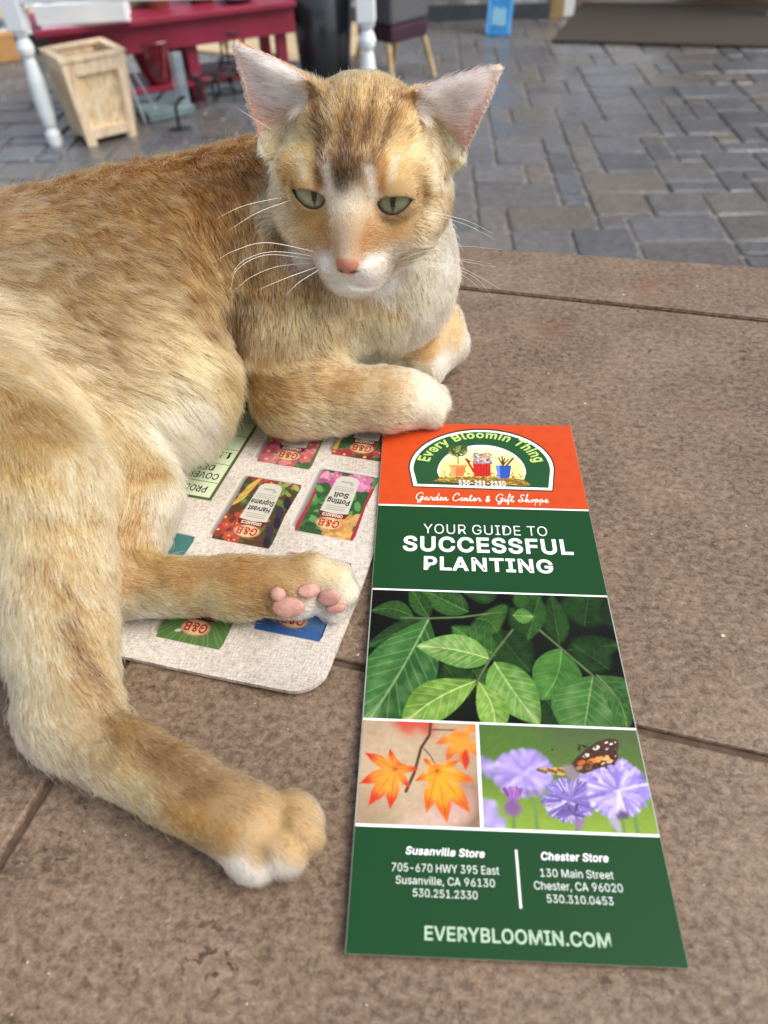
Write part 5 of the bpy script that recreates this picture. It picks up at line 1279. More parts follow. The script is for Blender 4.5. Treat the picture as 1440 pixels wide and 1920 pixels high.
# leaning blue sign
s0, s1 = at(909, 67, G), at(955, 68.5, G)
sd2 = (s1 - s0)[:2]; sw = np.linalg.norm(sd2); sa_ = math.atan2(sd2[1], sd2[0])
sg = empty('blue_sign', (s0[0], s0[1], G + .003), sa_); tag(sg, 'narrow sky blue painted board leaning against the stone wall', 'sign')
lean = rad(-20)
RM = Matrix.Rotation(lean, 4, 'X')
MB().box((sw / 2, .012, .42), (sw, .02, .84), 0, .002, M=RM).build('board', noise_mat('blue_paint', '#2f86c6', '#3d96d4', 8, .5), sg)
for a_, b_ in ((.004, .018), (sw - .018, sw - .004)): MB().box(((a_ + b_) / 2, .001, .42), (b_ - a_, .006, .82), 0, .001, M=RM).build('edge_strip', noise_mat('pale_blue_paint', '#5fa8e4', '#6cb4ea', 8, .5), sg)
rg = random.Random(11); ltr = MB()
for row, (z, hh, n) in enumerate(((.10, .10, 6), (.215, .04, 3), (.30, .14, 6), (.47, .1, 5), (.60, .1, 5))):
    for k in range(n):
        x = .034 + (sw - .068) * (k + .5) / n
        ltr.box((x, -.0006, z + hh * .0 + rg.uniform(-.006, .006)), ((sw - .068) / n * .55, .003, hh * rg.uniform(.8, 1)), 0, 0, M=RM)
ltr.build('faded_lettering', noise_mat('pale_letters', '#a6dcea', '#b9e6ee', 8, .6), sg)
p = at(966, 30, G); bk2 = MB().box((0, 0, .4), (.05, .05, .8), .1, .004).build('black_post', M_IRON); bk2.location = (p[0], p[1] - .05, G + .002); tag(bk2, 'slim black post standing between the blue sign and the stone wall', 'post')
# rack foot at the right edge
p = at(1433, 34, G)
rk2 = empty('metal_rack', (p[0], p[1], G + .02)); tag(rk2, 'grey metal rack leg standing on the door mat', 'rack')
MB().box((.03, 0, .5), (.035, .035, 1.0), 0, .003, M=Matrix.Rotation(rad(4), 4, 'Y')).build('leg', M_STEEL, rk2); MB().lathe((.03, 0, -.003), [(.03, 0), (.03, .008), (.02, .012)], 16).build('foot', M_STEEL, rk2)
MB().box((.45, .1, .95), (.9, .4, .03), 0, .003).build('shelf', M_STEEL, rk2)
# plant shelves far left, cardboard box
p = at(30, 76, G + .10)
sh = empty('plant_shelf', (p[0] - .45, p[1], G + .003), rad(12)); tag(sh, 'low white plant shelf with dark base behind the white frame', 'shelf')
MB().box((.5, .2, .05), (1.0, .4, .095), 0, .003).build('base', M_IRON, sh)
for k, z in enumerate((.12, .26, .40)): MB().box((.5, .2, z), (1.04, .42, .03), 0, .004).build('shelf_board', M_WHITEP, sh)
for x in (.03, .97):
    for y in (.03, .37): MB().box((x, y, .30), (.04, .04, .33), 0, .003).build('post', M_IRON, sh)
rg = random.Random(6)
for k in range(5):
    x = .12 + .18 * k; q = np.array([p[0] - .45, p[1]]) + np.array([math.cos(rad(12)) * x - math.sin(rad(12)) * .17, math.sin(rad(12)) * x + math.cos(rad(12)) * .17])
    pp = empty('potted_seedling', (q[0], q[1], G + .003 + .1365)); tag(pp, 'small green seedling in a grey pot on the white shelf', 'plant', 'seedlings on the white shelf')
    MB().lathe((0, 0, 0), [(.03, 0), (.042, .06), (.036, .06), (.03, .05), (.001, .05)], 16).build('pot', M_STEEL, pp, smooth=True)
    b = MB()
    for _ in range(26):
        a = rg.uniform(0, 6.28); r = rg.uniform(.01, .05); z = .06 + rg.uniform(0, .045); d = Vector((math.cos(a), math.sin(a), rg.uniform(-.2, .5))) * .022; c_ = Vector((r * math.cos(a), r * math.sin(a), z)); n_ = d.cross(Vector((0, 0, 1))).normalized() * .008
        vs = [b.bm.verts.new(q_) for q_ in (c_ - d, c_ + n_, c_ + d, c_ - n_)]; b.bm.faces.new(vs)
    b.build('leaves', noise_mat('seedling_leaf', '#3c5c34', '#5c7c48', 20, .6), pp)
p = at(8, 121, G)
cbx = empty('cardboard_box', (p[0] - .06, p[1] + .12, G + .003), rad(25)); tag(cbx, 'brown cardboard box on the paving at the left edge', 'box')
M_CARD = noise_mat('cardboard', '#a87c4a', '#b88c58', 10, .8)
MB().box((0, 0, .065), (.22, .20, .13), 0, .003).build('carton', M_CARD, cbx)
MB().box((0, -.052, .1325), (.22, .098, .004), 0).box((0, .052, .1325), (.22, .098, .004), 0).build('flap', M_CARD, cbx)
# ------------------------------------------------------------------ the cat: one body grown from soft volumes
class Field:
    def __init__(s, lo, hi, h):
        s.lo, s.h = np.array(lo, float), h
        s.n = np.ceil((np.array(hi) - lo) / h).astype(int) + 1
        s.D = np.full(s.n, 0.06, np.float32)
    def box(s, c, r):
        a = np.maximum(0, np.floor((np.array(c) - r - s.lo) / s.h).astype(int)); b = np.minimum(s.n, np.ceil((np.array(c) + r - s.lo) / s.h).astype(int) + 1)
        if (b <= a).any(): return None
        g = [s.lo[i] + s.h * np.arange(a[i], b[i], dtype=np.float32) for i in range(3)]
        X = np.stack(np.meshgrid(*g, indexing='ij'), -1).astype(np.float32)
        return tuple(slice(a[i], b[i]) for i in range(3)), X
    def join(s, sl, d, k):
        D = s.D[sl]; h = np.maximum(k - np.abs(D - d), 0) / k
        s.D[sl] = np.minimum(D, d) - h * h * k * 0.25
    def carve(s, sl, d, k):
        D = s.D[sl]; d = -d; h = np.maximum(k - np.abs(D - d), 0) / k
        s.D[sl] = np.maximum(D, d) + h * h * k * 0.25
    def ell(s, c, r, R=None, k=0.012, cut=False):
        c = np.array(c, float); r = np.array(r, float) * np.ones(3)
        q = s.box(c, r.max() + k + 0.006)
        if q is None: return
        sl, X = q; p = X - c.astype(np.float32)
        if R is not None: p = p @ np.array(R, np.float32)        # columns of R: the ellipsoid's axes
        k0 = np.linalg.norm(p / r.astype(np.float32), axis=-1); k1 = np.linalg.norm(p / (r * r).astype(np.float32), axis=-1)
        d = k0 * (k0 - 1) / np.maximum(k1, 1e-6)
        (s.carve if cut else s.join)(sl, d.astype(np.float32), k)
    def cap(s, a, b, ra, rb, k=0.012, cut=False, flat=None):
        a, b = np.array(a, float), np.array(b, float); c = (a + b) / 2
        q = s.box(c, np.abs(b - a) / 2 + max(ra, rb) + k + 0.006)
        if q is None: return
        sl, X = q; ab = (b - a).astype(np.float32)
        t = np.clip(((X - a.astype(np.float32)) @ ab) / (ab @ ab), 0, 1)
        v = X - a.astype(np.float32) - t[..., None] * ab
        if flat is not None: v = v * np.array(flat, np.float32)
        d = np.linalg.norm(v, axis=-1) - (ra + (rb - ra) * t)
        (s.carve if cut else s.join)(sl, d.astype(np.float32), k)
    def chain(s, pts, rs, k=0.012, k_in=0.004):
        for i in range(len(pts) - 1): s.cap(pts[i], pts[i + 1], rs[i], rs[i + 1], k if i == 0 else k_in)
    def surface(s):
        """surface nets: vertices at the mean edge crossing of each cell, quads across crossed edges"""
        D = s.D; ins = D < 0
        nx, ny, nz = [q - 1 for q in D.shape]
        cnt = np.zeros((nx, ny, nz), np.int16); acc = np.zeros((nx, ny, nz, 3), np.float32)
        for ax in range(3):
            for o1 in (0, 1):
                for o2 in (0, 1):
                    sa, sb = [None] * 3, [None] * 3
                    oth = [q for q in range(3) if q != ax]
                    for i, o in zip(oth, (o1, o2)): sa[i] = sb[i] = slice(o, o + (nx, ny, nz)[i])
                    sa[ax], sb[ax] = slice(0, (nx, ny, nz)[ax]), slice(1, (nx, ny, nz)[ax] + 1)
                    A, B = D[tuple(sa)], D[tuple(sb)]; cr = (A < 0) != (B < 0)
                    t = np.where(cr, A / np.where(cr, A - B, 1), 0)
                    cnt += cr
                    acc[..., ax] += t; acc[..., oth[0]] += cr * o1; acc[..., oth[1]] += cr * o2
        act = cnt > 0
        idx = np.full((nx, ny, nz), -1, np.int64); idx[act] = np.arange(act.sum())
        cell = np.argwhere(act)
        V = s.lo + s.h * (cell + acc[act] / cnt[act][:, None])
        Q = []
        for ax in range(3):
            o1, o2 = [(1, 2), (2, 0), (0, 1)][ax]
            sa = [slice(1, -1)] * 3; sb = [slice(1, -1)] * 3
            sa[ax], sb[ax] = slice(0, -1), slice(1, None)
            A, B = D[tuple(sa)] < 0, D[tuple(sb)] < 0
            e = np.argwhere(A != B)
            flip = A[A != B]
            e[:, [q for q in range(3) if q != ax]] += 1
            def cell_at(d1, d2):
                c = e.copy(); c[:, o1] += d1; c[:, o2] += d2; return idx[c[:, 0], c[:, 1], c[:, 2]]
            q = np.stack([cell_at(-1, -1), cell_at(0, -1), cell_at(0, 0), cell_at(-1, 0)], 1)
            q[~flip] = q[~flip][:, ::-1]
            Q.append(q[(q >= 0).all(1)])
        return V, np.concatenate(Q)

# --- pose ---
def frame(yaw, pitch, roll):
    f = np.array([-math.sin(yaw) * math.cos(pitch), -math.cos(yaw) * math.cos(pitch), math.sin(pitch)])
    x0 = np.array([math.cos(yaw), -math.sin(yaw), 0.0]); u0 = np.cross(x0, -f); u0 *= np.sign(u0[2])
    return np.array([math.cos(roll) * x0 + math.sin(roll) * u0, f, -math.sin(roll) * x0 + math.cos(roll) * u0])
HR = frame(rad(8.8), rad(-5), rad(-3.2))         # rows: the head's right (in the picture), forward, up
H0 = np.array([-0.0043, 0.3515, 0.1195]); HS = 0.97
def hp(x, f, u): return H0 + HS * (HR[0] * x + HR[1] * f + HR[2] * u)
def hloc(P_): return (np.asarray(P_) - H0) @ HR.T / HS
HRT = HR.T                                        # columns: axes
EYE_C = {s: (s * 0.0182, 0.0215, 0.0078) for s in (-1, 1)}
EYE_R = 0.0108

def body_field():
    B = Field((-0.365, 0.055, -0.004), (0.075, 0.49, 0.165), 0.0016)
    # trunk
    B.ell((-0.035, 0.392, 0.066), (0.060, 0.052, 0.060), k=0.02)
    B.ell((-0.090, 0.392, 0.062), (0.075, 0.058, 0.055), k=0.03)
    B.ell((-0.155, 0.375, 0.058), (0.085, 0.066, 0.052), k=0.03)
    B.ell((-0.225, 0.345, 0.056), (0.075, 0.070, 0.050), k=0.03)
    B.ell((-0.130, 0.318, 0.050), (0.062, 0.052, 0.047), k=0.026)      # belly
    B.ell((-0.108, 0.302, 0.040), (0.032, 0.032, 0.032), k=0.02)
    # chest and neck
    B.ell((0.001, 0.383, 0.052), (0.039, 0.039, 0.052), k=0.018)
    B.cap((0.000, 0.376, 0.105), (0.002, 0.384, 0.060), 0.033, 0.040, k=0.02)
    # near shoulder and foreleg
    B.ell((-0.040, 0.354, 0.058), (0.031, 0.027, 0.050), k=0.016)
    B.cap((-0.047, 0.340, 0.046), (-0.045, 0.322, 0.025), 0.026, 0.0185, k=0.016)
    B.cap((-0.046, 0.320, 0.0235), (0.004, 0.3185, 0.0215), 0.0195, 0.0155, k=0.010)
    B.cap((0.004, 0.3185, 0.0205), (0.020, 0.3215, 0.0170), 0.0155, 0.0142, k=0.006)
    for (x, y, z) in ((0.0270, 0.3150, 0.0120), (0.0305, 0.3215, 0.0140), (0.0300, 0.3290, 0.0135), (0.0255, 0.3340, 0.0120)):
        B.ell((x, y, z), (0.0080, 0.0054, 0.0085), k=0.0020)
    # far foreleg: wrist bent, the paw turned back under it
    B.cap((0.008, 0.412, 0.032), (0.0355, 0.392, 0.021), 0.019, 0.0145, k=0.012)
    B.cap((0.0355, 0.392, 0.021), (0.0380, 0.377, 0.018), 0.0145, 0.0140, k=0.006)
    B.cap((0.0380, 0.377, 0.018), (0.0285, 0.3635, 0.0145), 0.0140, 0.0122, k=0.006)
    for (x, y, z) in ((0.0205, 0.3665, 0.0125), (0.0230, 0.3590, 0.0125), (0.0300, 0.3560, 0.0115)):
        B.ell((x, y, z), (0.0070, 0.0070, 0.0085), k=0.003)
    # far hind leg, lying flat, its sole to the viewer
    B.cap((-0.148, 0.275, 0.045), (-0.116, 0.240, 0.030), 0.037, 0.023, k=0.016)
    B.cap((-0.116, 0.240, 0.030), (-0.113, 0.205, 0.019), 0.023, 0.0145, k=0.012)
    B.cap((-0.114, 0.2015, 0.0165), (-0.062, 0.1985, 0.0165), 0.0128, 0.0112, k=0.008)
    B.cap((-0.062, 0.1985, 0.0165), (-0.038, 0.1960, 0.0175), 0.0112, 0.0128, k=0.008)
    for (x, y, z, r) in ((-0.0305, 0.1975, 0.0260, .0070), (-0.0225, 0.1955, 0.0225, .0072), (-0.0195, 0.1935, 0.0160, .0070), (-0.0235, 0.1925, 0.0100, .0064)):
        B.ell((x, y, z), (r * 1.2, r, r), k=0.003)
    # near hind leg: thigh, shin, long foot
    B.ell((-0.195, 0.285, 0.060), (0.060, 0.060, 0.052), k=0.02)
    B.cap((-0.182, 0.262, 0.066), (-0.135, 0.212, 0.062), 0.045, 0.029, k=0.006)
    B.cap((-0.133, 0.212, 0.058), (-0.116, 0.150, 0.022), 0.026, 0.0150, k=0.005)
    B.cap((-0.127, 0.190, 0.036), (-0.118, 0.148, 0.020), 0.021, 0.0140, k=0.008)
    B.cap((-0.115, 0.137, 0.0165), (-0.072, 0.1135, 0.0150), 0.0138, 0.0112, k=0.012)
    B.cap((-0.072, 0.1135, 0.0145), (-0.048, 0.1005, 0.0150), 0.0112, 0.0130, k=0.006)
    for (x, y, z) in ((-0.0470, 0.0905, 0.0110), (-0.0370, 0.0915, 0.0135), (-0.0310, 0.0975, 0.0140), (-0.0320, 0.1045, 0.0120)):
        B.ell((x, y, z), (0.0092, 0.0060, 0.0095), R=np.array([[0.86, 0.51, 0], [-0.51, 0.86, 0], [0, 0, 1]]), k=0.0015)
    # tail, lying round on the tiles
    B.chain([(-0.280, 0.340, 0.040), (-0.322, 0.300, 0.018), (-0.336, 0.240, 0.0130), (-0.328, 0.175, 0.0115)], [0.020, 0.012, 0.0100, 0.0080], k=0.016, k_in=0.006)
    # the creases between trunk and foreleg, thigh and far leg
    B.cap((-0.070, 0.321, 0.080), (-0.074, 0.314, 0.020), 0.001, 0.004, k=0.012, cut=True)
    # nothing below the table
    z = B.lo[2] + B.h * np.arange(B.n[2]); fl = (0.0026 - z)[None, None, :].astype(np.float32)
    B.D = np.maximum(B.D, fl)
    return B

def head_field():
    lo, hi = H0 - [0.075, 0.075, 0.062], H0 + [0.075, 0.062, 0.075]
    G = Field(lo, hi, 0.0009)
    def E(x, f, u, rx_, rf, ru, k=0.01, cut=False): G.ell(hp(x, f, u), np.array([rx_, rf, ru]) * HS, HRT, k, cut)
    def K(a, b, ra, rb, k=0.008, cut=False): G.cap(hp(*a), hp(*b), ra * HS, rb * HS, k, cut)
    E(0, -0.010, 0.010, 0.0345, 0.036, 0.0315)
    E(0, -0.002, 0.026, 0.021, 0.020, 0.0150, k=0.014)          # forehead
    for s in (-1, 1):
        E(s * 0.0215, 0.000, -0.006, 0.0215, 0.0245, 0.0205, k=0.014)      # cheek
        E(s * 0.0160, 0.012, -0.015, 0.0160, 0.0165, 0.0145, k=0.012)      # jowl
        K((s * 0.012, 0.0225, 0.0150), (s * 0.0285, 0.0165, 0.0135), 0.0085, 0.0080, 0.008)   # brow ridge
        K((s * 0.0110, 0.0270, -0.0100), (s * 0.0270, 0.0190, -0.0110), 0.0080, 0.0085, 0.008)   # under the eye
        E(s * 0.0070, 0.0345, -0.0210, 0.0085, 0.0095, 0.0078, k=0.008)     # whisker pad
    K((0, 0.0225, 0.0140), (0, 0.0330, -0.0010), 0.0112, 0.0092, 0.010)      # bridge
    K((0, 0.0330, -0.0010), (0, 0.0435, -0.0145), 0.0084, 0.0056, 0.006)
    E(0, 0.0345, -0.0300, 0.0105, 0.0085, 0.0070, k=0.006)                   # chin
    E(0, 0.0250, -0.0270, 0.0150, 0.0130, 0.0110, k=0.01)
    E(0, 0.002, -0.0280, 0.0210, 0.0230, 0.0160, k=0.014)                   # throat
    G.cap(hp(0, -0.008, -0.010), (0.000, 0.380, 0.085), 0.029, 0.033, k=0.014)
    G.cap(hp(0, 0.0475, -0.0205), hp(0, 0.0450, -0.0265), 0.0007, 0.0007, k=0.002, cut=True)
    for s in (-1, 1):
        G.cap(hp(0, 0.0460, -0.0265), hp(s * 0.0120, 0.0385, -0.0300), 0.0007, 0.0004, k=0.002, cut=True)
    for s in (-1, 1):                                                        # eye openings
        E(EYE_C[s][0], EYE_C[s][1] + 0.001, EYE_C[s][2], EYE_R * 1.02, EYE_R * 1.02, EYE_R * 1.02, k=0.001, cut=True)
    # upper and lower lids drawn over the ball
    for s in (-1, 1):
        cx, cf, cu = EYE_C[s]
        X = None
        q = G.box(hp(cx, cf, cu), 0.02)
        sl, X = q
        l = (X - H0.astype(np.float32)) @ HR.T.astype(np.float32) / HS - np.array([cx, cf, cu], np.float32)
        sx = l[..., 0] * s                                                   # + is outward
        rr = np.linalg.norm(l, axis=-1)
        shell = np.abs(rr - (EYE_R + 0.0006)) - 0.0013
        up = 0.0034 + 0.17 * sx - 44.0 * np.maximum(sx, 0) ** 2 - 22.0 * np.maximum(-sx, 0) ** 2      # upper lid edge
        lw = -0.0054 + 0.12 * sx + 78.0 * sx ** 2                             # lower lid edge
        gap = np.minimum(up - l[..., 2], l[..., 2] - lw)                     # >0 inside the almond
        lid = np.maximum(shell, gap * 0.8)
        lid = np.maximum(lid, -(l[..., 1] + 0.001))
        G.join(sl, lid.astype(np.float32), 0.0018)
    # ears: thin cupped shells
    for s, tip, inn, out in ((-1, (-0.0575, -0.006, 0.0530), (-0.0190, -0.006, 0.0400), (-0.0455, -0.004, 0.0150)),
                             (1, (0.0590, -0.006, 0.0505), (0.0205, -0.008, 0.0385), (0.0450, -0.004, 0.0140))):
        T_, I_, O_ = np.array(tip), np.array(inn), np.array(out)
        b = (I_ + O_) / 2; ax = T_ - b; L = np.linalg.norm(ax); ax /= L
        a = O_ - I_; a -= (a @ ax) * ax; wa = np.linalg.norm(a) / 2; a /= np.linalg.norm(a)
        nn = np.cross(ax, a); nn *= np.sign(nn[1]); 
        q = G.box(hp(*((T_ + b) / 2)), 0.045)
        sl, X = q
        l = (X - H0.astype(np.float32)) @ HR.T.astype(np.float32) / HS - b.astype(np.float32)
        t = (l @ ax.astype(np.float32)) / L; aa = l @ a.astype(np.float32); bb = l @ nn.astype(np.float32)
        tt = np.clip(t, -0.3, 1)
        wt = wa * np.clip(1 - np.maximum(tt, 0), 0, 1) ** 0.95 * (1 + 0.05 * np.sin(np.pi * np.clip(tt, 0, 1))) + 0.0012
        dep = 0.62 * wt * (1 - 0.35 * np.clip(tt, 0, 1))
        bs = -dep * (1 - np.clip(aa / wt, -1.2, 1.2) ** 2) + 0.004 - 0.010 * tt
        th = 0.0013 + 0.0012 * np.clip(1 - tt, 0, 1)
        d = np.maximum(np.abs(bb - bs) * 0.72 - th, np.abs(aa) - wt)
        d = np.maximum(d, (t - 1.0) * L); d = np.maximum(d, (-0.30 - t) * L)
        G.join(sl, d.astype(np.float32), 0.004)
    return G

def smooth_verts(V, Q, it, lam=0.5):
    e = np.concatenate([Q[:, [0, 1]], Q[:, [1, 2]], Q[:, [2, 3]], Q[:, [3, 0]]])
    e = np.r_[e, e[:, ::-1]]
    deg = np.bincount(e[:, 0], minlength=len(V)).astype(float)[:, None]
    for i in range(it):
        for l in (lam, -lam * 1.04):
            s = np.stack([np.bincount(e[:, 0], V[e[:, 1], k], minlength=len(V)) for k in range(3)], 1) / np.maximum(deg, 1)
            V = V + l * (s - V)
    return V
Vb, Qb = body_field().surface(); Vb = smooth_verts(Vb, Qb, 3)
Vh, Qh = head_field().surface(); Vh = smooth_verts(Vh, Qh, 2)
NB = len(Vb)
V = np.r_[Vb, Vh]; Q = np.r_[Qb, Qh + NB]
print('cat', len(V), len(Q))
# ------------------------------------------------------------------ coat: colour, lie and length of the hair over the body
N = len(V)
fn = np.cross(V[Q[:, 2]] - V[Q[:, 0]], V[Q[:, 3]] - V[Q[:, 1]])
VN = np.stack([np.bincount(Q.ravel(), np.repeat(fn[:, k], 4), minlength=N) for k in range(3)], 1)
VN /= np.maximum(np.linalg.norm(VN, axis=1, keepdims=True), 1e-12)
bvh = BVHTree.FromPolygons(V.tolist(), Q.tolist())
EYE0 = Vector((0, 0, CAM_H))
def on_cat(px, py):
    d = Vector(at(px, py, -0.5)) - EYE0; d.normalize()
    h = bvh.ray_cast(EYE0, d)
    if h[0] is not None: return np.array(h[0])
    # just outside the outline: the surface point nearest the line of sight
    best = min((bvh.find_nearest(EYE0 + d * t) for t in np.linspace(0.2, 0.45, 40)), key=lambda r: r[3])
    return np.array(best[0])
#        px    py   lie  colour   length mm
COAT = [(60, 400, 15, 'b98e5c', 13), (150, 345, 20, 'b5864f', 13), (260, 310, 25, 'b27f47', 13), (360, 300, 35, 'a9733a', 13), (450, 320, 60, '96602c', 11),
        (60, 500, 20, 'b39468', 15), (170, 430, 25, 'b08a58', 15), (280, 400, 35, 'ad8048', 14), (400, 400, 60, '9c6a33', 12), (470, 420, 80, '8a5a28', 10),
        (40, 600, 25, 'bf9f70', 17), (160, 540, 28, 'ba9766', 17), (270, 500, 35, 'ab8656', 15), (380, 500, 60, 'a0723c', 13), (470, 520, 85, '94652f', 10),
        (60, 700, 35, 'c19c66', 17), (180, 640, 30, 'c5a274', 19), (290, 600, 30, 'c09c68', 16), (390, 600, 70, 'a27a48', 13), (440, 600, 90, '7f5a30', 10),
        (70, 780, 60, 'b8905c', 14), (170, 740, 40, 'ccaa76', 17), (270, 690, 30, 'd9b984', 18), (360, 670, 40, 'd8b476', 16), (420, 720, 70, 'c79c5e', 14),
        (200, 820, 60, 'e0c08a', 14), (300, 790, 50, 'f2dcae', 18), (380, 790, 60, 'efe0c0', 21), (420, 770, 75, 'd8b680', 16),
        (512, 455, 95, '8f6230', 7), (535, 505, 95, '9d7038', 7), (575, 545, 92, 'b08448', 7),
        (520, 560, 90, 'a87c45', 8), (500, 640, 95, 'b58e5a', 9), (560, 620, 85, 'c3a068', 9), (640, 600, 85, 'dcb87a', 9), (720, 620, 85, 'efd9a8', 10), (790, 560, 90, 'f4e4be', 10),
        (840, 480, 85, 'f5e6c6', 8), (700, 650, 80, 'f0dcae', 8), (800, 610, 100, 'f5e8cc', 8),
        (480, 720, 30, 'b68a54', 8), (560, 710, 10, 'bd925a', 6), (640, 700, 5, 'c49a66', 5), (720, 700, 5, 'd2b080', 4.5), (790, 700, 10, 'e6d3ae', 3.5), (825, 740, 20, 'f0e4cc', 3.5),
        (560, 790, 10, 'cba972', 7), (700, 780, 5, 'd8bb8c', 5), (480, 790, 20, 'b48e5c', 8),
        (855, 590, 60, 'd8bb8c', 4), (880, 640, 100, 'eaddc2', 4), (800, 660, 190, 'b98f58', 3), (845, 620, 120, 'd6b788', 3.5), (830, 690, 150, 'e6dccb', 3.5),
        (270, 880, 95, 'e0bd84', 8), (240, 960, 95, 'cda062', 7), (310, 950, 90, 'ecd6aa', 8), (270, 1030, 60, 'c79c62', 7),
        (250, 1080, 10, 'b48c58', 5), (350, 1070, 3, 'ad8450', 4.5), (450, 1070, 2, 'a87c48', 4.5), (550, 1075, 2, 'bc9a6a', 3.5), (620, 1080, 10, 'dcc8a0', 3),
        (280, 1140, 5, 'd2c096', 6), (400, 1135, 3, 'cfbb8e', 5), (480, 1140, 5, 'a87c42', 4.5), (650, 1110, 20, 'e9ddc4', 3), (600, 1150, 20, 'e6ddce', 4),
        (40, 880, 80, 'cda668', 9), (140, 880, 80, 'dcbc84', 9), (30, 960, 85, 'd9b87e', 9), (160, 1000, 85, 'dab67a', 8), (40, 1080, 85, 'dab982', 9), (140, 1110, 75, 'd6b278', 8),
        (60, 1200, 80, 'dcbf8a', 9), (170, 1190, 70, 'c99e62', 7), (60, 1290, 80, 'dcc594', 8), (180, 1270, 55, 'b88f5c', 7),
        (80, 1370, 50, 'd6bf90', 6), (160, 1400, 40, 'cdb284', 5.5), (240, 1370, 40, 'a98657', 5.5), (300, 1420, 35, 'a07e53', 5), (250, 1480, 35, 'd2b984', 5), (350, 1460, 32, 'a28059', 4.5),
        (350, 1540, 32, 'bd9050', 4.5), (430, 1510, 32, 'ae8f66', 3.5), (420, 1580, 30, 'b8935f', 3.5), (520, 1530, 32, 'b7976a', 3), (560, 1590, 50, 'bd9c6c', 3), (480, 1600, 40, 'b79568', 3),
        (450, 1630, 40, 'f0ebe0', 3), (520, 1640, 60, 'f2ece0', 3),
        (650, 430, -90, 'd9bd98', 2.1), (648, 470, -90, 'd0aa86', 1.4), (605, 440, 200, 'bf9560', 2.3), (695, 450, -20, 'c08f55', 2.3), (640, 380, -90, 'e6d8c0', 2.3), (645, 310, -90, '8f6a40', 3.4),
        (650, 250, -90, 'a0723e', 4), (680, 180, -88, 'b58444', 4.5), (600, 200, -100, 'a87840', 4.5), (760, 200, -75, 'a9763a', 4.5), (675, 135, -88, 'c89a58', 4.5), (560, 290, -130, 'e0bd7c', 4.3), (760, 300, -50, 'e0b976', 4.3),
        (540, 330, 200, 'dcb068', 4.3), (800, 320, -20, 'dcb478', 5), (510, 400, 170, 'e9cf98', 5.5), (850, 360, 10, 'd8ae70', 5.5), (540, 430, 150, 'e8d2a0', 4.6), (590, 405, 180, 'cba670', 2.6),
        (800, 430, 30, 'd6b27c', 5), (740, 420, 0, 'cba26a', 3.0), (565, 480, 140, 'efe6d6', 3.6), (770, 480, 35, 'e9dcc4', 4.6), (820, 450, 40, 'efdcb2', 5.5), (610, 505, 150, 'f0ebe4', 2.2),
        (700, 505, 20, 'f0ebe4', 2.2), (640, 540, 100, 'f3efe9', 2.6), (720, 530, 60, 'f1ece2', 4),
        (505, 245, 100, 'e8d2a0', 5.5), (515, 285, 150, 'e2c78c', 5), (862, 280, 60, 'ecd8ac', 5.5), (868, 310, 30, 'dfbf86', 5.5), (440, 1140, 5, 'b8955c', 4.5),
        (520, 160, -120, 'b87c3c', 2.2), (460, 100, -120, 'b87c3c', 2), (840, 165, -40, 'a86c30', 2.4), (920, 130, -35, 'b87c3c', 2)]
cp, cc, cl, cf = [], [], [], []
for px, py, an, col, ln in COAT:
    p = on_cat(px, py); q = on_cat(px + 14 * math.cos(rad(an)), py + 14 * math.sin(rad(an)))
    d = q - p; L = np.linalg.norm(d)
    if L > 0.02 or L < 1e-5: d = at(px + 14 * math.cos(rad(an)), py + 14 * math.sin(rad(an)), p[2]) - at(px, py, p[2])
    lc_ = lin(col); lum = lc_ @ [.3, .6, .1]; cp.append(p); cc.append(lum + (lc_ - lum) * (1.00 if px < 480 or py > 560 else 0.98)); cl.append(ln * 0.001 * (0.70 if ln > 7 else 0.90)); cf.append(d / np.linalg.norm(d))
cp, cc, cl, cf = map(np.array, (cp, cc, cl, cf))
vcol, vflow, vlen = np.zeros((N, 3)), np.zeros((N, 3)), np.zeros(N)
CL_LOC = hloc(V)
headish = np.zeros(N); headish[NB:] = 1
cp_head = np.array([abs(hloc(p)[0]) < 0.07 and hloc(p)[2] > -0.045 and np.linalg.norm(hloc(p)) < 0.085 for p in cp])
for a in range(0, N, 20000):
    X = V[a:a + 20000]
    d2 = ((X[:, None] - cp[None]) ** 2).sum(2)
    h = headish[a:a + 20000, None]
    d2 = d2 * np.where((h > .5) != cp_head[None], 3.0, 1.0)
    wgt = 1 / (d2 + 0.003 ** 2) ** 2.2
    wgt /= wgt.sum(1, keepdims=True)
    vcol[a:a + 20000] = wgt @ cc; vlen[a:a + 20000] = wgt @ cl; vflow[a:a + 20000] = wgt @ cf
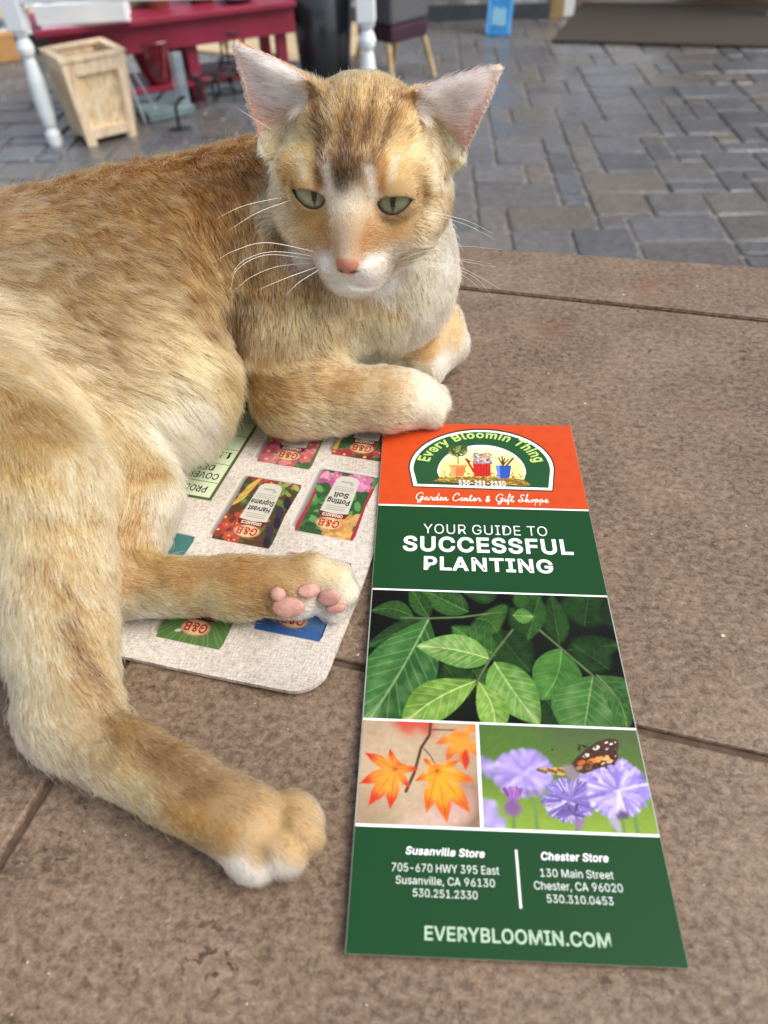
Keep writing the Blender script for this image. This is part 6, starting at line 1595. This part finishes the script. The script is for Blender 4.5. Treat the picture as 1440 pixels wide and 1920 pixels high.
# markings and painted crease shade: strokes laid on the coat  (points, width px, colour, strength)
MARKS = [([(650, 310)], 56, '48321d', .95), ([(640, 345), (646, 300)], 34, '4a3420', .8), ([(604, 335), (598, 260), (588, 180)], 27, '60401e', .92), ([(640, 320), (652, 240), (664, 150)], 22, '553718', .92), ([(666, 310), (690, 240), (706, 160)], 18, '66441f', .88),
         ([(694, 320), (722, 250), (752, 180)], 26, '6e4820', .92), ([(625, 260), (628, 170)], 12, 'd8b47a', .7), ([(708, 270), (726, 200)], 10, 'd8b47a', .6), ([(596, 350), (598, 310)], 18, '8a5a28', .8), ([(714, 352), (716, 305)], 20, 'a86c2e', .8),
         ([(619, 375), (611, 315)], 18, 'f2e9da', .65), ([(701, 372), (692, 320)], 18, 'f2e9da', .65), ([(735, 330), (740, 300)], 16, 'ece0c8', .6), ([(570, 330), (560, 290)], 16, 'eadcc0', .6),
         ([(488, 338), (548, 347)], 17, 'b0742e', .85), ([(785, 362), (852, 372)], 18, 'b0702a', .85), ([(560, 408), (612, 436)], 26, 'b07c40', .5), ([(700, 444), (800, 420)], 24, 'b98448', .5),
         ([(530, 420), (580, 460)], 20, 'c89c60', .5), ([(705, 503), (765, 474)], 13, 'd8ae78', .6), ([(613, 415), (616, 462)], 14, 'bd8548', .6), ([(690, 420), (680, 482)], 16, 'c48a4e', .6),
         ([(642, 400), (646, 475)], 26, 'e2ccb0', .6),
         ([(682, 572), (760, 592)], 24, 'd8a458', .75), ([(838, 540), (858, 470)], 16, 'ddb274', .55), ([(600, 580), (660, 610)], 26, 'c69a5c', .5),
         ([(590, 690), (585, 795)], 20, '9c7240', .55), ([(655, 690), (648, 775)], 16, 'a67c48', .5), ([(520, 715), (530, 795)], 22, '9a703c', .55), ([(480, 665), (560, 668)], 20, '94693a', .6), ([(720, 690), (715, 770)], 14, 'bd9660', .4),
         ([(0, 1230), (100, 1250)], 18, 'b98c52', .5), ([(190, 1330), (240, 1430)], 22, '9c7848', .55), ([(0, 860), (110, 900)], 28, 'a8722e', .7), ([(20, 960), (150, 985)], 22, 'ae7c3e', .65), ([(60, 1060), (150, 1130)], 28, 'a47436', .7), ([(130, 1170), (160, 1240), (195, 1285)], 40, '6e4a26', .75), ([(30, 1150), (120, 1180)], 20, 'c49a62', .5),
         ([(220, 905), (330, 880)], 26, 'bd8238', .7), ([(212, 1000), (275, 960)], 32, 'ad7c40', .6), ([(280, 1400), (390, 1480)], 56, '7e6040', .6), ([(330, 1535), (420, 1562)], 36, 'b58440', .4),
         ([(455, 470), (470, 520)], 30, '7c4f22', .5), ([(445, 560), (450, 760)], 26, '6a4824', .6), ([(160, 420), (330, 470)], 30, '9c7444', .4), ([(50, 470), (200, 520)], 30, '9c8060', .4), ([(80, 640), (200, 700)], 26, '9c8264', .4),  # the long upright stroke paints shade into the crease behind the foreleg
         ([(470, 1145), (510, 1150)], 30, '9c6c34', .6), ([(840, 575), (870, 600)], 26, 'c8a468', .5), ([(790, 640), (800, 670)], 14, 'b8925c', .5)]
for pts, wpx, col, st in MARKS:
    p3 = []
    for a, b in zip(pts, pts[1:] + [pts[-1]]):
        p3 += [on_cat(a[0] + (b[0] - a[0]) * t, a[1] + (b[1] - a[1]) * t) for t in (0, .2, .4, .6, .8)]
    p3 = np.array(p3)
    dep = ((p3 - [0, 0, CAM_H]) @ ROT[:, 2]); sg = wpx * 0.5 * dep.mean() / F_PX
    near = np.where(((V - p3.mean(0)) ** 2).sum(1) < (np.ptp(p3, 0).max() + 4 * sg) ** 2)[0]
    d2 = ((V[near][:, None] - p3[None]) ** 2).sum(2).min(1)
    m = (np.exp(-(d2 / (sg * sg)) ** 1.5 * 0.7) * st)[:, None]
    vcol[near] = vcol[near] * (1 - m) + lin(col) * m
# ear insides: pink skin with long white hair
le = CL_LOC[NB:]
fwd = VN[NB:] @ HR[1]
ear = np.zeros(N); ear_in = np.zeros(N)
side_ = np.sign(le[:, 0])
e_m = (np.abs(le[:, 0]) > 0.024) & (le[:, 2] > 0.018 + 0.0 * le[:, 0]) & (le[:, 2] + 0.55 * np.abs(le[:, 0]) > 0.046)
ear[NB:] = e_m
ear_in[NB:] = e_m * np.clip(fwd * 3.0, 0, 1)
vflow -= VN * (vflow * VN).sum(1, keepdims=True)
vflow /= np.maximum(np.linalg.norm(vflow, axis=1, keepdims=True), 1e-9)

# nose leather, lips and lids carry almost no hair
vdens = np.ones(N)
l = CL_LOC
nose_d = np.linalg.norm((l - [0, 0.0480, -0.0155]) / np.stack([0.0034 + 0.38 * np.clip(l[:, 2] + 0.0185, -0.002, 0.006), np.full(N, 0.006), np.full(N, 0.0038)], 1), axis=1)
nose_m = np.clip((1.25 - nose_d) * 6, 0, 1) * headish
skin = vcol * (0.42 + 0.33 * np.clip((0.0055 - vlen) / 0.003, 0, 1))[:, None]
skin = skin * (1 - nose_m[:, None]) + lin('#b67c68') * nose_m[:, None]
nost = sum(np.clip(1.5 - np.linalg.norm((l - [s * 0.0034, 0.0480, -0.0182]) / [0.0016, 0.006, 0.0011], axis=1), 0, 1) for s in (-1, 1)) * headish
skin = skin * (1 - 0.8 * np.clip(nost * 2, 0, 1)[:, None]) + lin('#4a2a20') * 0.8 * np.clip(nost * 2, 0, 1)[:, None]
vdens *= np.where(nose_m > 0.3, 0.0, 1)
for s in (-1, 1):
    d = np.linalg.norm(l - np.array(EYE_C[s]), axis=1)
    rim = np.clip((EYE_R + 0.0020 - d) / 0.0012, 0, 1) * headish
    skin = skin * (1 - rim[:, None]) + lin('#3a2a22') * rim[:, None]
    vlen *= 1 - 0.75 * np.clip((EYE_R + 0.0045 - d) / 0.004, 0, 1) * headish
    vdens *= np.where((d < EYE_R + 0.0011) & (headish > 0), 0, 1)
ear_deep = np.zeros(N); ear_deep[NB:] = np.clip((0.044 - le[:, 2]) / 0.016, 0, 1) * np.clip((np.abs(le[:, 0]) - 0.034) / 0.008, 0, 1)
skin = skin * (1 - ear_in[:, None]) + (lin('#d6beb4') * (1 - ear_deep[:, None]) + lin('#b98e80') * ear_deep[:, None]) * ear_in[:, None]
vcol = vcol * (1 - ear_in[:, None]) + lin('#f4efec') * ear_in[:, None]
ear_out = np.full(N, 1.0)
for s, T_, O_ in ((-1, (-0.0575, 0.0530), (-0.0455, 0.0150)), (1, (0.0590, 0.0505), (0.0450, 0.0140))):
    T_, O_ = np.array(T_), np.array(O_); d_ = (O_ - T_) / np.linalg.norm(O_ - T_); q_ = le[:, [0, 2]] - T_
    dist = -s * (q_[:, 0] * -d_[1] + q_[:, 1] * d_[0]) * -1
    dist = np.abs(q_[:, 0] * d_[1] - q_[:, 1] * d_[0])
    ear_out[NB:] = np.where(side_ == s, dist, ear_out[NB:])
vlen = np.where(ear_in > 0.4, np.clip(ear_out * 0.9 + 0.0008, 0.0018, 0.0085), vlen)
vlen = np.where((ear > 0.5) & (ear_in <= 0.4), np.minimum(vlen, 0.0022), vlen)
vlift = np.where(ear_in > 0.4, 0.35, 0.26) + 0.10 * (vlen > 0.012)
# inside the ear the hair runs from the inner edge across the cup
ef = np.zeros((N, 3)); ef[NB:] = side_[:, None] * HR[0] * 0.9 + HR[1] * 0.25 + HR[2] * 0.25
ef -= VN * (ef * VN).sum(1, keepdims=True); ef /= np.maximum(np.linalg.norm(ef, axis=1, keepdims=True), 1e-9)
vflow = np.where((ear_in > 0.4)[:, None], ef, vflow)
skin = np.where((ear > .5)[:, None] & (ear_in < .4)[:, None], vcol * 0.8, skin)
vdens = np.where((ear > 0.5) & (ear_in <= 0.4), vdens * 1.6, vdens)
vdens = np.where(ear_in > 0.4, vdens * (0.85 - 0.4 * ear_deep), vdens)
vdens *= np.where(V[:, 2] < 0.0036, 0.0, 1)
vdens *= np.where(headish > 0, 2.1, np.where(vlen < 0.0065, 1.6, 1.0))
# roots of the head sunk in the neck, and of the neck sunk in the head, grow nothing
NCUT = np.linalg.norm((l - [0, -0.012, -0.006]) / [0.036, 0.038, 0.036], axis=1)
vdens[:NB] *= np.where(NCUT[:NB] < 0.92, 0, 1)
facing = ((np.array([0, 0, CAM_H]) - V) * VN).sum(1) / np.linalg.norm(V - [0, 0, CAM_H], axis=1)
vdens *= np.where(facing > -0.35, 1.0, 0.35)

# body mesh, one object
m_, t_, p_ = new_mat('skin_and_underfur')
a_ = t_.nodes.new('ShaderNodeAttribute'); a_.attribute_name = 'Col'
t_.links.new(a_.outputs['Color'], p_.inputs['Base Color']); p_.inputs['Roughness'].default_value = 0.7; p_.inputs['Specular IOR Level'].default_value = 0.2
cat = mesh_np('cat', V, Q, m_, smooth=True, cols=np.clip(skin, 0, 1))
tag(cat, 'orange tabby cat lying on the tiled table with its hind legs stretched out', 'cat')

# ---- the hair itself
def grow(count, seg=6):
    tri = np.r_[Q[:, [0, 1, 2]], Q[:, [0, 2, 3]]]
    ar = np.linalg.norm(np.cross(V[tri[:, 1]] - V[tri[:, 0]], V[tri[:, 2]] - V[tri[:, 0]]), axis=1) * vdens[tri].mean(1)
    cdf = np.cumsum(ar); cdf /= cdf[-1]
    k = np.searchsorted(cdf, RNG.random(count))
    r1, r2 = np.sqrt(RNG.random(count)), RNG.random(count)
    b = np.stack([1 - r1, r1 * (1 - r2), r1 * r2], 1)[..., None]
    def ip(A): return (A[tri[k]] * (b if A.ndim == 2 else b[..., 0])).sum(1)
    R, n, f, c, L, lift, ein = ip(V), ip(VN), ip(vflow), ip(vcol), ip(vlen), ip(vlift), ip(ear_in)
    n /= np.linalg.norm(n, axis=1, keepdims=True); f /= np.maximum(np.linalg.norm(f, axis=1, keepdims=True), 1e-6)
    sd_ = np.cross(n, f)
    # waves in the lie of the coat: smooth fields of a few sizes
    def wave(scale, ph):
        w_ = np.zeros(count); g = np.random.default_rng(ph)
        for _ in range(5):
            d = g.normal(0, 1, 3); d /= np.linalg.norm(d); w_ += np.sin(R @ d * (2 * math.pi / scale) * g.uniform(.7, 1.4) + g.uniform(0, 6.28))
        return w_ / 2.2
    longish = np.clip((L - 0.004) / 0.010, 0, 1)
    turn = (0.18 * wave(0.05, 1) + 0.10 * wave(0.017, 2) + 0.07 * wave(0.007, 3)) * (0.45 + 0.8 * longish) + RNG.normal(0, 0.13, count)
    f2 = f * np.cos(turn)[:, None] + sd_ * np.sin(turn)[:, None]
    Lh = L * np.clip(RNG.normal(1, 0.16, count), 0.5, 1.5) * (1 + 0.16 * wave(0.02, 4))
    stray = RNG.random(count) < 0.02
    Lh = np.where(stray, Lh * 1.35, Lh)
    lf_ = np.clip(lift + 0.10 * wave(0.013, 5) + RNG.normal(0, 0.06, count) + stray * 0.3, 0.06, 1.2)
    P_ = np.zeros((count, seg, 3)); P_[:, 0] = R - n * 0.0004
    for s_ in range(1, seg):
        t = (s_ - 0.5) / (seg - 1)
        d = n * (lf_ * 1.7 * (1 - 0.85 * t))[:, None] + f2 * (0.55 + 0.5 * t) - np.array([0, 0, 0.10 * t])
        d /= np.linalg.norm(d, axis=1, keepdims=True)
        P_[:, s_] = P_[:, s_ - 1] + d * (Lh / (seg - 1))[:, None]
    # locks: tips drawn towards a neighbour that leads the lock
    lead = RNG.choice(count, max(50, int(count * 0.030)), replace=False)
    kd = kdtree.KDTree(len(lead))
    for i, j in enumerate(lead): kd.insert(R[j], i)
    kd.balance()
    own = np.array([kd.find(r)[1] for r in R]); lead = lead[own]
    ok = (n * n[lead]).sum(1) > 0.3
    amt = (0.26 + 0.36 * longish) * ok * RNG.uniform(0.4, 1.0, count) * np.where(ein > .4, .3, 1)
    for s_ in range(1, seg):
        t = s_ / (seg - 1); kk = (amt * t ** 1.3)[:, None]
        tgt = P_[lead, s_] + (R - R[lead]) * 0.25
        P_[:, s_] = P_[:, s_] * (1 - kk) + tgt * kk
    P_[..., 2] = np.maximum(P_[..., 2], 0.0026)
    # each hair its own shade; locks differ too; a banded (ticked) coat
    br = np.exp(RNG.normal(0, 0.36, count)) * (1 + 0.16 * wave(0.006, 6) + 0.12 * wave(0.02, 7)) * np.exp(RNG.normal(0, 0.26, count))[lead]
    whiteish = np.clip((c.min(1) - 0.55) / 0.2, 0, 1)
    c = c * (br * (1 - whiteish) + np.sqrt(np.maximum(br, .05)) * 1.06 * whiteish)[:, None]
    guard = RNG.random(count) < 0.13
    c = np.where((guard & (RNG.random(count) < .45))[:, None], c * 0.5, c)
    pale = (RNG.random(count) < 0.16)[:, None]
    c = np.where(pale, c * 0.35 + 0.65 * np.maximum(c, lin('#e9dcc4')), c)
    c = np.clip(c, 0.01, 0.93)
    thick = np.where(L < 0.004, 0.000055, 0.00008) * RNG.uniform(0.75, 1.25, count) * np.where(ein > .4, 1.5, 1) * np.where(guard, 1.5, 1)
    prof = np.array([1.0, 1.0, 0.9, 0.72, 0.45, 0.12]) if seg == 6 else np.linspace(1, .1, seg)
    rd = thick[:, None] * prof
    return P_, rd, c
def hair_mat(name, rough=0.35):
    m, t, p = new_mat(name)
    t.nodes.remove(p)
    h = t.nodes.new('ShaderNodeBsdfHairPrincipled'); h.parametrization = 'COLOR'
    a = t.nodes.new('ShaderNodeAttribute'); a.attribute_name = 'Col'
    hi = t.nodes.new('ShaderNodeHairInfo')
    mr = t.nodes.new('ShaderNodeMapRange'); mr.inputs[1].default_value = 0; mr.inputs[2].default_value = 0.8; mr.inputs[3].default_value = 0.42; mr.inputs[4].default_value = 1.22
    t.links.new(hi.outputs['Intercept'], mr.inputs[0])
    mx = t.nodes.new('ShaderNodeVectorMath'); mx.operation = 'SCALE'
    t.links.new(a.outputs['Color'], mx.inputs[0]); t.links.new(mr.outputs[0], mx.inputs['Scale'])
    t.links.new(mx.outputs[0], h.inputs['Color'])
    h.inputs['Roughness'].default_value = rough; h.inputs['Radial Roughness'].default_value = 0.55; h.inputs['Coat'].default_value = 0.0
    out = [q for q in t.nodes if q.type == 'OUTPUT_MATERIAL'][0]
    t.links.new(h.outputs[0], out.inputs[0])
    return m
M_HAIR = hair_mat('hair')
def hair_object(name, P_, rd, c, mat, parent):
    n, s, _ = P_.shape
    cd = bpy.data.hair_curves.new(name)
    cd.add_curves([s] * n)
    cd.position_data.foreach_set('vector', P_.astype(np.float32).ravel())
    ra = cd.attributes.get('radius') or cd.attributes.new('radius', 'FLOAT', 'POINT')
    ra.data.foreach_set('value', rd.astype(np.float32).ravel())
    ca_ = cd.attributes.new('Col', 'FLOAT_COLOR', 'CURVE')
    ca_.data.foreach_set('color', np.c_[c, np.ones(n)].astype(np.float32).ravel())
    cd.materials.append(mat)
    o = bpy.data.objects.new(name, cd); COL.objects.link(o); o.parent = parent
    return o
FUR_N = 470000
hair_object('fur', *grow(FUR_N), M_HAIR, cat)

# ---- eyes
def eye_mat():
    m, t, p = new_mat('green_iris')
    tc = t.nodes.new('ShaderNodeTexCoord'); sx = t.nodes.new('ShaderNodeSeparateXYZ'); t.links.new(tc.outputs['Object'], sx.inputs[0])
    # object axes: x across, y forward, z up; the slit is a narrow upright lens
    def math_(op, a, b=None):
        q = t.nodes.new('ShaderNodeMath'); q.operation = op
        for i, v in enumerate((a, b)):
            if v is None: continue
            if isinstance(v, (int, float)): q.inputs[i].default_value = v
            else: t.links.new(v, q.inputs[i])
        return q.outputs[0]
    R_ = EYE_R * HS
    x2 = math_('POWER', math_('DIVIDE', sx.outputs[0], R_ * 0.115), 2.0); z2 = math_('POWER', math_('DIVIDE', sx.outputs[2], R_ * 0.60), 2.0)
    sl = math_('ADD', math_('POWER', math_('ABSOLUTE', math_('DIVIDE', sx.outputs[0], R_ * 0.125)), 1.3), math_('POWER', math_('ABSOLUTE', math_('DIVIDE', sx.outputs[2], R_ * 0.62)), 1.6))
    pup = t.nodes.new('ShaderNodeMapRange'); pup.inputs[1].default_value = 0.8; pup.inputs[2].default_value = 1.15
    t.links.new(sl, pup.inputs[0])
    rr = math_('SQRT', math_('ADD', math_('POWER', sx.outputs[0], 2.0), math_('POWER', sx.outputs[2], 2.0)))
    rp = t.nodes.new('ShaderNodeValToRGB')
    els = [(0.0, '#77753f'), (0.35, '#7f8462'), (0.7, '#8f9680'), (0.84, '#5c6354'), (0.93, '#2c2a26'), (1.0, '#1a1614')]
    rp.color_ramp.elements[0].position, rp.color_ramp.elements[0].color = els[0][0], (*lin(els[0][1]), 1)
    rp.color_ramp.elements[1].position, rp.color_ramp.elements[1].color = els[-1][0], (*lin(els[-1][1]), 1)
    for ps, c in els[1:-1]:
        e = rp.color_ramp.elements.new(ps); e.color = (*lin(c), 1)
    t.links.new(math_('DIVIDE', rr, R_ * 0.98), rp.inputs[0])
    an = math_('ARCTAN2', sx.outputs[0], sx.outputs[2])
    cb = t.nodes.new('ShaderNodeCombineXYZ'); t.links.new(math_('MULTIPLY', an, 9.0), cb.inputs[0]); t.links.new(math_('MULTIPLY', rr, 180.0), cb.inputs[1])
    nz = t.nodes.new('ShaderNodeTexNoise'); nz.inputs['Scale'].default_value = 1.6; nz.inputs['Detail'].default_value = 5
    t.links.new(cb.outputs[0], nz.inputs['Vector'])
    fib = t.nodes.new('ShaderNodeMapRange'); fib.inputs[1].default_value = .3; fib.inputs[2].default_value = .7; fib.inputs[3].default_value = 0.72; fib.inputs[4].default_value = 1.15
    t.links.new(nz.outputs['Fac'], fib.inputs[0])
    v1 = t.nodes.new('ShaderNodeVectorMath'); v1.operation = 'SCALE'; t.links.new(rp.outputs[0], v1.inputs[0]); t.links.new(fib.outputs[0], v1.inputs['Scale'])
    v2 = t.nodes.new('ShaderNodeMix'); v2.data_type = 'RGBA'; v2.inputs[6].default_value = (0.006, 0.006, 0.006, 1)
    t.links.new(pup.outputs[0], v2.inputs[0]); t.links.new(v1.outputs[0], v2.inputs[7])
    t.links.new(v2.outputs[2], p.inputs['Base Color'])
    p.inputs['Roughness'].default_value = 0.06; p.inputs['Specular IOR Level'].default_value = 0.5; p.inputs['Coat Weight'].default_value = 1.0; p.inputs['Coat Roughness'].default_value = 0.02
    return m
M_EYE = eye_mat()
for s in (-1, 1):
    bm = bmesh.new(); bmesh.ops.create_uvsphere(bm, u_segments=40, v_segments=24, radius=EYE_R * HS)
    me = bpy.data.meshes.new('eye'); bm.to_mesh(me); bm.free()
    me.polygons.foreach_set('use_smooth', [True] * len(me.polygons))
    e = link_mesh('eye', me, M_EYE, cat)
    g = np.array(hp(*EYE_C[s])); look = np.array([-0.02, 0.05, 0.165]) - g; look /= np.linalg.norm(look)
    zz_ = HR[2] - look * (HR[2] @ look); zz_ /= np.linalg.norm(zz_); xx_ = np.cross(look, zz_)
    e.matrix_world = Matrix([[xx_[i], look[i], zz_[i], g[i]] for i in range(3)] + [[0, 0, 0, 1]])

# ---- whiskers, each its own
M_WHISKER = noise_mat('whisker', '#efe9dd', '#f8f4ea', 20, 0.4)
WH = [[(592, 472), (500, 455), (440, 470), (400, 492)], [(590, 480), (510, 472), (455, 490), (432, 520)], [(588, 486), (500, 478), (445, 505), (432, 545)], [(590, 492), (520, 500), (470, 520), (440, 545)],
      [(596, 500), (540, 520), (480, 545)], [(600, 505), (560, 530), (535, 555)], [(545, 375), (480, 400), (425, 435)], [(540, 368), (460, 385), (405, 410)],
      [(742, 490), (800, 470), (870, 462), (940, 468)], [(745, 495), (820, 480), (880, 492), (930, 500)], [(748, 500), (840, 495), (900, 520), (950, 550)], [(745, 504), (830, 500), (890, 520), (925, 560)],
      [(742, 500), (810, 478), (870, 486), (920, 494)], [(740, 508), (800, 500), (860, 512), (905, 545)], [(800, 400), (870, 420), (930, 450)], [(790, 395), (870, 412), (925, 438)],
      [(512, 245), (480, 225), (440, 200)], [(785, 215), (815, 160), (835, 140)]]
for pts in WH:
    WR = RNG.uniform(0.00012, 0.00018)
    base = on_cat(*pts[0]); dep = np.linalg.norm(base - [0, 0, CAM_H])
    p3 = [base]
    for i, q in enumerate(pts[1:], 1):
        d = at(q[0], q[1], -0.5) - np.array([0, 0, CAM_H]); d /= np.linalg.norm(d)
        p3.append(np.array([0, 0, CAM_H]) + d * (dep - 0.006 * i))
    sp = spline(p3, 8) if False else None
    Pm = [2 * p3[0] - p3[1]] + p3 + [2 * p3[-1] - p3[-2]]
    cur = []
    for a, b, c, d in zip(Pm, Pm[1:], Pm[2:], Pm[3:]):
        for t in np.linspace(0, 1, 8, endpoint=False): cur.append(0.5 * ((2 * b) + (c - a) * t + (2 * a - 5 * b + 4 * c - d) * t * t + (3 * b - a - 3 * c + d) * t ** 3))
    cur.append(p3[-1]); n_ = len(cur)
    MB().tube(cur, [WR * (1 - 0.92 * i / n_) for i in range(n_)], 6).build('whisker', M_WHISKER, cat, smooth=True)

# ---- paw pads of the far hind foot
M_PAD = noise_mat('pink_pad', '#a3746a', '#b98c80', 300, 0.55, bump=0.3)
for px, py, ra, rb, an in ((541, 1137, 34, 22, 0), (522, 1114, 17, 15, 30), (578, 1107, 24, 15, -8), (618, 1119, 25, 17, -12), (630, 1138, 22, 11, -5)):
    c = on_cat(px, py); h = bvh.find_nearest(Vector(c)); n = Vector(h[1]); 
    to = (EYE0 - Vector(c)).normalized(); n = (n * 0.6 + to * 0.6).normalized()
    k = (Vector(c) - EYE0).length / F_PX
    u = Vector(at(px + 10 * math.cos(rad(an)), py + 10 * math.sin(rad(an)), c[2]) - at(px, py, c[2])); u = (u - n * u.dot(n)).normalized(); v = n.cross(u)
    bm = bmesh.new(); bmesh.ops.create_uvsphere(bm, u_segments=24, v_segments=14, radius=1.0)
    for w_ in bm.verts:
        x, y, z = w_.co; z = math.copysign(abs(z) ** 0.8, z)
        w_.co = Vector(c) + u * (x * ra * k * .88) + v * (y * rb * k * .92) + n * (z * 0.0016 + 0.0010)
    bmesh.ops.recalc_face_normals(bm, faces=bm.faces)
    me = bpy.data.meshes.new('paw_pad'); bm.to_mesh(me); bm.free(); me.polygons.foreach_set('use_smooth', [True] * len(me.polygons))
    link_mesh('paw_pad', me, M_PAD, cat)
